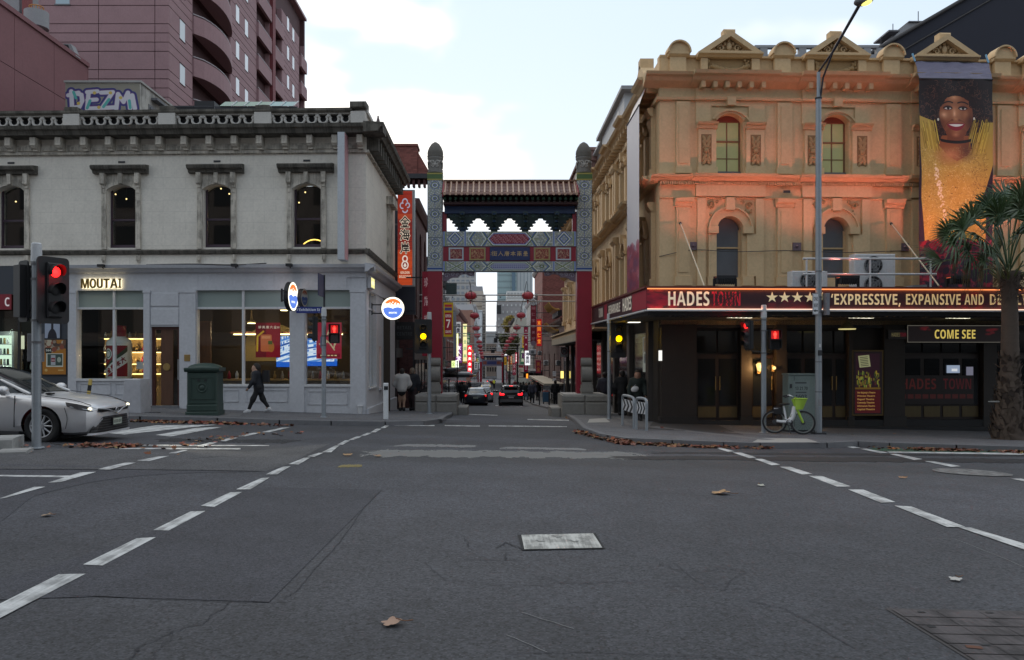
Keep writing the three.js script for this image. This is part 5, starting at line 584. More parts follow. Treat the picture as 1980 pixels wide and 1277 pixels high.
el(1820,230,1.5,2.4,'#e8dccc');el(1878,228,1.5,2.4,'#e8dccc');g.fillStyle='#140a0c';g.beginPath();g.moveTo(X_(1823),Y_(262));g.quadraticCurveTo(X_(1850),Y_(270),X_(1874),Y_(262));g.lineTo(X_(1873),Y_(267));g.quadraticCurveTo(X_(1850),Y_(275),X_(1825),Y_(267));g.fill();
g.restore();
g.fillStyle='#5a0f24';g.fillRect(0,Y_(466),W,H);for(let i=0;i<500;i++){g.fillStyle=['#a5142e','#7d1128','#c01c38','#4a1026','#8c1f3e','#2f1428'][i%6];g.globalAlpha=.85;g.beginPath();g.ellipse(W*hash(i,51),Y_(464 + 92*hash(i,52)),8 + 14*hash(i,53),6 + 8*hash(i,54),hash(i,55)*3,0,7);g.fill();}g.globalAlpha=1;for(let i=0;i<40;i++)el(1785 + 130*hash(i,61),500 + 55*hash(i,62),6 + 8*hash(i,63),3 + 4*hash(i,64),'#2b1228',hash(i,65)*3);
});
const off=.95,w=u(1920,off)- u(1778,off),y0=RF.v(556,1848,off),y1=RF.v(153,1848,off),t=thing('poster_banner','tall printed banner of a smiling woman in a yellow sequinned dress with red flowers','banner',[0,0,0]);
const cloth=(w,h,nx,ny,fn,mt,name)=>{const g=new THREE.PlaneGeometry(w,h,nx,ny),p=g.attributes.position;for(let i=0;i<p.count;i++)fn(p,i);g.computeVertexNormals();return part(g,name,mt,t);};
const m=cloth(w,y1 - y0,24,60,(p,i)=>p.setZ(i,.018*Math.sin(p.getX(i)*5 + p.getY(i)*1.3)+ .012*Math.sin(p.getY(i)*4)),face(1,1,bt,{rough:.6}),'print');m.position.copy(RF.at((u(1920,off)+ u(1778,off))/2,(y0 + y1)/2,off));m.rotation.y=RF.th;m.material.side=THREE.DoubleSide;
const A=RF.at(u(1770,.3),RF.v(120,1848,.3),.3),Bp=RF.at(u(1912,.3),RF.v(121,1848,.3),.3),Cc=RF.at(u(1920,off),y1,off),Dd=RF.at(u(1778,off),y1,off),tt=mb();for(let i=0;i<12;i++)for(let j=0;j<6;j++){const q=(a,b)=>{const s=A.clone().lerp(Bp,a/12).lerp(Dd.clone().lerp(Cc,a/12),b/6);return[s.x,s.y + .02*Math.sin(a*2.1 + b),s.z + .015*Math.sin(a*1.3 - b*2)];};tt.quad(q(i,j + 1),q(i + 1,j + 1),q(i + 1,j),q(i,j));}const tg=tt.g();part(tg,'top_fold',mat([.13,.12,.19],.6,{tx:'ply',tile:1.1,side:THREE.DoubleSide}),t);
part(mb().rod(Dd.toArray(),Cc.toArray(),.03).rod(A.toArray(),Bp.toArray(),.02).g(),'batten',M.dark,t);for(const[a,px]of[[A,1766],[Bp,1908]])part(mb().rod(a.toArray(),RF.at(u(px - 3,.2),RF.v(106,1848,.2),.25).toArray(),.03).g(),'tie_strap',mat([.2,.42,.62],.6),t);
const t2=thing('side_banner','plain white banner seen edge-on at the side of the theatre, reddish at its foot','banner'),xo=RF.x - .62,d0=27.35,d1=29.8,s=canvasTex(64,512,(g)=>{g.fillStyle='#c9c6cc';g.fillRect(0,0,64,512);for(let i=0;i<260;i++){g.globalAlpha=.5;g.fillStyle=['#8a2a40','#6d3a5a','#a84a5a'][i%3];g.beginPath();const y=512 - 150*Math.pow(hash(i,2),1.6);g.ellipse(64*hash(i,1),y,8,12,0,0,7);g.fill();}});s.flipY=true;
const yb_=TH.yt,yA=Y(203,d0),yB=Y(203,d0)- .1,g=new THREE.PlaneGeometry(d1 - d0,yA - yb_,6,20);const pm=part(g,'cloth',mat([1,1,1],.6,{map:s,side:THREE.DoubleSide}),t2);pm.position.set(xo,(yA+yb_)/2,-(d0+d1)/2);pm.rotation.y=-PI/2;part(mb().rod([xo,yA,-d0],[xo,yA,-d1],.03).rod([xo,yb_+.02,-d0],[xo,yb_+.02,-d1],.03).g(),'batten',M.dark,t2);part(mb().quad([xo,yA,-d1],[xo,yA,-d0],[xo+.35,yA+.95,-d0],[xo+.35,yA+.95,-d1]).g(),'top_fold',mat([.5,.48,.5],.6,{side:THREE.DoubleSide}),t2);
}
// ================================================================ the ceremonial gate across the side street
{
const D=34,x=(px)=>X(px,D),y=(py)=>Y(py,D),B=mb;
const ar=thing('street_gate','painted Chinese ceremonial gate with red pillars and tiled roof spanning the side street','gate',[0,0,-D]);
const Pt=(m,name,mt,par=ar)=>part(m.g(),name,mt,par);
const tile=canvasTex(256,600,(g)=>{g.fillStyle='#b4bab2';g.fillRect(0,0,256,600);for(let j=0;j<30;j++)for(let i=0;i<13;i++){const a=i*20 +(j%2)*10,b=j*20;g.strokeStyle=['#33448c','#5c661e','#2a3a7c','#8a8430','#eef0f2'][(i*2+j)%5];g.lineWidth=3.6;g.beginPath();g.arc(a,b,7+4*hash(i,j),hash(j,i)*6,hash(j,i)*6+4.2);g.stroke();if(hash(i,j,4)>.55){g.fillStyle=['#6f7a3a','#3c4f9a','#a58a4c'][(i*3+j)%3];g.fillRect(a - 3,b - 3,6,6);}}g.strokeStyle='#3446a0';g.lineWidth=6;g.beginPath();g.moveTo(128,0);g.lineTo(128,600);g.stroke();for(const cy of[108,384])for(const[r,c,w]of[[78,'#34489a',9],[60,'#5c6e26',10],[44,'#d4dae2',12],[30,'#2c3d8c',12],[14,'#66742a',10]]){g.strokeStyle=c;g.lineWidth=w;g.beginPath();for(let k=0;k<=48;k++){const a=k/48*2*PI,q=r +(r>50?7*Math.cos(a*8):0);g.lineTo(128 + Math.cos(a)*q,cy + Math.sin(a)*q);}g.stroke();}g.strokeStyle='#55657a';g.lineWidth=10;g.strokeRect(2,2,252,596);});
const tm=face(1,1,tile,{rough:.3});
const drumG=B().lathe([[0,0],[.33,0],[.345,.06],[.31,.09],[.335,.15],[.30,.2],[.30,.56],[.335,.6],[.345,.66],[.33,.70],[0,.70]],0,0,0,26).g(),domeG=B().lathe([[.34,.69],[.355,.74],[.33,.80],[.345,.84],[.33,.96],[.27,1.11],[.17,1.26],[.05,1.34],[0,1.35]],0,0,0,26).g(),carv=B();for(let k=0;k<4;k++){const m=new THREE.Matrix4().makeRotationY(k*PI/2),t=B();for(const s of[-1,1]){scroll(t,s*.10,.42,.30,.10,s,.026);scroll(t,s*.09,.28,.30,.06,s,.02);t.ball(s*.2,.5,.24,.035,1,.6,7);}t.ball(0,.35,.31,.055,1.2,.5,8);for(let i=0;i<t.p.length;i +=3){const v=new V3(t.p[i],t.p[i + 1],t.p[i + 2]).applyMatrix4(m),n=new V3(t.n[i],t.n[i + 1],t.n[i + 2]).applyMatrix4(m);carv.p.push(v.x,v.y,v.z);carv.n.push(n.x,n.y,n.z);}}const carvG=carv.g(),domeM=mat([.13,.12,.105],.85,{tx:'stone',tile:.5,bump:.01}),drumM=mat([.2,.19,.175],.85,{tx:'stone',tile:.5,bump:.01}),carvM=mat([.42,.40,.37],.85,{tx:'stone',tile:.5});
for(const[p0,p1]of[[826.5,855],[1115.5,1145]]){
const x0=x(p0),x1=x(p1),w=x1 - x0,c=(x0+x1)/2,pl=new THREE.Group();pl.name='pillar';ar.add(pl);const yb=gy(c,-D)- .2;
Pt(B().box(x0+.04,yb,-w+.04,x1 - .04,y(334),-.04),'core',M.granite,pl);
Pt(B().box(x0+.01,yb,-w+.01,x1 - .01,y(524),-.01),'red_shaft',M.redPaint,pl);
Pt(B().box(x0 - .01,y(524.5),-w - .01,x1+.01,y(521.5),.01).box(x0 - .01,y(518),-w - .01,x1+.01,y(515.5),.01),'white_band',mat([.4,.45,.5],.4),pl);Pt(B().box(x0,y(521.5),-w,x1,y(518),.002),'blue_band',mat([.02,.07,.28],.35),pl);
Pt(B().box(x0 - .01,y(348),-w - .01,x1+.01,y(334),.012),'green_band',mat([.06,.12,.03],.4),pl);Pt(B().box(x0 - .016,y(348.5),-w - .016,x1+.016,y(346),.018).box(x0 - .016,y(337),-w - .016,x1+.016,y(334.5),.018),'gold_band',mat([.32,.27,.06],.4),pl);
for(let k=0;k<3;k++){const a=y(515.5 - k*55.8)+ .005,b=y(515.5 -(k + 1)*55.8)- .005,h=b - a;for(const[dx,dz,ry]of[[0,.002,0],[-w/2 - .002,-w/2,-PI/2],[w/2 + .002,-w/2,PI/2],[0,-w - .002,PI]])panel('tile_panel',w - .006,h,tm,pl,c+dx,(a+b)/2,dz,ry);}
for(const[g,n,m]of[[drumG,'finial_drum',drumM],[domeG,'finial_dome',domeM],[carvG,'finial_carving',carvM]]){const f=part(g,n,m,pl);f.position.set(c,y(334),-w/2);f.scale.set(1,(y(271)- y(334))/1.35,1);}
const s=p0<900?-1:1,cx=x(p0<900?842:1133),st=B();st.box(cx - .24,y(764),.02,cx+.24,y(744),.5).box(cx - .2,y(744),.02,cx+.2,y(738.5),.44).at(new THREE.CylinderGeometry(.33,.33,.44,28),cx,y(724),.2,0,0,PI/2).at(new THREE.CylinderGeometry(.17,.17,.46,22),cx,y(701),.1,0,0,PI/2).box(cx - .2,y(760),-.02,cx+.2,y(692),.12).box(cx - .26,y(757),.02,cx+.26,y(751),.53);Pt(st,'drum_stone',M.granite,pl);
}
for(const[a,b,n]of[[801,884,2],[1087,1178,2]]){const pz=.9,x0=X(a,D - 1),x1=X(b,D - 1),g=new THREE.Group();g.name='plinth';ar.add(g);const yt=Y(765,D - 1),ym=Y(779,D - 1),yl=Math.min(gy(x0,-D),gy(x1,-D))- .3;for(let k=0;k<n;k++){const u0=lerp(x0,x1,k/n)+ .006,u1=lerp(x0,x1,(k + 1)/n)- .006;Pt(B().cham(u0,ym + .012,-1.3,u1,yt,pz,.05),'coping_stone',M.granite,g);Pt(B().cham(u0,yl,-1.3,u1,ym,pz+.02,.04),'base_stone',M.granite,g);}Pt(B().box(x0+.1,yt,-1.25,x1 - .1,yt+.03,pz - .12),'top_slab',M.paleConc,g);const s=a<900?1:-1,e=s>0?x1:x0;Pt(B().cham(s>0?e - .02:e - .42,yl,-1.2,s>0?e+.42:e+.02,lerp(yl,ym,.75),.3,.05),'step_stone',M.granite,g);}
const L=x(856),R=x(1114.5),net=(g,x0,y0,w,h,s,cs)=>{for(let j=0;j<h/s;j++)for(let i=0;i<w/s;i++){g.strokeStyle=cs[Math.floor(hash(i,j,s)*cs.length)];g.lineWidth=2.4;g.beginPath();g.arc(x0 +(i + .5)*s,y0 +(j + .5)*s,s*.38,hash(j,i)*6,hash(j,i)*6 + 4.4);g.stroke();}};
const hex=(g,x0,x1,h,ins,cols)=>{cols.forEach((c,i)=>{const e=i*ins;g.fillStyle=c;g.beginPath();g.moveTo(x0 + e*1.4,h/2);g.lineTo(x0 + h*.42 + e,e);g.lineTo(x1 - h*.42 - e,e);g.lineTo(x1 - e*1.4,h/2);g.lineTo(x1 - h*.42 - e,h - e);g.lineTo(x0 + h*.42 + e,h - e);g.fill();});};
const beamT=(kind)=>canvasTex(1536,160,(g,W,H)=>{g.fillStyle='#a6ada6';g.fillRect(0,0,W,H);net(g,0,0,W,H,16,['#3a4a80','#66702a','#f2f2ea','#30406e','#8d8a3c']);const box=(a,b)=>{g.fillStyle='#cfd6dc';g.fillRect(a,0,b - a,H);g.fillStyle='#4464ae';g.fillRect(a+5,0,7,H);g.fillRect(b - 12,0,7,H);};
for(const s of[0,1]){g.save();if(s){g.translate(W,0);g.scale(-1,1);}box(0,26);g.fillStyle='#7b8f4c';g.fillRect(26,0,10,H);if(kind===0){for(const[r,c]of[[92,'#3f55a0'],[80,'#d3d9dd'],[64,'#6d7e3e'],[54,'#4660ac'],[42,'#a9b3c0']]){g.fillStyle=c;g.beginPath();g.moveTo(140 - r,80);g.lineTo(140,80 - r);g.lineTo(140+r,80);g.lineTo(140,80+r);g.fill();}net(g,116,56,48,48,12,['#4c5c9c','#66753c']);}else{g.lineWidth=12;for(const[c,o]of[['#cfd6dc',0],['#6d7e3e',12]]){g.strokeStyle=c;g.beginPath();g.moveTo(42+o,0);g.lineTo(238,H - o);g.moveTo(42+o,H);g.lineTo(238,o);g.stroke();}}box(244,270);g.lineWidth=11;for(const[c,o]of[['#d3d9dd',0],['#6d7e3e',13],['#4660ac',26]]){g.strokeStyle=c;g.beginPath();g.moveTo(350+o,0);g.lineTo(292+o,H/2);g.lineTo(350+o,H);g.stroke();g.beginPath();g.moveTo(440+o,0);g.lineTo(498+o,H/2);g.lineTo(440+o,H);g.stroke();}if(kind){g.fillStyle='#5b6b36';g.beginPath();g.arc(396,80,28,0,7);g.fill();g.fillStyle='#a8b0bd';g.beginPath();g.arc(396,80,14,0,7);g.fill();}g.restore();}
if(kind===0){hex(g,500,1036,H,9,['#54683a','#d8dcdf','#4460a8','#8c2238']);g.save();for(let i=0;i<26;i++)for(let j=0;j<6;j++){g.strokeStyle=['#b57a86','#c79aa0','#7c1a30','#a8868c'][(i+j*3)%4];g.lineWidth=4;g.beginPath();g.arc(556+i*17,38+j*17,6,hash(i,j)*6,hash(i,j)*6+4);g.stroke();}g.fillStyle='#8a1528';g.fillRect(740,120,60,14);g.restore();}else{hex(g,500,1036,H,8,['#4a5c34','#d3d9dd','#7d8f4a','#9aa0b8']);for(let i=0;i<20;i++){g.fillStyle='#65659c';g.fillRect(556+i*22,52,13,22);g.fillRect(556+i*22,86,13,22);g.fillStyle='#c3c6d4';g.fillRect(560+i*22,58,5,8);}}});
const beam=(y0,y1,T,nm)=>{Pt(B().box(L,y(y1),-.5,R,y(y0),-.1),nm,mat([.22,.25,.32],.5));panel('painted_face',R - L,y(y0)- y(y1)- .02,face(1,1,T,{rough:.4}),ar,(L+R)/2,(y(y0)+y(y1))/2,-.094);panel('painted_face',R - L,y(y0)- y(y1)- .02,face(1,1,T,{rough:.4}),ar,(L+R)/2,(y(y0)+y(y1))/2,-.506,PI);};
beam(447,476,beamT(0),'upper_beam');beam(505,524.5,beamT(1),'lower_beam');
Pt(B().box(L,y(505),-.46,R,y(476),-.14),'name_board_ground',M.redPaint);
const wov=(g,c)=>{g.fillStyle=c[0];g.fillRect(0,0,128,112);g.fillStyle=c[1];g.fillRect(12,12,104,88);for(let i=0;i<120;i++){g.strokeStyle=c[2 + i%2];g.lineWidth=3;g.beginPath();const a=20 + 88*hash(i,1),b=20 + 72*hash(i,2);g.arc(a,b,4 + 4*hash(i,3),hash(i,4)*6,hash(i,4)*6 + 4);g.stroke();}};
const t1=canvasTex(128,112,(g)=>wov(g,['#b9c4cd','#8c2030','#b59a80','#6d1424'])),t2=canvasTex(128,112,(g)=>wov(g,['#a3905a','#8f3a30','#c09a70','#742020']));
for(const[a,b,t]of[[867,896.5,t1],[907,939,t2],[1032.5,1064.5,t2],[1075,1105,t1]]){Pt(B().cham(x(a),y(503.5),-.14,x(b),y(478),-.1,.012),'carved_tablet',mat([.3,.3,.3],.5));panel('tablet_face',x(b)- x(a)- .03,y(478)- y(503.5)- .03,face(1,1,t),ar,(x(a)+x(b))/2,y(490.7),-.096);}
const nm=canvasTex(768,256,(g,W,H)=>{g.fillStyle='#23305e';g.fillRect(0,0,W,H);net(g,0,0,W,H,32,['#2c3c72','#1d2850','#3a4a82']);['jie','ren','tang','ben','er','mo'].forEach((k,i)=>cjk(g,k,36+i*121,76,96,'#b79a6c',.12));g.fillStyle='#b79a6c';g.fillRect(16,100,14,14);g.fillRect(12,140,14,14);});
Pt(B().cham(x(947),y(503.5),-.14,x(1025),y(477.5),-.09,.012),'name_tablet',mat([.03,.04,.1],.4));panel('name_face',x(1025)- x(947)- .03,y(477.5)- y(503.5)- .03,face(1,1,nm),ar,x(986),y(490.5),-.086);
for(const px of[859,1112])Pt(B().box(x(px)- .09,y(447),-.42,x(px)+.09,y(408),-.18),'post',M.redPaint);
for(const s of[-1,1]){const e=s<0?x(856):x(1114.5),sh=new THREE.Shape(),k=-s;sh.moveTo(0,0);sh.lineTo(k*1.36,0);sh.lineTo(k*1.34,-.16);sh.quadraticCurveTo(k*1.1,-.2,k*1.02,-.1);sh.quadraticCurveTo(k*.74,-.06,k*.62,-.24);sh.quadraticCurveTo(k*.3,-.22,k*.22,-.36);sh.lineTo(0,-.42);sh.closePath();const m=B().ext(sh,e,y(524.8),-.38,.14);Pt(m,'corner_bracket',mat([.20,.15,.2],.5));const c=B();for(const[a,b,r]of[[.16,-.16,.12],[.42,-.12,.09],[.62,-.12,.07],[.8,-.07,.05],[.98,-.05,.04],[1.2,-.09,.07]])scroll(c,e+k*a,y(524.8)+b,-.23,r,k,.018);Pt(c,'bracket_carving',mat([.42,.38,.46],.5));}
Pt(B().box(x(859),y(412),-.46,x(1117)- .1,y(397.5),-.1),'blue_beam',mat([.012,.045,.15],.45,{tx:'ply',tile:1.2}));
const dg=mat([.014,.034,.028],.6),dgl=mat([.06,.13,.11],.5),dgb=mat([.02,.06,.14],.5);
for(const px of[894,955.5,1016,1076]){const g=new THREE.Group();g.name='bracket_set';ar.add(g);const c=x(px),n=5;for(let k=0;k<n;k++){const t=k/(n - 1),w=lerp(.62,.2,Math.pow(t,1.1)),y1=y(412 + k*6.2),y0=y(412 +(k + 1)*6.2),dz=lerp(.62,.2,t);Pt(B().box(c - w + .05,y0 - .0,-.28 - .09,c + w - .05,y1,-.28 + .09).box(c - .1,y0,-.28 - dz,c + .1,y1,-.28 + dz).at(new THREE.CylinderGeometry(.06,.06,.22,12),c - w + .05,y1 - .055,-.28,PI/2).at(new THREE.CylinderGeometry(.06,.06,.22,12),c + w - .05,y1 - .055,-.28,PI/2),'arm',k%2?dg:mat([.02,.04,.05],.6),g);const m=B();for(const s of[-1,-.5,0,.5,1])m.cyl(c+s*w*.92,y0,lerp(y0,y1,.45),-.28,.055,.085,8);for(const s of[-1,1])m.cyl(c,y0,lerp(y0,y1,.45),-.28+s*dz*.92,.055,.085,8);Pt(m,'bearing_block',k%2?dg:dgb,g);Pt(B().box(c - w,y1 - .012,-.205,c+w,y1 - .002,-.2).box(c - .03,y1 - .012,-.28+dz,c+.03,y1,-.275+dz),'edge_line',dgl,g);}Pt(B().cyl(c,y(447),y(443),-.28,.15,.15,14).box(c - .13,y(443.2),-.4,c+.13,y(436),-.16),'foot_block',px===894?dgb:dg,g);const m=B();scroll(m,c - .34,y(416),-.19,.07,-1,.014);scroll(m,c+.34,y(416),-.19,.07,1,.014);Pt(m,'cloud_carving',dgl,g);}
{const s=new THREE.Shape(),a=x(859),b=x(1113);s.moveTo(a,y(412));s.lineTo(b,y(412));s.lineTo(b,y(420));for(const px of[1106.5,1046,985.7,925,864]){s.lineTo(x(px+13)>b?b:x(px+13),y(424));s.quadraticCurveTo(x(px),y(417),Math.max(a,x(px - 13)),y(424));}s.closePath();Pt(B().ext(s,0,0,-.34,.1),'bracket_board',dg);}
Pt(B().box(x(858),y(398),-.9,x(1116),y(393.5),.34),'eave_board',mat([.05,.012,.012],.6));
const raf=mat([.02,.09,.05],.5);{const g=B().box(-.055,-.055,-1.4,.055,.055,.46).g();for(let k=0;k<25;k++)put(g,'rafter',raf,ar,lerp(x(861),x(1113),k/24),y(387.5),0);const g2=B().box(-.045,-.045,-1.3,.045,.045,.36).g();for(let k=0;k<25;k++)put(g2,'lower_rafter',mat([.03,.02,.02],.6),ar,lerp(x(861),x(1113),k/24),y(393),0);}
const zr=-.28,prf=(t)=>[zr+.95*t,y(347.5)-(y(347.5)- y(381))*(1 - Math.pow(1 - t,1.5)*1)*1 - .0*t];
const N=24,pitch=(x(1112)- x(861))/(N - 1),cover=mat([.46,.28,.19],.28,{tx:'stone',tile:.5,clearcoat:.5,clearcoatRoughness:.25}),pan=mat([.13,.045,.032],.35,{tx:'stone',tile:.4}),rows=5;
{const pts=[],back=[];for(let i=0;i<=10;i++){const[z,yy]=prf(i/10);pts.push([0,yy,z]);back.push([0,yy,2*zr - z]);}const tg=B().tube(pts,.05,8,14).at(new THREE.CylinderGeometry(.065,.065,.03,12),0,pts[10][1],pts[10][2]+ .01,PI/2).g(),bg=B().tube(back,.062,8,14).g();for(let k=0;k<N;k++){put(tg,'cover_tile',cover,ar,x(861)+k*pitch,0,0);put(bg,'cover_tile',cover,ar,x(861)+ k*pitch,0,0);}
for(const s of[1,-1])for(let r=0;r<rows;r++){const a=prf(r/rows),b=prf((r + 1)/rows),m=B(),w=pitch/2 + .01;for(let q=0;q<4;q++){const f=(e)=>-w + 2*w*e/4,h=(e)=>-.05 + .06*Math.pow(e/2 - 1,2)+ .02;m.quad([f(q),b[1]+ h(q)+ .012,zr + s*(b[0]- zr)],[f(q + 1),b[1]+ h(q + 1)+ .012,zr + s*(b[0]- zr)],[f(q + 1),a[1]+ h(q + 1),zr + s*(a[0]- zr)],[f(q),a[1]+ h(q),zr + s*(a[0]- zr)]);m.quad([f(q),b[1]+ h(q)- .02,zr + s*(b[0]- zr)],[f(q + 1),b[1]+ h(q + 1)- .02,zr + s*(b[0]- zr)],[f(q + 1),b[1]+ h(q + 1)+ .012,zr + s*(b[0]- zr)],[f(q),b[1]+ h(q)+ .012,zr + s*(b[0]- zr)]);}const g=m.g();for(let k=0;k<N - 1;k++)put(g,s>0?'pan_tile':'back_pan_tile',pan,ar,x(861)+(k + .5)*pitch,0,0);}
{const m=B();for(let i=0;i<10;i++){const a=prf(i/10),b=prf((i + 1)/10);for(const s of[1,-1]){m.quad([x(857.5),b[1]- .08,zr + s*(b[0]- zr)],[x(1116),b[1]- .08,zr + s*(b[0]- zr)],[x(1116),a[1]- .08,zr + s*(a[0]- zr)],[x(857.5),a[1]- .08,zr + s*(a[0]- zr)]);}}Pt(m,'roof_deck',pan);}
Pt(B().box(x(858),y(349),zr - .09,x(1115),y(345.5),zr+.09),'ridge',mat([.18,.09,.05],.5));for(const px of[857.5,1116]){const t=B();t.tube(pts.map((q)=>[x(px),q[1]+.01,q[2]]),.05,8,14);Pt(t,'verge',mat([.3,.12,.1],.5));const s=new THREE.Shape();s.moveTo(-.95,y(381));s.lineTo(0,y(347));s.lineTo(.95,y(381));s.lineTo(.95,y(385));s.lineTo(-.95,y(385));Pt(B().ext(s,x(px)+(px<900?-.02:-.02),0,zr,.04,0,PI/2),'gable_board',mat([.25,.02,.04],.5));}}
}
{
const D=250,x=(px)=>X(px,D),y=(py)=>Y(py,D),t=thing('far_street_gate','small distant twin of the gate closing the far end of the street','gate',[0,0,-D]),B=mb,q=(a,b,y0,y1,z,m,n)=>part(B().box(x(a),y(y0),-z,x(b),y(y1),z).g(),n,m,t);
for(const[a,b]of[[927.5,932],[970,974.5]]){q(a,b,748,700,.35,M.redPaint,'pillar');q(a,b,700,676,.34,mat([.3,.34,.42],.5),'tiled_pillar');q(a - .3,b+.3,676,664,.36,M.granite,'finial');}
q(931,971,708,696,.2,mat([.22,.2,.28],.5),'painted_beam');for(const[a,b]of[[934,941],[961,968]])q(a,b,705,699,.24,mat([.28,.08,.06],.5),'tablet');q(942,960,705,699,.24,mat([.05,.06,.2],.5),'name_tablet');q(931,971,692,688,.3,mat([.02,.05,.12],.5),'blue_beam');{const s=new THREE.Shape();s.moveTo(-1.3,y(688));s.lineTo(0,y(680));s.lineTo(1.3,y(688));s.closePath();part(B().ext(s,x(930),0,0,x(972)- x(930),0,PI/2).g(),'roof',mat([.2,.12,.09],.6),t);}
}
// ================================================================ buildings along the side street
function lane(name,label,side,d0,d1,top,m,o={}){
const xl=o.x??(side<0?-4.45:5.72),t=thing(name,label,'building',[xl,0,-d0]),B=mb,w=o.deep??9,base=gy(xl,-d1)- 2,L=d1 - d0,sx=side;
const g=new THREE.Group();g.name='street_wall';g.rotation.y=side<0?PI/2:-PI/2;t.add(g);const s=side<0?1:-1;
const U=(d)=>s*(d - d0),holes=[],fl=o.floors??[],n=o.n??3;
for(const[y0,y1,arch]of fl)for(let k=0;k<n;k++){const c=(k + .5)/n*L,hw=(o.hw??.5);holes.push({x0:Math.min(U(d0 + c - hw),U(d0 + c + hw)),x1:Math.max(U(d0 + c - hw),U(d0 + c + hw)),y0,y1,rise:arch?hw*.98:0});}
const x0=Math.min(0,U(d1)),x1=Math.max(0,U(d1));
part(B().ext(wallShape(x0 + .01,base,x1 - .01,top,holes),0,0,-.3,.3).g(),'wall',m,g);
for(const h of holes){part(B().box(h.x0,h.y0,-.22,h.x1,h.y1+(h.rise||0),-.2).g(),'pane',o.pane??M.glassDark,g);part(B().box(h.x0 - .08,h.y0 - .1,.002,h.x1+.08,h.y0,.1).g(),'sill',o.trim??m,g);if(o.hood)part(B().box(h.x0 - .1,h.y1+.02,.002,h.x1+.1,h.y1+.16,.12).g(),'hood',o.trim??m,g);}
part(B().prof([[-.02,top - .5],[.12,top - .46],[.3,top - .2],[.36,top - .02],[-.02,top]],x0 - .001,x1+.001).g(),'cornice',o.trim??m,g);
for(const y of o.bands??[])part(B().box(x0,y,.002,x1,y+.18,.12).g(),'band',o.trim??m,g);
part(B().box(sx*.31,base,-L+.01,sx*w,top - .02,-.01).g(),'block',m,t);
if(o.shop!==false){const k0=o.shopTop??(gy(xl,-d0)+3.1);part(B().box(x0+.2,base,.003,x1 - .2,k0 - .5,.03).g(),'shop_pane',M.glassDark,g);part(B().box(x0+.1,k0 - .5,.004,x1 - .1,k0,.2).g(),'shop_fascia',o.fascia??M.dark,g);if(o.awning)part(B().box(x0+.1,k0 - .1,.004,x1 - .1,k0+.06,o.awning).g(),'awning',o.awnMat??M.midgrey,g);}
return t;
}
lane('brick_warehouse','dark red brick building with arched windows behind the corner building on the left',-1,44.6,54,11.0,M.brickDark,{floors:[[4.5,9,1],[.2,3.4,1]],n:3,hw:.7,trim:mat([.08,.035,.035],.8),bands:[3.8]});
{const t=scene.children[scene.children.length - 1],B=mb;t.name='brick_warehouse';const y=(py)=>Y(py,44.2);part(B().box(-3.5,y(345),-.9,1.05,y(336),.45).g(),'eave',M.dark,t);part(B().prof([[-.3,y(352)],[.0,y(351)],[.2,y(346)],[.3,y(345)],[-.3,y(345)]],-3.5,.9).g(),'eave_moulding',M.brickDark,t);const z=1.2;for(let k=0;k<6;k++)part(B().box(-.9 + k*.3,y(360),-.2,-.78 + k*.3,y(346),.3).g(),'corbel',M.brickDark,t);
const p=(px)=>X(px,46)+4.45;part(B().box(p(750),Y(337,46),-2.6,p(806),Y(279.5,46),-1.4).box(p(750)- .05,Y(283,46),-2.65,p(806)+.06,Y(278.5,46),-1.34).g(),'brick_stack',M.brickRed,t);const s=new THREE.Shape();s.moveTo(0,Y(337,46));s.lineTo(0,Y(290,46));s.lineTo(.8,Y(337,46));part(B().ext(s,p(806),0,-2.4,.9).g(),'buttress',M.brickRed,t);}
lane('dark_infill','low dark shop recess between the corner building and the brick warehouse',-1,38.2,44.5,6.4,M.dark,{floors:[[2.5,5,0]],n:2,x:-5.2});
{
const rt=canvasTex(256,160,(g)=>{g.fillStyle='#17191c';g.fillRect(0,0,256,160);text(g,'RETAIL',30,66,46,190,'#4c4f52');text(g,'CENTRE',30,126,46,196,'#4a4d50');});
const d=37.4,t=thing('centre_sign','dark sign board with faint grey capitals RETAIL CENTRE left of the gate','sign',P(782,640,d)),w=42*d/F,h=34*d/F;part(mb().c(0,0,-.06,w,h,.12).g(),'board',M.black,t);panel('lettering',w - .04,h - .04,face(1,1,rt),t,0,0,.003);part(mb().box(-w/2,-3.6,-.1,-w/2+.12,-h/2,.0).box(w/2 - .12,-3.6,-.1,w/2,-h/2,0).g(),'post',M.dark,t);
const ga=thing('iron_fence','dark iron fence with a pale stone coping behind the left signal','fence',P(818,700,36.2));const W=16*36.2/F;part(mb().box(-W,.1,-.1,W,.45,.1).g(),'coping',M.granite,ga);for(let k=0;k<6;k++)part(mb().rod([-W + k*W*.4,-2.4,0],[-W + k*W*.4,.1,0],.025).g(),'bar',M.black,ga);part(mb().box(-W,-1.7,-.03,W,-1.62,.03).g(),'rail',M.grey,ga);
const dw=thing('panel_wall','dark blue grey panelled wall behind the hanging orange sign','wall',P(783,560,38));part(mb().box(-.55,-1.2,-.1,.5,4.2,0).g(),'wall',mat([.06,.07,.09],.6),dw);for(let k=0;k<3;k++)part(mb().box(-.5,-1 + k*1.75,.002,.45,.6 + k*1.8,.03).g(),'panel',mat([.05,.06,.085],.5),dw);
}
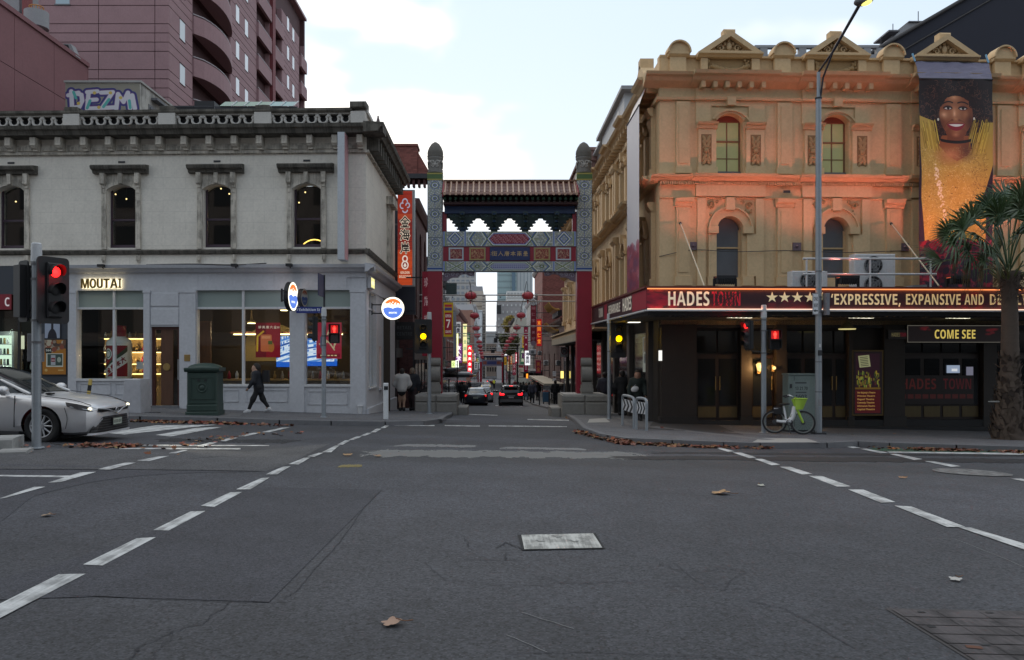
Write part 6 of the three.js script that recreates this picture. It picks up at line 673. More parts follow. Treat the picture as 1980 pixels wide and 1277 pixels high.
{
const ot=canvasTex(192,1024,(g,W,H)=>{const gr=[['#8a2a1e',0],['#a8482a',250],['#6d1f1c',300],['#7d241c',560],['#c2481c',640],['#c4501e',1024]];gr.forEach(([c,y],i)=>{g.fillStyle=c;g.fillRect(0,y,W,1024 - y);});for(let i=0;i<300;i++){g.globalAlpha=.3;g.fillStyle=['#b3401e','#7c1f1c','#a43a1f'][i%3];g.fillRect(0,1024*hash(i,1),W,4);}g.globalAlpha=1;g.strokeStyle='#a7a9bd';g.lineWidth=15;for(const[a,b,r,s,e]of[[96,118,32,2.6,6.2],[62,160,30,1.4,4.6],[96,200,34,.3,2.6],[132,156,24,3.2,8]]){g.beginPath();g.arc(a,b,r,s,e);g.stroke();}const ch=(k,y)=>{cjk(g,k,38,y,116,'#f2e4cc',.22);cjk(g,k,38,y,116,'#160b0a',.13);};ch('jin',280);ch('hai',420);ch('an',560);g.strokeStyle='#e9dccf';g.lineWidth=16;g.beginPath();g.arc(96,738,30,0,7);g.stroke();g.beginPath();g.arc(96,806,40,0,7);g.stroke();g.fillStyle='#7c1620';g.beginPath();g.arc(96,806,31,0,7);g.fill();g.fillStyle='#efe2d2';g.beginPath();g.moveTo(96,780);g.lineTo(118,812);g.lineTo(104,828);g.lineTo(88,828);g.lineTo(74,812);g.fill();g.fillStyle='#7c1620';g.fillRect(82,724,28,10);g.fillRect(90,736,12,18);text(g,'GOLDEN',34,902,38,124,'#efd9c0');text(g,'DELICIOUS',16,946,38,160,'#efd9c0');});
const d=36.2,w=28*d/F,h=182*d/F,t=thing('restaurant_sign','tall orange and red vertical restaurant sign with black Chinese characters over the lane','sign',P(783,460.5,d));part(mb().c(.05,0,-.12,w+.12,h+.12,.2).g(),'box',mat([.45,.5,.5],.4),t);panel('sign_face',w,h,face(1,1,ot,{lit:.35}),t,0,0,.004);part(mb().box(-1.4,h/2 - .5,-.16,-w/2,h/2 - .42,-.1).box(-1.4,-h/2+.4,-.16,-w/2,-h/2+.48,-.1).box(-1.2,.6,-.14,-w/2,.68,-.1).g(),'bracket',M.grey,t);
const rb=canvasTex(96,1024,(g)=>{g.fillStyle='#8a0c2c';g.fillRect(0,0,96,1024);for(let i=0;i<50;i++){g.globalAlpha=.2;g.fillStyle=i%2?'#a01436':'#6d0822';g.fillRect(0,1024*hash(i,3),96,10);}g.globalAlpha=1;['zhen','zhou','xuan'].forEach((k,i)=>cjk(g,k,22,70+i*230,54,'#e8cfd2',.13,118));});
const d2=35.6,w2=13*d2/F,h2=164*d2/F,t2=thing('red_sign','long crimson vertical sign with white brush characters beside the left red pillar','sign',P(823.6,607,d2));part(mb().c(0,0,-.06,w2+.04,h2,.1).g(),'box',M.redPaint,t2);panel('sign_face',w2,h2 - .04,face(1,1,rb,{lit:.06}),t2,0,0,-.006);part(mb().box(-.9,h2/2 - .3,-.08,-w2/2,h2/2 - .24,-.04).box(-.9,-h2/2+.3,-.08,-w2/2,-h2/2+.36,-.04).g(),'bracket',M.dark,t2);
}
lane('grey_shop_block','plain grey building with an equipment box behind the left gate pillar',-1,54.1,76,8.9,M.charcoal,{floors:[[2,4.4,0]],n:4});
lane('red_brick_shop','red brick shop with a white cornice on the left of the side street',-1,76.1,100,7.8,M.brickRed,{floors:[[1.6,3.6,0]],n:5,trim:M.white,hood:1,awning:1});
lane('brick_shop_row','longer brick shop row beyond the red brick shop on the left',-1,100.1,135,8.1,M.brickRed,{floors:[[-.6,1.6,0]],n:6});
lane('terracotta_block','taller pink terracotta block on the left of the street',-1,150,180,10.9,mat([.38,.20,.15],.85,{tx:'plaster',tile:3}),{x:-4.1,floors:[[-2,0,0],[1.5,3.5,0],[5,7,0]],n:5,awning:1.2});
lane('grey_office_block','pale grey offices beyond the terracotta block on the left',-1,181,245,14,mat([.4,.42,.44],.7),{x:-4.1,floors:[[-3,-1,0],[1,3,0],[5,7,0],[9,11,0]],n:8,hw:1.6});
lane('low_tiled_shop','low brick shop with golden upturned Chinese eaves past the theatre',1,63.2,90,5.2,M.brickDark,{floors:[[0,2.4,0]],n:4,awning:1.6,awnMat:mat([.4,.35,.27],.7),shopTop:-.1});
lane('brick_gable_house','red brick house end with a cream edge seen under the right of the gate',1,91,108,13.2,M.brickRed,{floors:[[2,4.4,1],[6,8.6,1]],n:4,trim:M.paleConc,hood:1,awning:1.4});
lane('cream_terrace','cream terrace with a small ornate gable on the right of the side street',1,108.1,128,10.2,M.paleConc,{floors:[[1,3.4,1],[4.6,6.6,1]],n:4,trim:M.white,hood:1,awning:1.6,x:5.5});
lane('cream_hall','plain cream hall with a dark overhanging roof on the right',1,140,175,8.9,mat([.5,.47,.4],.85,{tx:'plaster',tile:3}),{x:3.9,floors:[[2,4,0]],n:4,trim:M.dark,awning:.8});
lane('dull_brick_block','brown brick block at the far right of the side street',1,176,245,10,M.brickBrown,{x:4.0,floors:[[-3,-1,0],[1,3,0],[5,7,0]],n:8,hw:1.2});
{
const B=mb,t=thing('ornate_gable','small ornate white gable with a pointed niche over the cream terrace','gable',P(1046,612,101));const k=101/F,sh=new THREE.Shape();sh.moveTo(-16*k,0);sh.lineTo(16*k,0);sh.lineTo(15*k,34*k);sh.lineTo(7*k,46*k);sh.lineTo(4*k,78*k);sh.lineTo(-2*k,84*k);sh.lineTo(-4*k,50*k);sh.lineTo(-10*k,40*k);sh.lineTo(-16*k,30*k);sh.closePath();part(B().ext(sh,0,0,-1,.8).g(),'gable_wall',M.paleConc,t);part(B().box(-17*k,28*k,-1.1,16*k,31*k,.0).box(-12*k,42*k,-1.1,9*k,44.5*k,0).g(),'string',M.white,t);for(const[a,b,r]of[[-12,36,3],[10,40,3],[-3,62,3],[3,56,2.6]])part(B().ball(a*k,b*k,-.1,r*k).g(),'urn',M.white,t);
const ns=new THREE.Shape();ns.moveTo(-6*k,0);ns.lineTo(6*k,0);ns.lineTo(5*k,16*k);ns.lineTo(0,26*k);ns.lineTo(-5*k,16*k);ns.closePath();const hh=new THREE.Path();hh.moveTo(-2*k,6*k);hh.lineTo(0,18*k);hh.lineTo(2*k,6*k);hh.closePath();ns.holes.push(hh);part(B().ext(ns,9*k,2*k,-.1,.3).g(),'niche',M.white,t);
const gm=mat([.5,.27,.06],.45),e=thing('golden_eaves','two tiers of golden upturned eaves on the low shop past the theatre','roof',[5.7,0,-69]);for(const[py,s]of[[600,1],[640,1.25]]){const y=Y(py,69),sh2=new THREE.Shape();sh2.moveTo(0,-.1);sh2.quadraticCurveTo(-.62,-.02,-.95*s,.62);sh2.quadraticCurveTo(-.55,.10,0,.08);sh2.closePath();part(B().ext(sh2,.1,y,-6,6.5).g(),'eave',gm,e);for(let q=0;q<10;q++)part(B().tube([[.05,y + .1,.4 - q*.66],[-.45,y + .12,.4 - q*.66],[-.86*s,y + .66,.4 - q*.66]],.05,6).g(),'tile_rib',mat([.55,.36,.12],.4),e);part(B().box(-.05,y - .5,-6,.3,y - .02,.5).g(),'dark_board',M.black,e);}
}
function tower(name,label,px0,px1,py0,d,m,o={}){
const t=thing(name,label,'tower',[0,0,-d]),B=mb,x0=X(px0,d),x1=X(px1,d),top=Y(py0,d),bot=Y(o.bot??745,d),dp=o.dp??30;part(B().box(x0,bot,-dp,x1,top,0).g(),'shaft',m,t);
const nx=o.nx??0,ny=o.ny??0;if(nx){const w=(x1 - x0)/nx,h=(top -(o.wb?Y(o.wb,d):bot))/ny,g=B().box(-w*(o.fw??.32),-h*(o.fh??.28),0,w*(o.fw??.32),h*(o.fh??.28),.25).g();for(let i=0;i<nx;i++)for(let j=0;j<ny;j++)put(g,'pane',o.pane??M.glassDark,t,x0+(i+.5)*w,top -(j+.5)*h,.002);}
for(const y of o.bands??[])part(B().box(x0 - .2,Y(y+2,d),-dp,x1+.2,Y(y,d),.5).g(),'band',o.trim??m,t);return t;
}
const haze=[.42,.43,.45];
tower('pale_tower','pale grey stone tower left of the gap of sky under the gate',862,918.5,470,420,mat([.40,.385,.37],.8),{nx:6,ny:24,bands:[545],pane:mat([.2,.22,.25],.2),fw:.3});
tower('stepped_tower','beige stepped office tower with a grey top right beside the gap of sky',903,934.5,563,380,mat([.46,.40,.34],.85),{bands:[590,612],nx:1,ny:6,fw:.02,fh:.02});
tower('tower_cap','grey roof storey on the beige stepped tower',905,933,554,382,mat([.28,.28,.3],.8),{bot:566,dp:20});
tower('corner_tower','slim beige tower with a dark ribbed edge at the gap of sky',932,938.8,570,360,mat([.42,.37,.32],.85),{nx:1,ny:30,fw:.36,fh:.18,pane:mat([.2,.17,.16],.4)});
tower('white_block','white flat block low in front of the beige tower',919,931.5,602,330,mat([.6,.62,.64],.7),{bands:[600]});
tower('glass_tower','blue green glass tower right of the gap of sky',961.5,999,450,520,mat([.20,.27,.28],.2),{nx:10,ny:16,fw:.44,fh:.36,pane:mat([.26,.36,.37],.12),bot:640});
tower('glass_tower_fin','dark blue recess on the edge of the glass tower',990,996.5,452,517,mat([.07,.13,.18],.2),{bot:566,dp:6});
tower('white_tower','white ribbed tower behind the red lantern on the right',996.8,1030,455,560,mat([.56,.57,.57],.6),{nx:5,ny:1,fw:.06,fh:.5,pane:mat([.2,.24,.28],.4)});
tower('white_podium','stepped white podium building in front of the glass tower',980,1018,563,480,mat([.62,.62,.6],.7),{bands:[574,582],nx:6,ny:9,pane:mat([.35,.36,.36],.4),wb:700});
tower('grey_stone_block','grey stone building with star shaped windows below the glass tower',960.5,1010,584,330,mat([.30,.28,.28],.85),{nx:6,ny:8,fw:.16,fh:.16,pane:mat([.5,.5,.48],.5),wb:690});
tower('dark_sign_tower','narrow black panel on the edge of the grey stone building',961,969,590,326,M.black,{bot:607,dp:2});
tower('horizon_block','low grey block closing the gap of sky at the end of the street',925,985,641,600,mat([.36,.36,.37],.8),{nx:14,ny:6,fw:.4,fh:.12,pane:mat([.3,.33,.34],.4)});
tower('horizon_hall','low brown brick hall beyond the distant gate',936,975,664,420,mat([.22,.17,.14],.8),{nx:8,ny:4,fw:.2,fh:.2});
// ================================================================ behind the corner building: maroon apartment tower, shed and low block
{
const B=mb,xs=-19.4,d0=47.7,fh=2.75,t=thing('apartment_tower','maroon panelled apartment tower with curved balconies behind the corner building','building',[xs,0,-d0]),top=Y(40,82.5),xl=X(55,d0)- xs;
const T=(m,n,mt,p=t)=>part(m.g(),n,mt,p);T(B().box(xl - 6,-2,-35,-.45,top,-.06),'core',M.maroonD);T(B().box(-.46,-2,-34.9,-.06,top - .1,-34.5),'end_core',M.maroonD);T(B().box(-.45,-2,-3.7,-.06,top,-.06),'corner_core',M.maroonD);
const bands=[[0,.55],[.55,1.1],[1.1,1.65],[1.65,2.75]],y0f=9.4,front=[[xl - 6,X(190,d0)- xs],[X(190,d0)- xs,X(299,d0)- xs],[X(299,d0)- xs,0]];
const nF=Math.ceil((Math.min(top,34)- y0f)/fh),gap=.022;
for(let f=0;f<nF;f++)for(const[a,b]of bands){const y0=y0f + f*fh + a + gap,y1=y0f + f*fh + b - gap;if(f<9)for(const[u,w]of front){T(B().box(u + gap,y0,-.1,w -(w===0?0:gap),y1,0),'panel',M.maroon);}
for(const[u,w]of[[0,3.8],[11.2,17.8],[21.8,22.6],[25.7,32.2]])T(B().box(-.1,y0,-w+gap,.0,y1,-(u===0?.1:u)- gap),'panel',M.maroon);}
const win=(d,y,w,h,m)=>{const g=new THREE.Group();g.name='window';t.add(g);T(B().box(-.04,y,-(d - d0)- w,.015,y+h,-(d - d0)),'pane',m??mat([.85,.88,.9],.25),g);T(B().box(-.05,y - .05,-(d - d0)- w - .05,.03,y,-(d - d0)+.05).box(-.05,y+h,-(d - d0)- w - .05,.03,y+h+.05,-(d - d0)+.05),'frame',M.maroonD,g);};
for(let f=0;f<nF;f++){const y=y0f + f*fh + 1.62;if(f<8){win(49.4,y - .15,.8,1.2,mat([.6,.65,.67],.2));}win(60.2,y,.75,1.25);win(62.4,y - .15,.75,1.25);win(75.2,y,.7,1.25);win(77.2,y - .2,.7,1.25);
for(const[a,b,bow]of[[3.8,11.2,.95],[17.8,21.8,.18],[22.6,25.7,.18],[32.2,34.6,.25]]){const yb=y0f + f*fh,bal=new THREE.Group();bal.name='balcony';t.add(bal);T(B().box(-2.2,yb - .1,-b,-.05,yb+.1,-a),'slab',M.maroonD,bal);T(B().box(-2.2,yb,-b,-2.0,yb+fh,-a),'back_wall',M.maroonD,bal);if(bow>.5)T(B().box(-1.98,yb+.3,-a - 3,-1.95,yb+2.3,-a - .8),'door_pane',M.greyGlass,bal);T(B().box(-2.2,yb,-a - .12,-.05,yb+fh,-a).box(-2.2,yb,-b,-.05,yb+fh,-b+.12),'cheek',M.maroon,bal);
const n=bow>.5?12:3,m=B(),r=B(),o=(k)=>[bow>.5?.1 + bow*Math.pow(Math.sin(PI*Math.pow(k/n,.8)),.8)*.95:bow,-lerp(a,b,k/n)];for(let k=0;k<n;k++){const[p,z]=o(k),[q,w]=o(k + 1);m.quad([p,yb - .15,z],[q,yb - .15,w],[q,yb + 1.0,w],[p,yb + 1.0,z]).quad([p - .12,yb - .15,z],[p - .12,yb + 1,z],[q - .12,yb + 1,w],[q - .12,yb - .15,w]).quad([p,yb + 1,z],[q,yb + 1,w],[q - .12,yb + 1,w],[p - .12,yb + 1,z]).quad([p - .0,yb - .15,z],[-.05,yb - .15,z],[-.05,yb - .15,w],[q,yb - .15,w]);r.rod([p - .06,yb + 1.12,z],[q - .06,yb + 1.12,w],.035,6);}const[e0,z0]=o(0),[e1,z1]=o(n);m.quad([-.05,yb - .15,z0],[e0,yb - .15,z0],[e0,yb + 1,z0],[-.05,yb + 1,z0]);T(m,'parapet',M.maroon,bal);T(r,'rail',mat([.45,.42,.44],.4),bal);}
}
T(B().box(-.1,y0f,-22.62,.25,top,-21.8),'fin',mat([.16,.03,.035],.7));T(B().box(-.5,top,-35,.12,top+.25,0),'coping',M.maroon);T(B().box(-.1,0,-35,0,y0f,0).box(xl - 6,0,-.1,-.1,y0f,-.002),'lower_wall',M.maroon);
const fw=new THREE.Group();fw.name='window';t.add(fw);const fx=X(107,d0)- xs,fx2=X(134,d0)- xs;T(B().box(fx,Y(8,d0),-.02,fx2,Y(-60,d0),.012),'pane',mat([.35,.45,.5],.1),fw);T(B().box(fx - .06,Y(10.5,d0),-.02,fx2+.06,Y(8,d0),.05),'frame',M.midgrey,fw);
const lx=-22,l0=30,l1=43.3,lt=Y(127,43.3),low=thing('maroon_block','lower dark maroon panelled block at the upper left edge','building',[lx,0,-l0]);part(B().box(-14,-2,-(l1 - l0),-.06,lt - .1,0).g(),'core',M.maroonD,low);for(let j=0;j<4;j++)for(let k=0;k<4;k++){const y1=lt - j*2.6 - .015,y0=y1 - 2.57;part(B().box(-.06,y0,-(k + 1)*3.32 + .015,0,y1,-k*3.32 - .015).g(),'panel',M.maroonLow,low);}part(B().box(-14,-2,-(l1 - l0)- .05,-.0,lt - .02,-(l1 - l0)).g(),'end_wall',M.maroonLow,low);part(B().box(-14,lt - .1,-(l1 - l0),.1,lt+.12,0).g(),'coping',M.maroonLow,low);
const vd=41,vk=vd/F,v=thing('roof_vent','pale grey drum vent with an orange cage on the maroon block','vent',P(70,58,39.5));part(B().cyl(0,3*vk,33*vk,0,21*vk,21*vk,28).cyl(0,-12*vk,3*vk,0,12*vk,12*vk,20).g(),'drum',M.grey,v);{const m=B();for(let k=0;k<14;k++){const a=k/14*2*PI;m.rod([Math.cos(a)*12*vk,33*vk,Math.sin(a)*12*vk],[Math.cos(a)*12*vk,42*vk,Math.sin(a)*12*vk],.02,5);}m.at(new THREE.TorusGeometry(12*vk,.03,6,24),0,42*vk,0,PI/2);part(m.g(),'cage',mat([.45,.2,.06],.7),v);}
const wd=thing('roof_cabin','pale cabin with a dark window at the far upper left corner','cabin',P(28,30,40));part(B().box(-3,-1,-2,.05,2.4,-.3).g(),'wall',M.grey,wd);part(B().box(-.55,-.6,-.29,.9,.3,-.2).g(),'pane',M.glassDark,wd);part(B().box(.3,-1,-.6,.55,2.4,-.1).g(),'post',mat([.2,.05,.05],.7),wd);
const hd=thing('roof_hatch','tilted white hatch on the slope of the maroon block','hatch',P(130,98,42));part(B().ext((()=>{const s=new THREE.Shape();s.moveTo(-.5,0);s.lineTo(.55,-.35);s.lineTo(.28,.28);s.lineTo(-.5,.3);return s;})(),0,0,-.3,.5).g(),'frame',M.grey,hd);part(B().ext((()=>{const s=new THREE.Shape();s.moveTo(-.1,0);s.lineTo(.3,-.14);s.lineTo(.14,.22);s.lineTo(-.1,.24);return s;})(),0,0,.201,.02).g(),'opening',M.black,hd);
const sd=36.5,sk=sd/F,gt=canvasTex(512,220,(g)=>{g.fillStyle='#8a8578';g.fillRect(0,0,512,220);const ln=(pts,w,c)=>{g.strokeStyle=c;g.lineWidth=w;g.beginPath();pts.forEach(([a,b],i)=>i?g.lineTo(a,b):g.moveTo(a,b));g.stroke();};const L=[[[40,60],[46,180]],[[46,70],[110,86],[116,130],[96,176],[46,184]],[[150,66],[220,60]],[[160,66],[150,190]],[[152,126],[214,122]],[[150,190],[232,186]],[[246,70],[326,66],[252,186],[336,180]],[[350,190],[362,80],[400,140],[430,70],[446,188]],[[460,90],[478,188]],[[20,90],[90,70]]];L.forEach((l)=>ln(l,62,'#3a3a72'));L.forEach((l)=>ln(l.map(([a,b])=>[a,b - 14]),14,'#7a3a58'));L.forEach((l)=>ln(l,40,'#6a4a7a'));L.forEach((l)=>ln(l,30,'#c9c6cc'));[[[56,66],[72,110]],[[170,130],[150,186]],[[262,176],[300,120]],[[440,130],[446,184]]].forEach((l)=>ln(l,20,'#58a8a0'));for(const[a,b]of[[200,72],[310,72],[380,108],[90,150],[230,180]]){g.fillStyle='#c8ae5a';g.beginPath();g.arc(a,b,12,0,7);g.fill();}ln([[180,208],[320,204]],14,'#9a4a4a');});
const sh=thing('roof_shed','rooftop shed with white blue and teal graffiti letters behind the balustrade','shed',P(126,218,sd)),sw=144*sk,shh=58*sk;part(B().box(0,-1,-4.5,sw,shh,0).g(),'wall',mat([.45,.43,.39],.8,{tx:'grime',tile:3}),sh);part(B().box(-.05,shh,-4.55,sw+.08,shh+.09,.06).g(),'roof_edge',M.paleConc,sh);panel('graffiti',sw,shh*.98,face(1,1,gt,{rough:.8}),sh,sw/2,shh*.49,.004);part(B().box(sw+.002,shh*.35,-2.6,sw+.08,shh*.42,-1).box(sw+.002,shh*.7,-2.8,sw+.3,shh*.78,-1.2).box(sw+.002,-.2,-1.5,sw+.03,shh*.5,-.9).g(),'ledge',M.midgrey,sh);
const lv=thing('louvre_unit','dark louvred plant unit on the roof right of the graffiti shed','plant unit',P(375,213,36));for(let k=0;k<4;k++){part(B().box(-1.2,-.3 + k*.14,-.1,.85,-.22 + k*.14,0).g(),'louvre',M.dark,lv);}part(B().box(.0,-.6,-1,.9,.42,-.02).box(-1.2,-.6,-1,-.1,.2,-.3).g(),'casing',M.black,lv);
const gr=thing('roof_glazing','row of sloping green glass panels above the balustrade near the corner','skylight',P(424,205,31));for(let k=0;k<6;k++){const a=k*24*31/F,b=(k + .92)*24*31/F,c=k<4?[.16,.27,.22]:[.2,.36,.38];part(B().quad([a,0,0],[b,0,0],[b + .12,.26,-.3],[a + .12,.26,-.3]).quad([b,0,-.02],[a,0,-.02],[a + .12,.26,-.32],[b + .12,.26,-.32]).g(),'glass_panel',mat(c,.15,{side:THREE.DoubleSide}),gr);part(B().rod([b+.02,0,0],[b+.14,.28,-.3],.025).g(),'bar',M.white,gr);}
part(B().box(-.2,-.9,-1.4,3,.0,-.05).g(),'kerb',M.dark,gr);
const sp=thing('spire','small dark pointed finial just behind the roof corner','finial',P(731,262,33));part(B().lathe([[.18,0],[.14,.1],[.17,.14],[.05,.7],[.035,.72],[.04,.78],[.0,.84]],0,0,0,12).g(),'cone',mat([.12,.09,.09],.8),sp);part(B().cyl(0,-1.4,0,0,.2,.2,10).g(),'stem',M.dark,sp);
}
{
const B=mb,t=thing('fly_tower','huge black pitched roof rising behind the theatre at the upper right','roof',[0,0,-46]),d=46,sh=new THREE.Shape();sh.moveTo(X(1672,d),Y(112,d));sh.lineTo(X(1875,d),Y(-4,d));sh.lineTo(X(2400,d),Y(-300,d));sh.lineTo(X(2400,d),Y(200,d));sh.lineTo(X(1672,d),Y(200,d));sh.closePath();part(B().ext(sh,0,0,-25,25).g(),'gable',mat([.012,.013,.026],.75,{tx:'plaster',tile:4}),t);const a=P(1668,112,d),b=P(2100,-138,d);part(B().rod([a.x,a.y,.1],[b.x,b.y,.1],.12,6).rod([a.x+.3,a.y - .75,.05],[b.x+.3,b.y - .75,.05],.05,6).g(),'verge',mat([.035,.03,.03],.5),t);
const c=thing('roof_parapet','grey parapet with square openings behind the theatre pediments','parapet',[0,0,-44]),y0=Y(112,44),y1=Y(105,44),y2=Y(92,44),y3=Y(87,44);part(B().box(X(1460,44),y0,-.3,X(1700,44),y1,0).g(),'lower_rail',M.grey,c);part(B().box(X(1460,44),y2,-.3,X(1700,44),y3,0).g(),'upper_rail',M.grey,c);for(let px=1460;px<1690;px+=25)part(B().box(X(px+11,44),y1,-.28,X(px+25,44),y2,-.02).g(),'post',M.grey,c);
const e=thing('office_slab','pale grey stepped office roof beyond the black roof','building',[0,0,-75]),s2=new THREE.Shape();[[1715,120],[1715,78],[1758,43],[1800,43],[1880,-4],[2000,-4],[2000,120]].forEach(([a,b],i)=>s2[i?'lineTo':'moveTo'](X(a,75),Y(b,75)));part(B().ext(s2,0,0,-12,12).g(),'wall',M.grey,e);part(B().box(X(1756,75),Y(44,75),-12,X(1885,75),Y(42,75),.2).box(X(1709,75),Y(69,75),-2,X(1730,75),Y(66,75),1).g(),'edge',M.midgrey,e);for(const[px,a,b]of[[1727,66,46],[1776,43,22],[1704,88,72]])part(B().rod([X(px,75),Y(a,75),0],[X(px,75),Y(b,75),0],.04,5).g(),'mast',M.dark,e);
const bc=thing('brick_tower_block','brown brick block with a corbelled top behind the right gate pillar','building',[X(1195,50),0,-50]),yt=Y(253,50);part(B().box(0,-2,-2,3,yt,0).box(-.0,-2,-14,.3,yt,-2).g(),'wall',M.brickBrown,bc);part(B().box(-.12,yt - .9,-14,3,yt - .6,.12).box(-.15,yt - .2,-14,3,yt,.15).g(),'corbel',M.brickBrown,bc);bc.position.x=6.3;bc.position.z=-54;
const wg=thing('white_gable_block','pale rendered block with projecting eaves above the theatre side','building',[0,0,-40]),k=40;part(B().box(X(1207,k),4,-8,X(1290,k),Y(180,k),0).g(),'wall',mat([.5,.52,.54],.8),wg);part(B().box(X(1198,k),Y(180,k),-9,X(1295,k),Y(173,k),.6).g(),'eave',M.grey,wg);part(B().box(X(1190,46),4,-14,X(1215,46),Y(225,46),-6).box(X(1180,46),Y(236,46),-15,X(1212,46),Y(231,46),-5.6).g(),'lower_wing',mat([.42,.44,.46],.8),wg);part(B().box(X(1207,k)- .02,Y(232,k),-3,X(1207,k)- .0,Y(195,k),-1.6).g(),'pane',M.white,wg);
}
for(const[x0,x1,h,c,lab]of[[-48,-5.5,23,[.24,.2,.18],'brown office block opposite the corner building, behind the viewer'],[6,52,24,[.26,.25,.24],'grey office block opposite the theatre, behind the viewer']]){
const t=thing('opposite_block',lab,'building',[0,0,11]),m=mat(c,.8,{tx:'plaster',tile:3});part(mb().box(x0,-2,0,x1,h,14).g(),'wall',m,t);const g=mb().box(-.8,-1,-.04,.8,1,.02).g();for(let y=4.6;y<h - 1;y+=3.6)for(let x=x0+2;x<x1 - 1;x+=2.9)put(g,'pane',M.glassDark,t,x,y+.6,0);part(mb().box(x0,h - .5,-.5,x1,h,0).box(x0,3,-2.6,x1,3.35,0).g(),'cornice',M.midgrey,t);part(mb().box(x0+.5,-1.5,-.03,x1 - .5,2.8,.01).g(),'shopfront',M.glassDark,t);
}
// ================================================================ signals, poles and signs
const B=mb,add=(m,n,mt,par,l)=>part(m.g(),n,mt,par,l);
const capM=mat([.62,.64,.66],.5,{tx:'metal',tile:.7});
function head(par,x,y,z,ry,s,on,color,o={}){
const g=new THREE.Group();g.name='signal_head';g.position.set(x,y,z);g.rotation.y=ry;par.add(g);const w=.30*s,h=.36*s,sh=new THREE.Shape(),W=(o.board??.56)*s/2,H=(o.bh??1.42)*s/2,r=.1*s;sh.moveTo(-W+r,-H);sh.lineTo(W - r,-H);sh.quadraticCurveTo(W,-H,W,-H+r);sh.lineTo(W,H - r);sh.quadraticCurveTo(W,H,W - r,H);sh.lineTo(-W+r,H);sh.quadraticCurveTo(-W,H,-W,H - r);sh.lineTo(-W,-H+r);sh.quadraticCurveTo(-W,-H,-W+r,-H);
add(B().ext(sh,0,0,-.03,.03),'backboard',M.black,g);add(B().cham(-w/2,-h*1.5,-.16*s,w/2,h*1.5,.06,.02),'housing',M.black,g);
for(let k=0;k<3;k++){const cy=(1 - k)*h;const c=on===k?color:null;const l=B().at(new THREE.SphereGeometry((o.lens??.125)*s,18,10,0,2*PI,0,PI/2),0,cy,.06,PI/2,0,0,1,.3,1);add(l,'lens',c?mat([.1,.02,.01],.3,{emissive:new THREE.Color().setRGB(...c),emissiveIntensity:1}):M.black,g);const v=B(),R=.14*s,D=.2*s;for(let i=0;i<16;i++){const a=-.5 + i/16*(PI + 1),b=-.5 +(i + 1)/16*(PI + 1),dp=(q)=>D*(.35 + .65*clamp(Math.sin(q)*.5 + .55));const A=[Math.cos(a)*R,cy + Math.sin(a)*R],C=[Math.cos(b)*R,cy + Math.sin(b)*R];v.quad([...A,.05],[...C,.05],[...C,.06 + dp(b)],[...A,.06 + dp(a)]).quad([...A,.06 + dp(a)],[...C,.06 + dp(b)],[C[0]*.95,C[1],.06 + dp(b)],[A[0]*.95,A[1],.06 + dp(a)]);}add(v,'visor',M.black,g);}
if(on>=0){const l=new THREE.PointLight(new THREE.Color().setRGB(...color.map((q)=>q/Math.max(...color))),.22);l.position.set(0,(1 - on)*h,.3);l.castShadow=true;l.shadow.radius=3;g.add(l);}
return g;
}
function pedHead(par,x,y,z,ry,s=1){const g=new THREE.Group();g.name='pedestrian_head';g.position.set(x,y,z);g.rotation.y=ry;par.add(g);for(const k of[0,1]){add(B().cham(-.15*s,-k*.3*s - .14*s,-.14,.15*s,-k*.3*s+.14*s,.06,.015),'housing',M.black,g);add(B().box(-.17*s,-k*.3*s+.14*s,-.02,.17*s,-k*.3*s+.155*s,.18).box(-.17*s,-k*.3*s - .1*s,-.02,-.155*s,-k*.3*s+.14*s,.16).box(.155*s,-k*.3*s - .1*s,-.02,.17*s,-k*.3*s+.14*s,.16),'visor',M.black,g);}
const fg=B().ball(0,.078*s,.065,.021*s,1,.4).box(-.027*s,-.02*s,.061,.027*s,.055*s,.068).box(-.046*s,-.015*s,.061,-.031*s,.05*s,.068).box(.031*s,-.015*s,.061,.046*s,.05*s,.068).box(-.026*s,-.105*s,.061,-.004*s,-.02*s,.068).box(.004*s,-.105*s,.061,.026*s,-.02*s,.068);add(fg,'red_figure',glow([2.2,.06,.04],1.3),g);add(B().box(-.11*s,-.12*s,.058,.11*s,.12*s,.0605),'lens',glow([.35,.008,.008],.8),g);add(B().box(-.11*s,-.42*s,.058,.11*s,-.18*s,.0605),'lens',M.blackGloss,g);return g;}
function pole(name,label,px,d,topPy,r,o={}){const p=onGround(px,d,o.lift??FPL),t=thing(name,label,o.cat??'traffic light',p,0),H=Y(topPy,d)- p.y;add(B().cyl(0,-.05,H -(o.cap??.3),0,r,r,18).cyl(0,0,.02,0,r*1.7,r*1.6,18),'pole',M.galv,t);if(o.cap!==0)add(B().cyl(0,H -(o.cap??.3),H - .02,0,r*1.22,r*1.1,18).cyl(0,H - .02,H,0,r*1.1,r*.9,18),'cap',capM,t);const yy=(py)=>Y(py,d)- p.y,xx=(q)=>X(q,d)- p.x;return{t,yy,xx,H,p};}
const band=(t,y,r)=>add(B().cyl(0,y - .02,y+.02,0,r+.012,r+.012,18),'strap',M.midgrey,t);
const RED=[2.6,.03,.03],AMB=[2.3,1.25,.0];
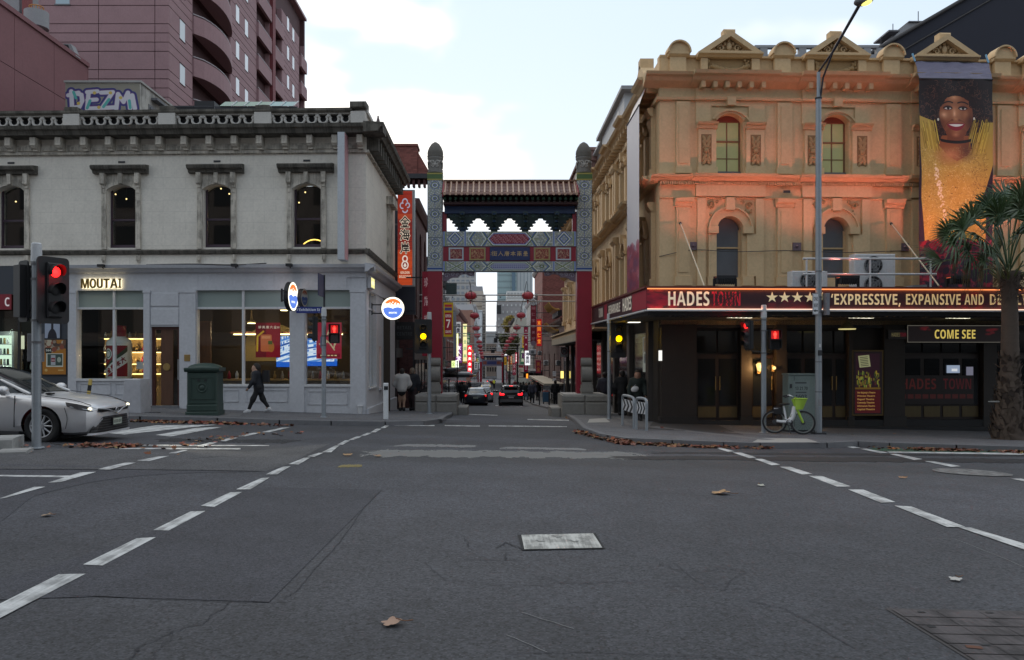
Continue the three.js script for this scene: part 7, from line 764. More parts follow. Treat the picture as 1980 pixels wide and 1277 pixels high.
{
const{t,yy,xx,p}=pole('traffic_light','near traffic light with red lamp lit on a grey pole beside the silver taxi',70,13.9,470,.075,{cap:.33,lift:.02});
head(t,xx(104),yy(562),.02,1.02,.88,0,RED,{board:.64,bh:1.32,lens:.105});head(t,xx(42),yy(563),-.08,2.5,.84,-1,null,{board:.42,bh:1.28});
for(const py of[515,600])add(B().rod([xx(40),yy(py),-.05],[xx(104),yy(py),0],.02),'bracket',M.dark,t);add(B().cham(xx(47),yy(700),-.2,xx(73),yy(645),-.06,.02),'control_box',M.midgrey,t);for(const py of[511,540,620,662])band(t,yy(py),.075);
}
{
const{t,yy,xx,p}=pole('pedestrian_signal','pedestrian signal with red figure on a pole in front of the corner shop window',626,25.4,596,.072,{cap:.26,cat:'pedestrian signal'});
pedHead(t,xx(647),yy(637),.03,.1,1.02);add(B().rod([0,yy(650),0],[xx(641),yy(650),-.02],.018).rod([0,yy(618),0],[xx(606),yy(618),0],.018),'bracket',M.dark,t);head(t,xx(607),yy(636),0,-1.35,.72,-1,null,{board:.3,bh:1.2});for(const py of[619,650,668,690])band(t,yy(py),.072);
const st=canvasTex(512,112,(g)=>{g.fillStyle='#1b2f78';g.fillRect(0,0,512,112);g.fillStyle='#dfe3ee';g.beginPath();g.moveTo(16,70);g.lineTo(34,24);g.lineTo(44,24);g.lineTo(28,70);g.fill();text(g,'Exhibition St',54,74,62,420,'#e6e9f2');g.font='24px sans-serif';g.fillText('N',440,104);});
const sg=new THREE.Group();sg.name='street_sign';t.add(sg);const w=.86,h=.2;add(B().box(xx(573),yy(606),.0,xx(623),yy(593.5),.03),'plate',mat([.02,.035,.16],.4),sg);panel('lettering',xx(623)- xx(573),yy(593.5)- yy(606),face(1,1,st),sg,(xx(573)+xx(623))/2,(yy(606)+yy(593.5))/2,.032);
add(B().box(xx(625),yy(594),-.02,xx(628.5),yy(532),.02),'sign_post',M.dark,t);add(B().box(xx(625)- .015,yy(575),.0,xx(625)+.02,yy(533),.75),'edge_sign',mat([.05,.05,.1],.5),t);
}
{
const c=pole('traffic_light','traffic light with amber lamp lit in front of the left gate plinth',830,30,604,.075,{cap:.3});head(c.t,c.xx(819),c.yy(651),.12,.06,.86,1,AMB,{board:.76,bh:1.5});
const d=pole('traffic_light','traffic light with amber lamp lit on the right in front of the theatre lane',1178,29.3,607,.07,{cap:.34});head(d.t,d.xx(1196),d.yy(655.5),.05,-.02,.9,1,AMB,{board:.66,bh:1.55});band(d.t,d.yy(680),.07);
}
{
const{t,yy,xx,p}=pole('pedestrian_signal','pedestrian signal with red figure on the pole left of the green hire bicycle',1477,23.6,590,.075,{cap:.38,cat:'pedestrian signal'});
pedHead(t,xx(1497),yy(648),.04,-.05,1.0);head(t,xx(1446),yy(648),0,-1.15,.76,0,[1.2,.02,.02],{board:.34,bh:1.22});add(B().rod([0,yy(620),0],[xx(1450),yy(620),0],.016).rod([0,yy(682),0],[xx(1450),yy(678),0],.016).rod([0,yy(640),0],[xx(1490),yy(640),0],.016),'bracket',M.dark,t);for(const py of[619,640,683])band(t,yy(py),.075);
}
{
const d=23.6,p=onGround(1583,d,FPL),t=thing('street_lamp','tall grey street lamp post with a long thin arm over the road','street lamp',p),yy=(py)=>Y(py,d)- p.y,xx=(q)=>X(q,d)- p.x;
add(B().box(-.17,0,-.17,.17,.05,.17),'base_plate',M.dark,t);const m=B().cyl(0,.05,yy(190),0,.105,.085,8).cyl(0,yy(190),yy(140),0,.06,.055,8);add(m,'pole',M.galv,t);add(B().cyl(0,yy(192),yy(189),0,.1,.1,16),'collar',M.dark,t);for(let k=0;k<4;k++)add(B().cyl((k%2?.12:-.12),.05,.09,(k>1?.12:-.12),.025,.025,8),'bolt',M.midgrey,t);
const dk=mat([.04,.035,.045],.5,{metal:.4}),rel=(px,py,z)=>{const q=P(px,py,d - z);return[q.x - p.x,q.y - p.y,z];},tip=rel(1662,10,1.2),el1=rel(1612,98,.5),el2=rel(1592,150,.15);add(B().rod([0,yy(140),0],el1,.03).rod([.05,yy(192),0],el2,.028).rod(el2,el1,.028).rod(el1,tip,.04,8,.05),'arm',dk,t);add(B().at(new THREE.SphereGeometry(.34,18,10),tip[0]+.1,tip[1]+.10,tip[2]+.05,0,.4,.3,1,.4,.55),'lamp_shell',M.midgrey,t);add(B().at(new THREE.SphereGeometry(.2,14,8),tip[0]+.15,tip[1]+.035,tip[2]+.1,0,.4,.4,1,.42,.6),'lamp_glass',glow([.95,.85,.2],.9),t);
const ow=canvasTex(128,400,(g)=>{g.fillStyle='#d5d7da';g.fillRect(0,0,128,400);g.strokeStyle='#222';g.lineWidth=7;g.strokeRect(8,8,112,384);text(g,'ONE',24,140,100,82,'#26262a');text(g,'WAY',22,262,100,86,'#26262a');g.fillStyle='#26262a';g.beginPath();g.moveTo(20,330);g.lineTo(56,300);g.lineTo(56,320);g.lineTo(108,320);g.lineTo(108,340);g.lineTo(56,340);g.lineTo(56,360);g.fill();});
const s=new THREE.Group();s.name='one_way_sign';t.add(s);add(B().box(xx(1568.5),yy(609),.1,xx(1581),yy(568),.115),'plate',M.steel,s);panel('lettering',xx(1581)- xx(1568.5),yy(568)- yy(609),face(1,1,ow),s,(xx(1568.5)+xx(1581))/2,yy(588.5),.118);add(B().box(xx(1592),yy(610),-.08,xx(1598),yy(568),.25),'side_plate',mat([.2,.2,.22],.5),t);for(const py of[525,575,604,700,758])add(B().cyl(0,yy(py)- .015,yy(py)+.015,0,.107,.107,8),'strap',M.midgrey,t);
for(const[py,w2,h2]of[[688,.12,.16],[672,.06,.1],[785,.1,.2]])add(B().box(-w2/2,yy(py),.1,w2/2,yy(py)+h2,.108),'sticker',[M.white,M.dark,M.grey][Math.round(py)%3],t);
}
{
const d=58,p=onGround(1091,d,FPL),t=thing('speed_sign','round white and red 20 speed sign on a thin pole by the right gate pillar','sign',p),y=Y(681,d)- p.y,st=canvasTex(128,160,(g)=>{g.fillStyle='#b9b9bb';g.fillRect(0,0,128,160);g.strokeStyle='#7a2530';g.lineWidth=14;g.beginPath();g.arc(64,66,50,0,7);g.stroke();text(g,'20',34,90,66,62,'#26262a');});add(B().cyl(0,0,y+.3,0,.035),'pole',M.galv,t);add(B().box(-.27,y - .36,.04,.27,y+.36,.06),'plate',M.grey,t);panel('face',.52,.7,face(1,1,st),t,0,y,.063);
}
{
const d=25.0,p=onGround(397,d,FPL),t=thing('telephone_cabinet','dark green ornate cast cabinet standing on the kerb outside the corner shop','cabinet',p,.12),k=d/F,W=57*k,H=96*k,g=M.greenBox;
add(B().cham(-W/2 - .03,-.06,-.45,W/2+.03,.12,.5,.02).cham(-W/2,.12,-.42,W/2,.34,.47,.03),'plinth',g,t);add(B().cham(-W/2+.01,.34,-.4,W/2 - .01,H - .22,.45,.03),'body',g,t);add(B().prof([[.42,H - .22],[.5,H - .2],[.54,H - .14],[.54,H - .1],[.4,H - .08]],-W/2 - .06,W/2+.06).box(-W/2 - .06,H - .2,-.46,W/2+.06,H - .09,.45),'cornice',g,t);add(B().at(new THREE.SphereGeometry(1,28,10,0,2*PI,0,PI/2),0,H - .1,.02,0,0,0,W*.56,.16,.52),'domed_top',g,t);for(const[a,b,c,e]of[[-W/2+.1,.5,W/2 - .1,.53],[-W/2+.1,H - .4,W/2 - .1,H - .37],[-W/2+.1,.5,-W/2+.13,H - .37],[W/2 - .13,.5,W/2 - .1,H - .37]])add(B().box(a,b,.448,c,e,.47),'panel_moulding',g,t);add(B().at(new THREE.TorusGeometry(.13,.02,8,24),0,H*.55,.455).at(new THREE.SphereGeometry(.08,12,8),0,H*.55,.45,0,0,0,1,1,.4),'crest',g,t);for(const x of[-.1,.1])add(B().box(x - .03,H*.68,.449,x+.03,H*.72,.465),'slot',M.black,t);
}
{const d=24.9,p=onGround(253,d,0.0),t=thing('concrete_block','pale grey concrete barrier block standing behind the nose of the taxi','barrier',p,-.08),k=d/F,W=38*k,H=Y(735,d)- p.y,s=new THREE.Shape();s.moveTo(-W/2,0);s.lineTo(W/2,0);s.lineTo(W/2 - .03,H);s.lineTo(-W/2+.12,H);s.closePath();part(B().ext(s,0,0,-.6,.6,0,0,0,.02).g(),'block',mat([.47,.47,.5],.85,{tx:'stone',tile:1.4,bump:.006}),t);add(B().box(W/2,.08,-.3,W/2+.5,.12,-.25),'base_plate',M.dark,t);
const q=onGround(165,24.6,.02),t2=thing('marker_post','leaning yellow and black marker post behind the taxi bonnet','bollard',q),y0=Y(757,24.6)- q.y,y1=Y(733,24.6)- q.y;t2.rotation.z=-.14;for(let i=0;i<5;i++)add(B().box(-.045,y1 - .18*(i + 1),-.03,.045,y1 - .18*i,.03),i%2?'black_band':'yellow_band',i%2?M.black:mat([.62,.45,.12],.5),t2);add(B().box(-.044,0,-.029,.044,y1 - .9,.029),'shaft',M.dark,t2);}
{const d=25.5,p=onGround(746,d,.1),t=thing('bollard','white square bollard with a black mark standing at the crossing corner','bollard',p,.1),H=Y(741,d)- p.y;add(B().cham(-.08,-.02,-.08,.08,H,.08,.02),'post',mat([.72,.73,.74],.5,{tx:'plaster',tile:1}),t);add(B().box(-.06,H - .22,.081,.07,H - .1,.086),'black_mark',M.black,t);add(B().box(-.1,-.02,-.1,.1,.02,.1),'foot',M.grey,t);}
{
const ch=canvasTex(192,160,(g)=>{g.fillStyle='#c4c6c9';g.fillRect(0,0,192,160);g.fillStyle='#1d1d20';for(let i=-1;i<4;i++){g.beginPath();g.moveTo(i*62,0);g.lineTo(i*62 + 30,0);g.lineTo(i*62 + 66,80);g.lineTo(i*62 + 30,160);g.lineTo(i*62,160);g.lineTo(i*62 + 36,80);g.fill();}});
for(const[a,ad,b,bd,ya,lab]of[[1204,25.6,1226,23.9,765,'left one of two grey hooped barriers with a chevron board, turned away from the kerb'],[1230.5,23.7,1250.5,23.0,770,'right one of two grey hooped barriers with a chevron board, facing the road']]){const A=onGround(a,ad,FPL),C=onGround(b,bd,FPL),t=thing('hoop_barrier',lab,'barrier',A),v=C.clone().sub(A),L=v.length(),H=Y(ya,ad)- A.y;t.rotation.y=Math.atan2(-v.z,v.x);const dy=C.y - A.y;add(B().tube([[0,-.05,0],[0,H*.5,0],[0,H - .12,0],[.03,H - .03,0],[.12,H,0],[L - .12,H,0],[L - .03,H - .03,0],[L,H - .12,0],[L,H*.5,0],[L,dy - .05,0]],.042,10,70),'hoop',M.galv,t);add(B().box(.06,H*.52,-.012,L - .06,H - .1,.012),'board',M.grey,t);panel('chevrons',L - .13,H*.48 - .11,face(1,1,ch),t,L/2,(H*.52+H - .1)/2,.014);}
}
{const d=24.3,p=onGround(1551,d,FPL),t=thing('utility_cabinet','pale green utility cabinet with stencilled numbers behind the hire bicycle','cabinet',p),k=d/F,W=52*k,H=Y(724,d)- p.y,pg=mat([.22,.27,.25],.55,{tx:'plaster',tile:1.4});add(B().cham(-W/2,.06,-.5,W/2,H - .03,0,.015),'casing',pg,t);add(B().cham(-W/2 - .02,H - .03,-.52,W/2+.02,H+.02,.03,.01),'lid',pg,t);add(B().box(-W/2+.17,.1,.0,-W/2+.18,H - .06,.006),'door_gap',M.dark,t);add(B().box(-W/2,-.05,-.45,W/2,.06,-.03),'plinth',M.dark,t);const lt=canvasTex(160,192,(g)=>{g.fillStyle='#7f8a87';g.fillRect(0,0,160,192);g.fillStyle='#4a5051';g.fillRect(20,12,110,16);text(g,'13 21 70',18,90,44,124,'#2e3334');g.fillRect(24,108,106,12);text(g,'1603',20,176,56,114,'#2e3334');});panel('stencil',.5,.6,face(1,1,lt),t,-.02,H - .5,.008);add(B().box(-W/2+.04,H - .42,.0,-W/2+.1,H - .3,.02),'lock',M.dark,t);}
{
for(const[px,d,w,h,l,s]of[[8,13.6,.3,.22,.5,'pale concrete kerb end of the traffic island at the left edge'],[34,13.3,.28,.06,.3,'flat broken concrete slab beside the near signal pole']]){const p=onGround(px,d,0),t=thing('kerb_block',s,'kerb',p,.3);add(B().cham(-w,-.05,-l,w*.6,h,l*.3,.03),'block',mat([.36,.36,.35],.85,{tx:'stone',tile:1}),t);}
}
const evalr=new Evaluator();evalr.attributes=['position','normal'];evalr.useGroups=false;
function loft(sections,closed=true){const m=B();for(let i=0;i<sections.length - 1;i++){const a=sections[i],b=sections[i + 1],n=a.length;for(let k=0;k<n;k++){const k2=(k + 1)%n;m.quad(a[k],a[k2],b[k2],b[k]);}}for(const[s,f]of[[sections[0],1],[sections[sections.length - 1],-1]]){const c=s.reduce((u,q)=>[u[0]+ q[0]/s.length,u[1]+ q[1]/s.length,u[2]+ q[2]/s.length],[0,0,0]);for(let k=0;k<s.length;k++){const q=s[k],r=s[(k + 1)%s.length];f>0?m.tri(c,r,q):m.tri(c,q,r);}}return m;}
function smoothG(m,ang=.7){
const p=m.p,n=m.n,map=new Map(),key=(i)=>Math.round(p[i]*2e3)+','+Math.round(p[i+1]*2e3)+','+Math.round(p[i+2]*2e3);for(let i=0;i<p.length;i+=3){const k=key(i);if(!map.has(k))map.set(k,[]);map.get(k).push(i);}const out=n.slice(),cs=Math.cos(ang);for(const l of map.values())for(const i of l){let x=0,y=0,z=0;for(const j of l)if(n[i]*n[j]+n[i+1]*n[j+1]+n[i+2]*n[j+2]>cs){x+=n[j];y+=n[j+1];z+=n[j+2];}const q=Math.hypot(x,y,z)||1;out[i]=x/q;out[i+1]=y/q;out[i+2]=z/q;}m.n=out;return m;}
function wheel(t,x,y,z,r,w,side,spokes=10){
const g=new THREE.Group();g.name='wheel';g.position.set(x,y,z);t.add(g);const rot=PI/2;add(B().at(new THREE.LatheGeometry([[r*.66,-w/2],[r*.95,-w/2],[r,-w/2+.03],[r,w/2 - .03],[r*.95,w/2],[r*.66,w/2],[r*.66,-w/2]].map((q)=>new THREE.Vector2(...q)),36),0,0,0,rot),'tyre',mat([.014,.014,.015],.85),g);
const m=B(),zf=side*(w/2 - .02);m.at(new THREE.TorusGeometry(r*.65,.016,8,36),0,0,zf);for(let k=0;k<spokes;k++){const a=k/spokes*2*PI,b=a +(k%2?-.09:.09);m.rod([Math.cos(b)*r*.15,Math.sin(b)*r*.15,zf - side*.01],[Math.cos(a)*r*.64,Math.sin(a)*r*.64,zf - side*.004],.022,6,.017);}m.at(new THREE.CylinderGeometry(r*.17,r*.2,.05,18),0,0,zf,rot);add(m,'rim',mat([.5,.51,.53],.35,{metal:.7}),g);add(B().at(new THREE.CylinderGeometry(r*.64,r*.64,.04,28),0,0,zf - side*.08,rot),'brake_disc',mat([.03,.03,.032],.6,{metal:.5}),g);return g;
}
function carBody(st,wells){
const sec=st.map(([x,y0,y1,y2,w,wt])=>{const R=[[0,y0],[w*.8,y0],[w*.93,y0+.05],[w*.985,y0+.16],[w,lerp(y0,y1,.5)],[w*.995,lerp(y0,y1,.8)],[w*.97,y1 - .03],[w*.935,y1],[wt,lerp(y1,y2,.55)],[wt*.55,lerp(y1,y2,.9)],[0,y2]],q=R.map(([a,b])=>[x,b,a]);const Lf=R.slice(1,-1).reverse().map(([a,b])=>[x,b,-a]);return[...q,...Lf];});
const m=loft(sec.reverse());let g=m.g();g.deleteAttribute('uv');let br=new Brush(g);br.updateMatrixWorld();
for(const[x,y,r]of wells)for(const s of[-1,1]){const c=new Brush(new THREE.CylinderGeometry(r,r,.36,32));c.geometry.deleteAttribute('uv');c.rotation.x=PI/2;c.position.set(x,y,s*.86);c.updateMatrixWorld();br=evalr.evaluate(br,c,SUBTRACTION);br.updateMatrixWorld();}
const o=B().geo(br.geometry);const k=B();for(let i=0;i<o.p.length;i+=9)k.tri(o.p.slice(i,i+3),o.p.slice(i+3,i+6),o.p.slice(i+6,i+9));return smoothG(k,.62);
}
function greenhouse(t,st,paint,o={}){
const sec=st.map(([x,yb,yr,wb,wr])=>{const R=[[wb,yb],[lerp(wb,wr,.92),lerp(yb,yr,.9)],[wr*.9,lerp(yb,yr,.985)],[wr*.5,yr],[0,yr+.008]],q=R.map(([a,b])=>[x,b,a]);return[[x,yb,0],...q,...R.slice(0,-1).reverse().map(([a,b])=>[x,b,-a])];});
add(smoothG(loft([...sec].reverse()),.5),'window_glass',mat([.022,.026,.028],.05),t);
const roof=B();const on=(s,k,e)=>[s[k][0],s[k][1]+ e,s[k][2]];const a=o.roof[0],b=o.roof[1];for(let i=a;i<b;i++)for(let k=2;k<9 - 1;k++)if(k + 1<=8)roof.quad(on(sec[i],k,.012),on(sec[i + 1],k,.012),on(sec[i + 1],k + 1,.012),on(sec[i],k + 1,.012));flipUp(roof);add(smoothG(roof),'roof',paint,t);
const pl=B();for(const s of[1,9]){for(const[i,j]of o.pillars){const A=sec[i],C=sec[j],k=s===1?1:9,k2=s===1?3:8;pl.rod(A[k].map((v,q)=>q===2?v*1.004:v),C[k2].map((v,q)=>q===1?v - .025:v),.033,6);}}add(pl,'pillar',paint,t);const tr=B();for(const s of[1,-1]){for(let i=o.roof[0];i<o.roof[1];i++)tr.rod([sec[i][2][0],sec[i][2][1],s*Math.abs(sec[i][2][2])],[sec[i + 1][2][0],sec[i + 1][2][1],s*Math.abs(sec[i + 1][2][2])],.03,6);for(const x of o.bpillar??[])tr.rod([x,o.bp[0],s*o.bp[1]],[x - .06,o.bp[2],s*o.bp[3]],.032,5);}add(tr,'roof_rail',paint,t);
}
const silver=mat([.62,.62,.635],.3,{metal:.35,clearcoat:.6,clearcoatRoughness:.12}),darkBlue=mat([.018,.022,.034],.28,{clearcoat:.8,clearcoatRoughness:.1}),carBlack=mat([.012,.012,.014],.28,{clearcoat:.8,clearcoatRoughness:.1});
function sedan(name,label,pos,turn,paint){
const t=thing(name,label,'car',pos,turn);
const body=carBody([[2.43,.32,.58,.66,.50,.36],[2.39,.24,.65,.73,.70,.52],[2.28,.19,.72,.79,.84,.64],[2.05,.17,.77,.845,.89,.7],[1.75,.17,.815,.885,.91,.73],[1.46,.17,.83,.90,.915,.75],[1.1,.17,.865,.945,.915,.77],[.85,.17,.885,.97,.915,.78],[.2,.17,.90,.93,.915,.8],[-.8,.17,.93,.95,.915,.8],[-1.36,.18,.955,.985,.912,.76],[-1.85,.2,.975,1.03,.895,.72],[-2.2,.24,.96,1.04,.85,.7],[-2.4,.3,.88,1.0,.74,.62],[-2.44,.36,.8,.9,.62,.5]],[[1.46,.335,.385],[-1.36,.335,.385]]);add(body,'body',paint,t);
greenhouse(t,[[1.12,.93,.95,.72,.5],[.75,.91,1.13,.78,.62],[.35,.91,1.31,.80,.60],[.0,.91,1.40,.81,.58],[-.4,.92,1.435,.81,.575],[-.9,.93,1.42,.80,.565],[-1.25,.95,1.34,.78,.56],[-1.65,.97,1.18,.75,.57],[-2.0,.99,1.05,.7,.55]],paint,{roof:[3,6],pillars:[[0,3],[8,5]],bpillar:[-.35],bp:[.93,.82,1.4,.55]});
for(const x of[1.46,-1.36])for(const s of[1,-1])wheel(t,x,.335,s*.80,.335,.22,s);
for(const s of[1,-1]){
const q=B();const pts=[[1.93,.735,.91],[2.14,.685,.885],[2.30,.645,.80],[2.40,.62,.60]],up=[.07,.09,.085,.05];for(let i=0;i<3;i++){const a=pts[i],b=pts[i + 1];q.quad([a[0]+ .015,a[1]- .01,s*(a[2]+ .01)],[b[0]+ .02,b[1]- .015,s*(b[2]+ .01)],[b[0]- .01,b[1]+ up[i + 1],s*b[2]],[a[0]- .02,a[1]+ up[i],s*(a[2]- .01)]);}const hg=q.g();part(hg,'headlight',mat([.07,.07,.075],.08,{side:THREE.DoubleSide}),t);add(B().ball(2.325,.68,s*.79,.038,.8,1),'lamp',glow([1,.93,.66],1.3),t);add(B().rod([2.0,.715,s*.915],[2.34,.655,s*.81],.012,5),'lamp_trim',M.steel,t);
add(B().box(-2.38,.80,s*.45,-2.25,.95,s*.84),'tail_light',glow([.5,.01,.01],.8),t);add(B().at(new THREE.SphereGeometry(.13,14,10),.78,1.0,s*1.02,0,0,0,.8,.65,.95).box(.74,.9,s*.86,.82,.97,s*1.0),'mirror',paint,t);add(B().box(-.2,.78,s*.918,0,.81,s*.935).box(-1.15,.79,s*.916,-.98,.82,s*.93),'door_handle',paint,t);
for(const x of[.95,-.3,-1.15])add(B().box(x - .006,.3,s*.9,x+.006,.9,s*.917),'door_gap',M.black,t);add(B().box(-1.0,.165,s*.86,1.05,.22,s*.93),'sill',M.dark,t);add(B().tube([[2.3,.745,s*.70],[2.0,.835,s*.745],[1.5,.895,s*.79],[1.12,.93,s*.80]],.007,5),'bonnet_gap',M.black,t);add(B().tube([[1.9,.70,s*.914],[1.96,.5,s*.917],[1.93,.3,s*.905]],.006,5),'bumper_gap',M.black,t);
}
const wing=B();for(const s of[1,-1])wing.tube([[2.41,.675,s*.62],[2.455,.64,s*.3],[2.48,.565,s*.05],[2.48,.55,0]],.014,6);add(wing,'chrome_wing',M.steel,t);add(B().at(new THREE.TorusGeometry(.05,.01,6,20),2.475,.615,0,0,PI/2),'badge',M.steel,t);
const bx=(z)=>{z=Math.abs(z);return z<.5?lerp(2.442,2.432,z/.5):z<.7?lerp(2.432,2.392,(z - .5)/.2):lerp(2.392,2.27,(z - .7)/.14);},strip=(y0,w0,y1,w1,e)=>{const m=B(),N=12;for(let i=0;i<N;i++){const f=(k,w)=>(k/N*2 - 1)*w,P_=(k,y,w)=>[bx(f(k,w))+ e,y,f(k,w)];m.quad(P_(i + 1,y0,w0),P_(i,y0,w0),P_(i,y1,w1),P_(i + 1,y1,w1));}return m;};
{const gm=mat([.008,.008,.009],.5,{side:THREE.DoubleSide}),m=strip(.215,.80,.30,.77,.012),m2=strip(.30,.77,.515,.50,.012);m.p.push(...m2.p);m.n.push(...m2.n);part(m.g(),'lower_grille',gm,t);for(let k=0;k<6;k++){const f=k/5,y=lerp(.25,.49,f),w=lerp(.77,.51,f);part(strip(y,w,y + .012,w,.02).g(),'grille_bar',mat([.07,.07,.075],.3,{side:THREE.DoubleSide}),t);}part(strip(.605,.60,.665,.66,.008).g(),'upper_grille',mat([.01,.01,.011],.25,{side:THREE.DoubleSide}),t);part(strip(.175,.84,.212,.82,.03).g(),'bumper_lip',mat([.5,.5,.52],.35,{side:THREE.DoubleSide}),t);}
const pt=canvasTex(160,64,(g)=>{g.fillStyle='#b9c0b4';g.fillRect(0,0,160,64);g.strokeStyle='#2c4434';g.lineWidth=4;g.strokeRect(4,4,152,56);g.fillStyle='#2c3a34';for(const[x,w]of[[16,18],[40,20],[66,16],[90,8],[104,20],[130,16]]){g.fillRect(x,18,w,30);g.clearRect;g.fillStyle='#b9c0b4';g.fillRect(x+5,26,w - 10,6);g.fillRect(x+5,37,w - 10,5);g.fillStyle='#2c3a34';}});panel('number_plate',.37,.135,face(1,1,pt),t,2.495,.40,.0,PI/2);panel('number_plate',.37,.135,face(1,1,pt),t,-2.46,.72,0,-PI/2);add(B().box(2.44,.325,-.195,2.482,.475,.195),'plate_holder',M.black,t);
add(B().box(-2.0,.1,-.7,1.9,.18,.7),'underbody',M.black,t);{const m=B();for(const s of[-1,1])m.rod([1.12,.965,s*.05+.1],[.72,1.14,s*.3+.05],.012,5);add(m,'wiper',M.black,t);}
for(const[x,w]of[[1.05,.16],[1.3,.12]])add(B().box(x,.935+(x>1.2?-.02:.0),.38,x+w,.945,.5),'bonnet_vent',M.black,t);
return t;
}
const taxi=sedan('taxi','silver taxi sedan with lit headlights entering from the left behind the near signal pole',onGround(70,16.05,0).setX(-7.62 - 2.44),0,silver);
{add(B().cham(-.9,1.43,-.30,-.5,1.60,.30,.03),'taxi_sign',mat([.75,.77,.78],.4),taxi);add(B().at(new THREE.CylinderGeometry(.12,.12,.01,20),.35,.66,.918,PI/2),'door_badge',M.white,taxi);const p=taxi.position;taxi.rotation.z=(gy(p.x+1.4,p.z)- gy(p.x - 1.4,p.z))/2.8;taxi.position.y=gy(p.x,p.z);}
{const hl=new THREE.SpotLight(new THREE.Color(1,.93,.75),12,0,.6,.8);hl.position.set(-7.3,gy(-7.4,-15.4)+.65,-15.35);hl.target.position.set(0,gy(0,-15)+.1,-14.6);hl.castShadow=true;scene.add(hl,hl.target);}
const turnAlong=(d)=>Math.PI/2;
function suv(name,label,pos,paint){
const t=thing(name,label,'car',pos,turnAlong());
const body=carBody([[2.3,.36,.7,.82,.6,.45],[2.15,.28,.78,.9,.78,.6],[1.8,.25,.9,.98,.88,.7],[1.4,.25,.95,1.02,.92,.75],[.8,.25,.98,1.04,.93,.8],[-.5,.25,1.0,1.02,.93,.82],[-1.35,.25,1.03,1.05,.93,.8],[-1.9,.28,1.06,1.08,.91,.78],[-2.2,.34,1.06,1.1,.87,.76],[-2.3,.4,.98,1.02,.8,.72]],[[1.36,.36,.43],[-1.33,.36,.43]]);add(body,'body',paint,t);
greenhouse(t,[[.95,1.0,1.03,.76,.6],[.3,1.0,1.5,.8,.62],[-.2,1.0,1.62,.81,.62],[-1.2,1.03,1.64,.81,.62],[-1.85,1.05,1.58,.79,.6],[-2.1,1.06,1.36,.78,.62],[-2.2,1.06,1.12,.76,.66]],paint,{roof:[2,4],pillars:[[0,2],[6,4]],bpillar:[-.4],bp:[1.0,.82,1.6,.6]});
for(const x of[1.36,-1.33])for(const s of[1,-1])wheel(t,x,.36,s*.82,.36,.23,s);
for(const s of[1,-1]){add(B().box(-2.33,.92,s*.52,-2.2,1.04,s*.86).box(-2.32,.98,s*.8,-2.1,1.12,s*.87),'tail_light',glow([1.5,.02,.03],1.0),t);add(B().at(new THREE.SphereGeometry(.14,12,8),.72,1.08,s*1.05,0,0,0,.7,.7,1).box(.7,1.0,s*.88,.78,1.05,s*1.0),'mirror',paint,t);add(B().box(2.12,.72,s*.5,2.24,.84,s*.8),'headlight',M.white,t);}
add(B().box(-2.3,1.6,-.55,-1.9,1.64,.55),'spoiler',paint,t);add(B().box(-2.34,1.62,-.14,-2.28,1.645,.14),'brake_lamp',glow([1.6,.02,.02],1.2),t);add(B().box(-2.37,.42,-.82,-2.2,.6,.82),'rear_bumper',mat([.12,.12,.125],.5),t);add(B().box(-2.345,.86,-.3,-2.32,.9,.3),'chrome_strip',M.steel,t);add(B().box(-2.345,.70,-.19,-2.325,.82,.19),'number_plate',mat([.4,.4,.4],.5),t);add(B().box(-2,.15,-.75,2,.26,.75),'underbody',M.black,t);add(B().rod([-2.05,1.4,-.4],[-2.19,1.12,.2],.012,5),'rear_wiper',M.black,t);return t;
}
const rows=[[0,.3],[0,0]];
suv('parked_suv','black suv seen from behind, tail lights lit, in the middle of the side street',onGround(987,63,0),carBlack);
{const c=sedan('side_street_sedan','dark blue sedan seen from behind in the left lane of the side street',onGround(921,64,0),PI/2,darkBlue);add(B().box(-2.40,.84,-.55,-2.38,.87,.55),'tail_strip',glow([.3,.01,.01],.6),c);for(const l of c.children.filter((q)=>q.name==='lamp'))l.material=M.white;
const c2=copy(c,onGround(935,75,0),PI/2,'pale roofed car just ahead of the dark blue sedan with its right tail light lit');c2.children.forEach((q)=>{if(['body','roof','pillar','roof_rail'].includes(q.name))q.material=mat([.3,.31,.33],.4);if(q.name==='tail_light')q.material=glow([1.6,.02,.02],1);});
const c3=copy(c,onGround(940,150,0),-PI/2,'far white car coming towards us with yellow lights near the distant gate');c3.children.forEach((q)=>{if(['body','roof','pillar','roof_rail'].includes(q.name))q.material=M.white;if(q.name==='lamp')q.material=glow([1,.7,.1],3);});
const c4=copy(c,onGround(948,215,0),PI/2,'tiny far car with red lights beyond the distant gate');c4.children.forEach((q)=>{if(q.name==='tail_light')q.material=glow([2,.05,.04],2);if(['body','roof'].includes(q.name))q.material=M.redPaint;});}
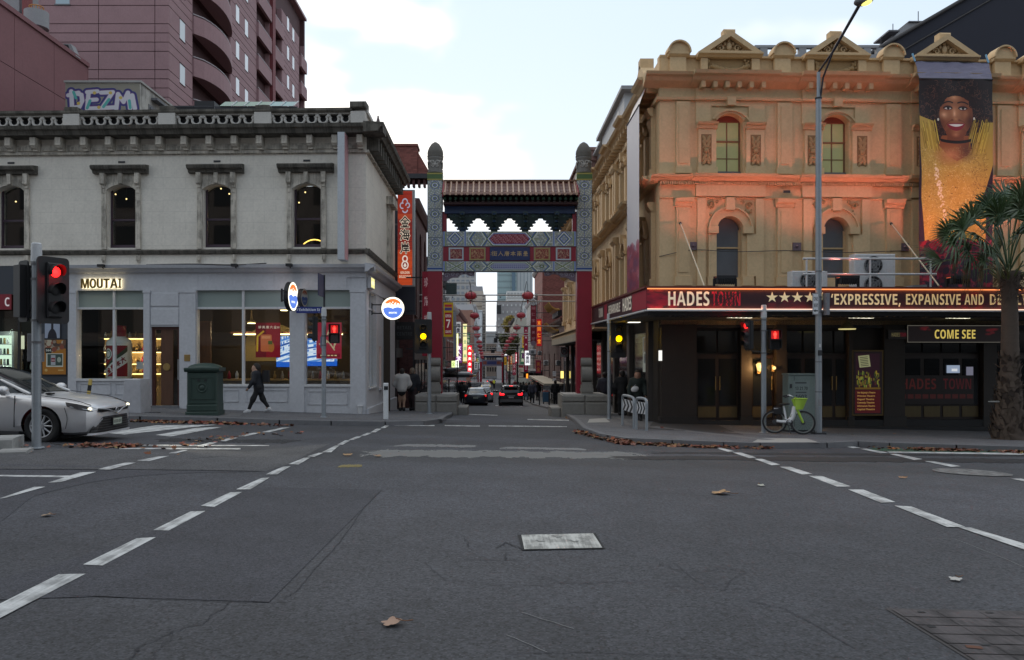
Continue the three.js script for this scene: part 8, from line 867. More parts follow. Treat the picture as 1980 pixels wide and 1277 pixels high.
// ================================================================ people
function sdf(bones,cell,k=26){
let lo=[1e9,1e9,1e9],hi=[-1e9,-1e9,-1e9];for(const[a,b,ra,rb]of bones)for(let i=0;i<3;i++){lo[i]=Math.min(lo[i],a[i]- ra,b[i]- rb);hi[i]=Math.max(hi[i],a[i]+ ra,b[i]+ rb);}
const c=lo.map((v,i)=>(v + hi[i])/2),half=Math.max(...hi.map((v,i)=>(v - lo[i])/2))+ cell*3,N=Math.ceil(half*2/cell),mc=new MarchingCubes(N,new THREE.MeshStandardMaterial(),false,false,60000);mc.isolation=0;const S=new Float32Array(N*N*N),h=N/2;
for(const[a,b,ra,rb]of bones){const R=Math.max(ra,rb)+ .09,r0=[0,1,2].map((i)=>Math.max(0,Math.floor((Math.min(a[i],b[i])- R - c[i])/half*h + h))),r1=[0,1,2].map((i)=>Math.min(N - 1,Math.ceil((Math.max(a[i],b[i])+ R - c[i])/half*h + h))),d=[b[0]- a[0],b[1]- a[1],b[2]- a[2]],L2=d[0]**2 + d[1]**2 + d[2]**2||1e-9;for(let z=r0[2];z<=r1[2];z++)for(let y=r0[1];y<=r1[1];y++)for(let x=r0[0];x<=r1[0];x++){const p=[(x - h)/h*half + c[0]- a[0],(y - h)/h*half + c[1]- a[1],(z - h)/h*half + c[2]- a[2]],t=clamp((p[0]*d[0]+ p[1]*d[1]+ p[2]*d[2])/L2),q=Math.hypot(p[0]- d[0]*t,p[1]- d[1]*t,p[2]- d[2]*t)- lerp(ra,rb,t);S[x + y*N + z*N*N]+=Math.exp(-k*q);}}
for(let i=0;i<S.length;i++)mc.field[i]=S[i]>0?Math.max(-1,Math.log(S[i])/k):-1;mc.update();const n=mc.count??mc.geometry.drawRange.count,P_=new Float32Array(n*3),Nn=new Float32Array(n*3);for(let i=0;i<n*3;i++){P_[i]=mc.positionArray[i]*half + c[i%3];Nn[i]=mc.normalArray[i];}const m=B();for(let i=0;i<n*3;i +=9)m.tri([...P_.slice(i,i + 3)],[...P_.slice(i + 3,i + 6)],[...P_.slice(i + 6,i + 9)]);
let s=0;for(let i=0;i<m.n.length;i+=3)s+=m.n[i]*Nn[i]+m.n[i+1]*Nn[i+1]+m.n[i+2]*Nn[i+2];m.n=Array.from(Nn);return m;
}
function person(label,pos,turn,H,o){
const t=thing('person',label,'person',pos,turn),s=H/1.75,lean=o.lean??.03,st=o.stride??.1,A=o.arms??[[.15,.3],[-.15,.3]],wide=o.wide??1,Q=o.cell??.02,V=(x,y,z)=>[x*s,y*s,z*s];
const hipY=.93,pelvis=V(0,hipY,0),waist=V(0,1.10,lean*.6),chest=V(0,1.33,lean*1.5),neck=V(0,1.50,lean*2),hd=V(0,1.63,lean*2 + .015 +(o.head??0)*.03),leg=(sd)=>{const a=sd*st,lift=sd<0&&o.kick?o.kick:0,k=[sd*.09,.50 + Math.abs(a)*.02,a*.42 + .03 + lift*.1],f=[sd*.085,.08 +(a<0?Math.abs(a)*.16:0)+ lift*.35,a*.95 - lift*.35];return{h:V(sd*.09,hipY - .03,0),k:V(...k),f:V(...f),toe:V(sd*.10,f[1]- .045 -(a<-.3?.02:0),f[2]+ .15)};},arm=(sd,[sw,el])=>{const S0=[sd*.185*wide,1.42,lean*1.7],E=[sd*(.22*wide + .03),1.42 - .29*Math.cos(sw),S0[2]+ .29*Math.sin(sw)],w=sw + el,Wv=[sd*(.21*wide + .03 -(o.inn??0)),E[1]- .25*Math.cos(w),E[2]+ .25*Math.sin(w)];return{s:V(...S0),e:V(...E),w:V(...Wv),dir:[0,-Math.cos(w),Math.sin(w)]};};
const LL=leg(1),LR=leg(-1),AL=arm(1,A[0]),AR=arm(-1,A[1]),r=(x)=>x*s;
const bones=[[pelvis,waist,r(.135),r(.12)],[waist,chest,r(.12),r(.145)],[V(-.09,1.4,lean*1.6),V(.09,1.4,lean*1.6),r(.09),r(.09)],[chest,neck,r(.09),r(.055)],[neck,hd,r(.05),r(.05)],[V(0,1.655,lean*2 + .0),V(0,1.63,lean*2 + .03),r(.098),r(.088)],[V(0,1.59,lean*2 + .05),V(0,1.575,lean*2 + .07),r(.06),r(.045)]];for(const l of[LL,LR])bones.push([l.h,l.k,r(.088),r(.06)],[l.k,l.f,r(.058),r(.038)],[l.f,l.toe,r(.04),r(.03)]);for(const a of[AL,AR])bones.push([a.s,a.e,r(.052),r(.043)],[a.e,a.w,r(.042),r(.03)]);
const hand=(m,a,sd)=>{const e=r(1);const p=a.w,d=a.dir,q=(u,v,w)=>[p[0]+ sd*-w*e,p[1]+ d[1]*u*e + -d[2]*v*e*0 - 0,p[2]+ d[2]*u*e + v*e];m.rod(q(0,0,0),q(.085,.0,.0),r(.028),7,r(.034));for(let k=0;k<4;k++){const v=-.03 + k*.02;m.rod(q(.08,v,0),q(.125,v,.008),r(.010),5,r(.009)).rod(q(.125,v,.008),q(.155 +(k===1||k===2?.012:0),v,.026),r(.009),5,r(.007));}m.rod(q(.02,.028,.005),q(.075,.055,.02),r(.011),5,r(.009));};
const body=sdf(bones,Q);hand(body,AL,1);hand(body,AR,-1);const skin=mat(o.skin??[.34,.2,.14],.6);
body.rod(V(0,1.645,lean*2+.118),V(0,1.607,lean*2+.135),r(.010),6,r(.016));for(const e of[-1,1])body.ball(...V(e*.096,1.628,lean*2+.005),r(.022),1.4,.8,7);part(body.g(),'body',skin,t);
const fz=lean*2;{const m=B();for(const e of[-1,1])m.ball(...V(e*.034,1.642,fz+.108),r(.013),.7,.6,7);add(m,'eye',M.black,t);add(B().box(...V(-.026,1.567,fz+.09),...V(.026,1.575,fz+.122)),'mouth',mat([.2,.07,.06],.6),t);}
const top=[],up=(b,e,f=e)=>[b[0],b[1],b[2]+r(e),b[3]+r(f)],puff=o.puff??.022;top.push(up(bones[0],puff),up(bones[1],puff),up(bones[2],puff*.9),up([chest,V(0,1.46,lean*1.9),r(.1),r(.075)],puff*.6));if(o.long)top.push([pelvis,V(0,hipY - o.long,-.01),r(.15),r(.17)]);for(const a of[AL,AR])top.push([a.s,a.e,r(.052)+r(puff),r(.045)+r(puff)],[a.e,a.w,r(.045)+r(puff),r(.034)+r(puff)]);part(sdf(top,Q).g(),o.topName??'jacket',o.top,t);if(o.quilt){const m=B();for(let k=0;k<6;k++)m.at(new THREE.TorusGeometry(r(.17),r(.012),6,24),0,r(.98 + k*.085),r(lean),PI/2,0,0,1.02,.86,1);add(m,'quilt_seam',mat([.3,.29,.28],.9),t);}
const low=[];if(o.shorts)low.push([V(0,.98,0),V(0,.8,0),r(.15),r(.17)]);else for(const l of[LL,LR])low.push([l.h,l.k,r(.092)+r(.014),r(.066)+r(.014)],[l.k,[l.f[0],l.f[1]+r(.03),l.f[2]],r(.064)+r(.012),r(.046)+r(.012)]);low.push([V(-.05,.95,0),V(.05,.95,0),r(.13),r(.13)]);part(sdf(low,Q).g(),o.shorts?'skirt':'trousers',o.low,t);
for(const l of[LL,LR]){const m=sdf([[[l.f[0],l.f[1]- r(.015),l.f[2]- r(.02)],[l.toe[0],l.toe[1],l.toe[2]],r(.05),r(.042)],[[l.f[0],l.f[1]+r(.03),l.f[2]],l.f,r(.05),r(.05)]],Q*.7);part(m.g(),'shoe',o.shoe??M.black,t);}
const hz=fz - .012;const hair=[[V(0,1.70,hz - .005),V(0,1.66,hz - .03),r(.10),r(.098)],[V(0,1.68,hz - .03),V(0,1.60,hz - .05),r(.09),r(.07)]];if(o.hairLong)hair.push([V(0,1.62,hz - .05),V(0,1.62 - o.hairLong,hz - .08),r(.1),r(.075)]);part(sdf(hair,Q*.8,40).g(),'hair',o.hair??mat([.018,.013,.011],.7),t);return t;
}
const cl=(a,b,c,rg=.85)=>mat([a,b,c],rg),navy=cl(.016,.018,.024),blk=cl(.012,.012,.014),denim=cl(.03,.045,.08);
{const w=person('person in black walking left past the shop window with a backpack and white shoes',onGround(500,26.6,FPL),-PI/2+.1,1.62,{stride:.36,arms:[[.25,.35],[-.3,.2]],top:navy,low:blk,shoe:M.white,hairLong:.12,lean:.05,long:.12,kick:0});add(smoothG(B().cham(-.15,1.02,-.34,.15,1.42,-.13,.05)),'backpack',blk,w);
const c1=person('person in a pale puffer jacket with bare legs seen from behind by the left building',onGround(777,33,FPL),PI,1.72,{stride:.08,arms:[[.2,.9],[.2,.9]],top:mat([.50,.48,.46],.85),puff:.07,quilt:1,shorts:1,low:blk,skin:[.36,.22,.15],wide:1.15,inn:.06});
person('taller person in dark clothes with fair hair walking beside the pale puffer jacket',onGround(797,33.8,FPL),PI - .1,1.78,{stride:.15,top:navy,low:cl(.03,.016,.018),hair:mat([.16,.13,.1],.8),wide:1.1,puff:.04});
const m=person('man in dark jacket with pale cross body bag facing us at the theatre corner',onGround(1233,28.6,FPL),-.15,1.76,{stride:.12,arms:[[.1,.5],[.05,.15]],top:cl(.014,.022,.02),low:blk,wide:1.15,puff:.035,skin:[.3,.16,.11]});add(B().at(new THREE.SphereGeometry(.13,14,10),-.1,1.13,.22,0,0,.3,1.1,.8,.45),'bag',M.white,m);add(B().tube([[-.16,1.2,.2],[-.02,1.34,.2],[.12,1.48,.12],[.1,1.46,-.1]],.016,6),'bag_strap',M.grey,m);
person('dark figure walking away under the theatre canopy left of the man with the bag',onGround(1204,32.5,FPL),PI,1.8,{stride:.12,top:blk,low:blk,wide:1.2,puff:.045,cell:.024});
const g=person('person in a grey hooded coat beside the right gate plinth',onGround(1170,35.5,FPL),PI*.9,1.78,{stride:.1,top:cl(.05,.055,.075),low:blk,wide:1.15,puff:.05,cell:.024,skin:[.4,.26,.2]});
const far=[[1074,62,PI,1.82,blk,blk,'dark person with a bag standing on the right footpath near the blue bin',.06],[1029,66,.1,1.78,cl(.07,.07,.1),navy,'person in an open jacket walking towards us right of the black suv',.2],[1040,76,PI,1.7,blk,blk,'dark person behind the person in the open jacket',.1],[1012,78,PI,1.75,blk,denim,'leftmost person of the small group right of the black suv',.15],[1017,77,.3,1.68,navy,cl(.12,.15,.2),'second person of the small group right of the black suv',.15],[1023,80,PI,1.72,blk,blk,'rightmost person of the small group right of the black suv',.1],[894,66,PI,1.75,blk,blk,'dark person left of the dark blue sedan',.12],[899,71,.2,1.7,navy,blk,'dark person on the left footpath just beyond the sedan',.15],[890,74,PI,1.72,blk,blk,'third dark person on the left footpath by the gate plinth',.1]];
for(const[px,d,tr,H,a,b,lab,sd]of far){const f=person(lab,onGround(px,d,FPL),tr,H,{stride:sd,top:a,low:b,cell:.036,puff:.035,wide:1.1});if(px===1074)add(smoothG(B().cham(.24,.4,-.1,.34,.8,.14,.03)),'bag',blk,f);}
const cp=onGround(955.5,150,0),cy=person('cyclist in a yellow vest far down the middle of the side street',[cp.x,cp.y+.12,cp.z],PI,1.75,{stride:.25,arms:[[.9,.2],[.9,.2]],lean:.14,top:mat([.6,.6,.05],.7),low:blk,cell:.05});const bw=B();for(const z of[-.5,.55])bw.at(new THREE.TorusGeometry(.33,.025,6,20),0,.24,z,0,PI/2);bw.rod([0,.24,-.5],[0,.75,-.15],.02).rod([0,.75,-.15],[0,.8,.4],.02).rod([0,.8,.4],[0,.24,.55],.02).rod([-.25,.95,.35],[.25,.95,.35],.02);const bk=thing('bicycle','tiny bicycle under the yellow vested cyclist','bicycle',[cp.x,cp.y+.1,cp.z],PI);add(bw,'frame',M.dark,bk);
}
{const p=onGround(1056,63.5,FPL),t=thing('bin_trolley','blue bin trolley with red rags on top on the right footpath','bin',p);add(B().cham(-.27,.16,-.3,.27,.95,.3,.03),'tub',mat([.04,.11,.19],.6),t);for(const x of[-.2,.2])for(const z of[-.2,.2])add(B().at(new THREE.CylinderGeometry(.08,.08,.05,12),x,.08,z,0,0,PI/2),'castor',M.black,t);for(let k=0;k<5;k++)add(B().ball(-.2 + k*.1,.98 + .03*(k%2),.05*(k%3),.09,.7,1),'rag',mat([.42,.12,.09],.8),t);add(B().rod([-.2,1.1,-.28],[.2,1.1,-.28],.02).rod([-.2,.8,-.3],[-.2,1.1,-.28],.02).rod([.2,.8,-.3],[.2,1.1,-.28],.02),'push_bar',M.steel,t);}
// ================================================================ the hire bicycle
{
const d=23.1,a=onGround(1498,d+.2,FPL),b=onGround(1553,d,FPL),t=thing('hire_bicycle','white and lime green hire bicycle with a front basket parked by the lamp post','bicycle',a),v=b.clone().sub(a),L=v.length();t.rotation.y=Math.atan2(-v.z,v.x);t.rotation.z=Math.asin(v.y/L)*0;const R=.345,sl=v.y/1,lime=mat([.36,.56,.06],.4),wht=mat([.68,.69,.7],.4);
const wh=(x,y,nm)=>{const g=new THREE.Group();g.name='wheel';g.position.set(x,y+R,0);t.add(g);add(B().at(new THREE.TorusGeometry(R - .025,.027,10,48),0,0,0),'tyre',M.black,g);add(B().at(new THREE.TorusGeometry(R - .06,.016,6,40),0,0,0),'rim',mat([.2,.21,.2],.4),g);const s=B();for(let k=0;k<18;k++){const q=k/18*2*PI;s.rod([Math.cos(q + .3)*.04,Math.sin(q + .3)*.04,k%2?.03:-.03],[Math.cos(q)*(R - .06),Math.sin(q)*(R - .06),0],.003,4);}s.at(new THREE.CylinderGeometry(.06,.06,.1,18),0,0,0,PI/2);add(s,'spokes',mat([.05,.05,.055],.4),g);};
wh(0,0);wh(L,v.y);const F_=[L,R+v.y,0],BB=[L*.52,R*.95,0],hdT=[L - .28,1.02,0],hdB=[L - .17,.72,0];
add(B().tube([[L - .22,.80,0],[L*.62,.47,0],[L*.5,.36,0]],.075,10).rod([L*.5,.36,0],[L*.04+.03,R+.02,.05],.035).tube([[L*.5,.36,0],[L*.3,.35,.05],[.05,R+.03,.05]],.038,8),'frame',wht,t);add(B().rod([L*.42,.36,0],[L*.32,.82,0],.028),'seat_post',wht,t);add(B().rod([L*.40,.42,0],[L*.345,.7,0],.034),'seat_tube',wht,t);
add(smoothG(B().at(new THREE.SphereGeometry(.13,14,8),L*.31,.86,0,0,0,.06,1,.28,.7).at(new THREE.SphereGeometry(.06,10,8),L*.31+.12,.87,0,0,0,0,1.2,.4,.7)),'saddle',M.black,t);add(B().rod(hdB,hdT,.045).rod([L - .19,.78,.05],[L - .0,F_[1],.055],.042,8,.03).rod([L - .19,.78,-.05],[L - .0,F_[1],-.055],.042,8,.03),'fork',lime,t);add(B().tube([[hdT[0]- .22,1.08,-.26],[hdT[0]- .08,1.12,-.16],[hdT[0],1.08,0],[hdT[0]- .08,1.12,.16],[hdT[0]- .22,1.08,.26]],.017,8),'handlebar',wht,t);for(const s of[-1,1])add(B().rod([hdT[0]- .24,1.08,s*.27],[hdT[0]- .12,1.11,s*.19],.024),'grip',M.black,t);
{const m=B(),n=14,x0=L - .12,y0=.72;const sec=(f)=>{const o=[];for(let k=0;k<n;k++){const q=k/n*2*PI,w=lerp(.12,.18,f),dd=lerp(.13,.17,f);o.push([x0 + Math.cos(q)*w + f*.06,y0 + f*.3 + Math.max(0,-Math.cos(q))*f*.06,Math.sin(q)*dd]);}return o;};const S=[0,.33,.66,1].map(sec);for(let i=0;i<3;i++)for(let k=0;k<n;k++)m.quad(S[i][k],S[i][(k + 1)%n],S[i + 1][(k + 1)%n],S[i + 1][k]);for(let k=0;k<n;k++)m.tri(S[0][k],S[0][(k + 1)%n],[x0,y0,0]);const g=smoothG(m).g();part(g,'basket',mat([.36,.56,.06],.45,{side:THREE.DoubleSide}),t);add(B().at(new THREE.TorusGeometry(.175,.014,6,28),x0+.06,y0+.31,0,PI/2),'basket_rim',lime,t);}
{const m=B();for(let i=0;i<14;i++){const q=1.2 + i/14*2.1,q2=1.2 +(i + 1)/14*2.1,rr_=R + .035;m.quad([Math.cos(q)*rr_,R + Math.sin(q)*rr_,-.035],[Math.cos(q)*rr_,R + Math.sin(q)*rr_,.035],[Math.cos(q2)*rr_,R + Math.sin(q2)*rr_,.035],[Math.cos(q2)*rr_,R + Math.sin(q2)*rr_,-.035]);}add(m,'mudguard',mat([.03,.03,.03],.5,{side:THREE.DoubleSide}),t);}add(smoothG(B().cham(-.02,.56,-.03,L*.26,.78,.05,.02)),'rear_guard',M.black,t);add(B().at(new THREE.TorusGeometry(.085,.012,6,24),BB[0],BB[1],.06).rod([BB[0],BB[1],.08],[BB[0]+.06,BB[1]- .15,.09],.012).rod([BB[0],BB[1],-.08],[BB[0]- .06,BB[1]+.15,-.09],.012).box(BB[0]+.02,BB[1]- .17,.08,BB[0]+.1,BB[1]- .14,.17),'crank',M.dark,t);add(B().rod([L*.45,.34,.08],[L*.55,.02,.2],.013),'kickstand',M.dark,t);const lt=canvasTex(128,40,(g)=>{g.fillStyle='#b9bbbd';g.fillRect(0,0,128,40);text(g,'LIME',8,34,38,110,'#5c8f2a');});const lp=panel('lettering',.24,.07,face(1,1,lt),t,L*.66,.565,.062);lp.rotation.z=.66;add(smoothG(B().cham(-.02,.72,.045,.1,.75,.05,.004)),'label',M.white,t);
}
// ================================================================ the palm
{
const d=23.3,p=onGround(1951,d,FPL),t=thing('fan_palm','fan palm with a rough fibrous trunk on the right footpath','palm tree',p),k=d/F,yy=(py)=>Y(py,d)- p.y,H=yy(525),m=B(),bark=mat([.105,.078,.062],.95,{tx:'stone',tile:.5,bump:.01}),n=22,rows2=60;
const rad=(f)=>f<.22?lerp(.44,.33,f/.22):f<.46?lerp(.33,.235,(f - .22)/.24):f<.86?lerp(.235,.205,(f - .46)/.4):lerp(.205,.29,Math.min(1,(f - .86)/.1)),sec=[];for(let i=0;i<=rows2;i++){const f=i/rows2,o=[];for(let j=0;j<n;j++){const a=j/n*2*PI,r=rad(f)*(1 + .10*(hash(i,j,5)- .5)*(f<.5?2.2:.9)+(i%2?.015:0));o.push([Math.cos(a)*r + .04*Math.sin(f*3),f*H,Math.sin(a)*r]);}sec.push(o);}for(let i=0;i<rows2;i++)for(let j=0;j<n;j++)m.quad(sec[i][j],sec[i + 1][j],sec[i + 1][(j + 1)%n],sec[i][(j + 1)%n]);for(let i=0;i<m.n.length;i++)m.n[i]=m.n[i];add(smoothG(m,1.2),'trunk',bark,t);
{const s=B(),s2=B();for(let i=0;i<260;i++){const f=Math.pow(hash(i,1),1.25)*.5,a=hash(i,2)*2*PI,r=rad(f)*.97,y=f*H,l=lerp(.12,.3,hash(i,3))*(f<.2?1.15:.8),w=.05 + .05*hash(i,4),c=Math.cos(a),q=Math.sin(a),o=.04 + .1*hash(i,5),b=(u,v,h)=>[c*(r + u)- q*v,y + h,q*(r + u)+ c*v];(i%3?s:s2).quad(b(0,-w,0),b(0,w,0),b(o*.7,w*.5,l*.7),b(o*.7,-w*.5,l*.7)).tri(b(o*.7,-w*.5,l*.7),b(o*.7,w*.5,l*.7),b(o*1.15,0,l)).quad(b(.02,w,0),b(.02,-w,0),b(o*.7 + .015,-w*.5,l*.7),b(o*.7 + .015,w*.5,l*.7));}add(s,'leaf_base',mat([.15,.115,.09],.95,{tx:'stone',tile:.4,side:THREE.DoubleSide}),t);add(s2,'leaf_base',mat([.06,.045,.038],.95,{side:THREE.DoubleSide}),t);for(const s3 of[s,s2])s3;const kk=t.children[t.children.length - 1];t.children.slice(-2).forEach((c)=>c.userData.kind='stuff');}
{const f=B();for(let i=0;i<220;i++){const a=hash(i,11)*7,y=H - .05 - .75*Math.pow(hash(i,12),1.5),r=.2 + .1*hash(i,13),l=.15 + .3*hash(i,14);f.rod([Math.cos(a)*r,y,Math.sin(a)*r],[Math.cos(a + .2)*(r + .14),y - l*(hash(i,15)- .2),Math.sin(a + .2)*(r + .14)],.012,4,.004);}add(f,'fibre',mat([.07,.05,.038],1),t);t.children[t.children.length - 1].userData.kind='stuff';}
const gM=[[.085,.14,.05],[.065,.115,.052],[.11,.155,.07],[.075,.125,.07]].map((c)=>mat(c,.42,{side:THREE.DoubleSide,tx:'ply',tile:.7})),dryM=mat([.16,.12,.06],.8,{side:THREE.DoubleSide}),pet=mat([.12,.14,.05],.5);
function fan(from,hub,norm,upv,R,spread,droop,mt,N=30,name='frond'){
const q=B(),A=new V3(...from),Hb=new V3(...hub),fwd=Hb.clone().sub(A).normalize(),nn=new V3(...norm).normalize(),x=fwd.clone(),z=nn.clone().addScaledVector(x,-nn.dot(x)).normalize(),y=new V3().crossVectors(z,x);const cur=[A,A.clone().lerp(Hb,.5).add(new V3(0,.14*A.distanceTo(Hb),0)),Hb];q.tube(cur.map((c)=>c.toArray()),.018,6,10);
for(let i=0;i<N;i++){const a=(i/(N - 1)- .5)*spread,dir=x.clone().multiplyScalar(Math.cos(a)).addScaledVector(y,Math.sin(a)),len=R*(1 - .22*Math.pow(Math.abs(a)/(spread/2),2))*rr(.86,1.08),side=z.clone().cross(dir),w0=.5*spread/N*R*.62;let last=null;const pts=[0,.25,.5,.72,.88,1].map((f)=>{const c=Hb.clone().addScaledVector(dir,f*len).addScaledVector(z,(.10 + .05*(i%2))*R*Math.sin(f*2.2));const dp=droop*rr(.7,1.3)*Math.pow(f,3)*len;c.y -=dp;c.addScaledVector(dir,-dp*.35);return c;}),ws=[.012,w0*.75,w0*.8,w0*.45,w0*.2,.002];for(let k=0;k<5;k++){const P0=pts[k],P1=pts[k + 1],f0=.35*ws[k],f1=.35*ws[k + 1],e=(P_,w,h)=>P_.clone().addScaledVector(side,w).addScaledVector(z,h).toArray();q.quad(e(P0,-ws[k],f0),e(P0,0,-f0),e(P1,0,-f1),e(P1,-ws[k + 1],f1)).quad(e(P0,0,-f0),e(P0,ws[k],f0),e(P1,ws[k + 1],f1),e(P1,0,-f1));}}return part(q.g(),name,mt,t);
}
const top=[0,H - .05,0],pt=(px,py,z=0)=>[X(px,d - z)- p.x,Y(py,d - z)- p.y,z];
const list=[
[1862,444,.5,[-.2,.5,.85],1.02,3.6,.55,0],[1895,470,.9,[-.1,.75,.65],.85,3.7,.9,1],[1835,452,.1,[-.5,.35,.8],.72,3.2,.35,2],[1874,488,.6,[-.3,.5,.8],.8,3.6,1.1,1],[1930,418,.4,[0,.35,.95],1.0,3.6,.5,0],[1915,402,-.2,[-.4,.5,.75],.8,3.4,.45,3],[1972,405,.6,[.25,.35,.9],1.0,3.7,.6,2],[1968,452,.9,[.1,.2,.97],.85,3.5,.7,0],[1822,506,.6,[-.1,.6,.8],1.1,1.5,.3,2],[2030,440,.3,[.5,.4,.75],1.1,3.7,.6,0],[2060,500,.3,[.4,.6,.7],1.0,3.6,.8,1],[1950,385,-.6,[0,.6,-.8],1.0,3.5,.4,3],[2000,395,-.7,[.3,.6,-.7],1.0,3.5,.5,1],[1890,430,-.8,[-.4,.6,-.7],.95,3.5,.6,3],[1990,480,.9,[.3,.45,.85],.9,3.6,1.0,2],[1940,470,-.8,[-.1,.7,-.7],.9,3.6,.9,3],[1905,505,.2,[-.3,.3,.9],.72,3.4,1.25,2],[2020,540,.4,[.4,.3,.85],.9,3.4,1.1,3],[1845,470,.7,[-.35,.45,.8],.8,3.6,.8,0],[1880,425,.1,[-.25,.4,.88],.85,3.5,.5,2],[1925,440,.9,[0,.5,.86],.85,3.6,.8,1],[1955,420,.1,[.1,.3,.95],.9,3.6,.5,0],[1990,430,.9,[.2,.4,.9],.95,3.6,.7,1],[1912,488,.9,[-.1,.6,.8],.75,3.6,1.1,3],[1975,385,0,[.1,.5,.85],.85,3.5,.3,2]];
for(const[px,py,z,nm,R,sp,dr,c]of list)fan([0,H - .1+.1*rnd(),0],pt(px,py,z),nm,0,R*(px===1820?1:1.05),sp,dr*.55,gM[c],px===1820?16:23);
for(const[px,py,z,R]of[[1876,516,.3,.6],[1900,522,.6,.5],[1930,516,.8,.5],[1852,498,.4,.55]])fan([0,H - .25,0],pt(px,py,z),[-.3,.2,.9],0,R,2.6,1.3,dryM,22,'dry_frond');
add(B().rod([-.35,yy(777),.1],[-.75,yy(776),.25],.03,6,.015),'cut_stub',mat([.3,.3,.28],.8),t);for(let i=0;i<14;i++){const a=hash(i,31)*7,q=.25 + .2*hash(i,32);add(B().rod([Math.cos(a)*.2,H - .35 + .2*hash(i,33),Math.sin(a)*.2],[Math.cos(a)*q*1.6,H - .05 + .3*hash(i,34),Math.sin(a)*q*1.6],.03,6,.018),'cut_stalk',pet,t);}
}
{
const tree=(label,px,py,d,R,c,cat='tree')=>{const p=onGround(px,d,FPL),t=thing('street_tree',label,cat,p),cy=Y(py,d)- p.y;add(B().cyl(0,0,cy,0,.16,.08,8).rod([0,cy*.7,0],[R*.5,cy+.3,0],.06).rod([0,cy*.75,0],[-R*.5,cy+.4,.2],.06).rod([0,cy*.6,0],[.2,cy+.6,-R*.4],.05),'trunk',mat([.05,.04,.032],.9),t);const g=B();for(let i=0;i<1500;i++){const cl_=i%14,a=hash(cl_,1,px)*7,b=(hash(cl_,2,px)- .5)*2.2,r=R*.62*Math.sqrt(hash(cl_,3,px)),q=Math.sqrt(hash(i,6))*R*.42,e=hash(i,7)*7,f=(hash(i,8)- .5)*2.6;const x=Math.cos(a)*r*Math.cos(b)+ Math.cos(e)*q*Math.cos(f),y=cy + Math.sin(b)*R*.7 + Math.sin(f)*q,z=Math.sin(a)*r*Math.cos(b)+ Math.sin(e)*q*Math.cos(f),s=.12 + .1*hash(i,9),u=hash(i,10)*7,v=hash(i,11)*3;const m1=[Math.cos(u)*s,Math.sin(v)*s,Math.sin(u)*s],m2=[-Math.sin(u)*s*.6,Math.cos(v)*s*.8,Math.cos(u)*s*.6];g.quad([x - m1[0],y - m1[1],z - m1[2]],[x + m2[0],y + m2[1],z + m2[2]],[x + m1[0],y + m1[1],z + m1[2]],[x - m2[0],y - m2[1],z - m2[2]]);}part(g.g(),'crown',mat(c,.8,{side:THREE.DoubleSide}),t);};
tree('yellow autumn street tree under the right side of the gate',984,626,190,2.1,[.32,.24,.05]);tree('green and gold street tree below the yellow tree',986,664,130,1.9,[.11,.11,.045]);tree('dull green street tree left of the green and gold one',974,660,165,1.7,[.1,.12,.06]);
}
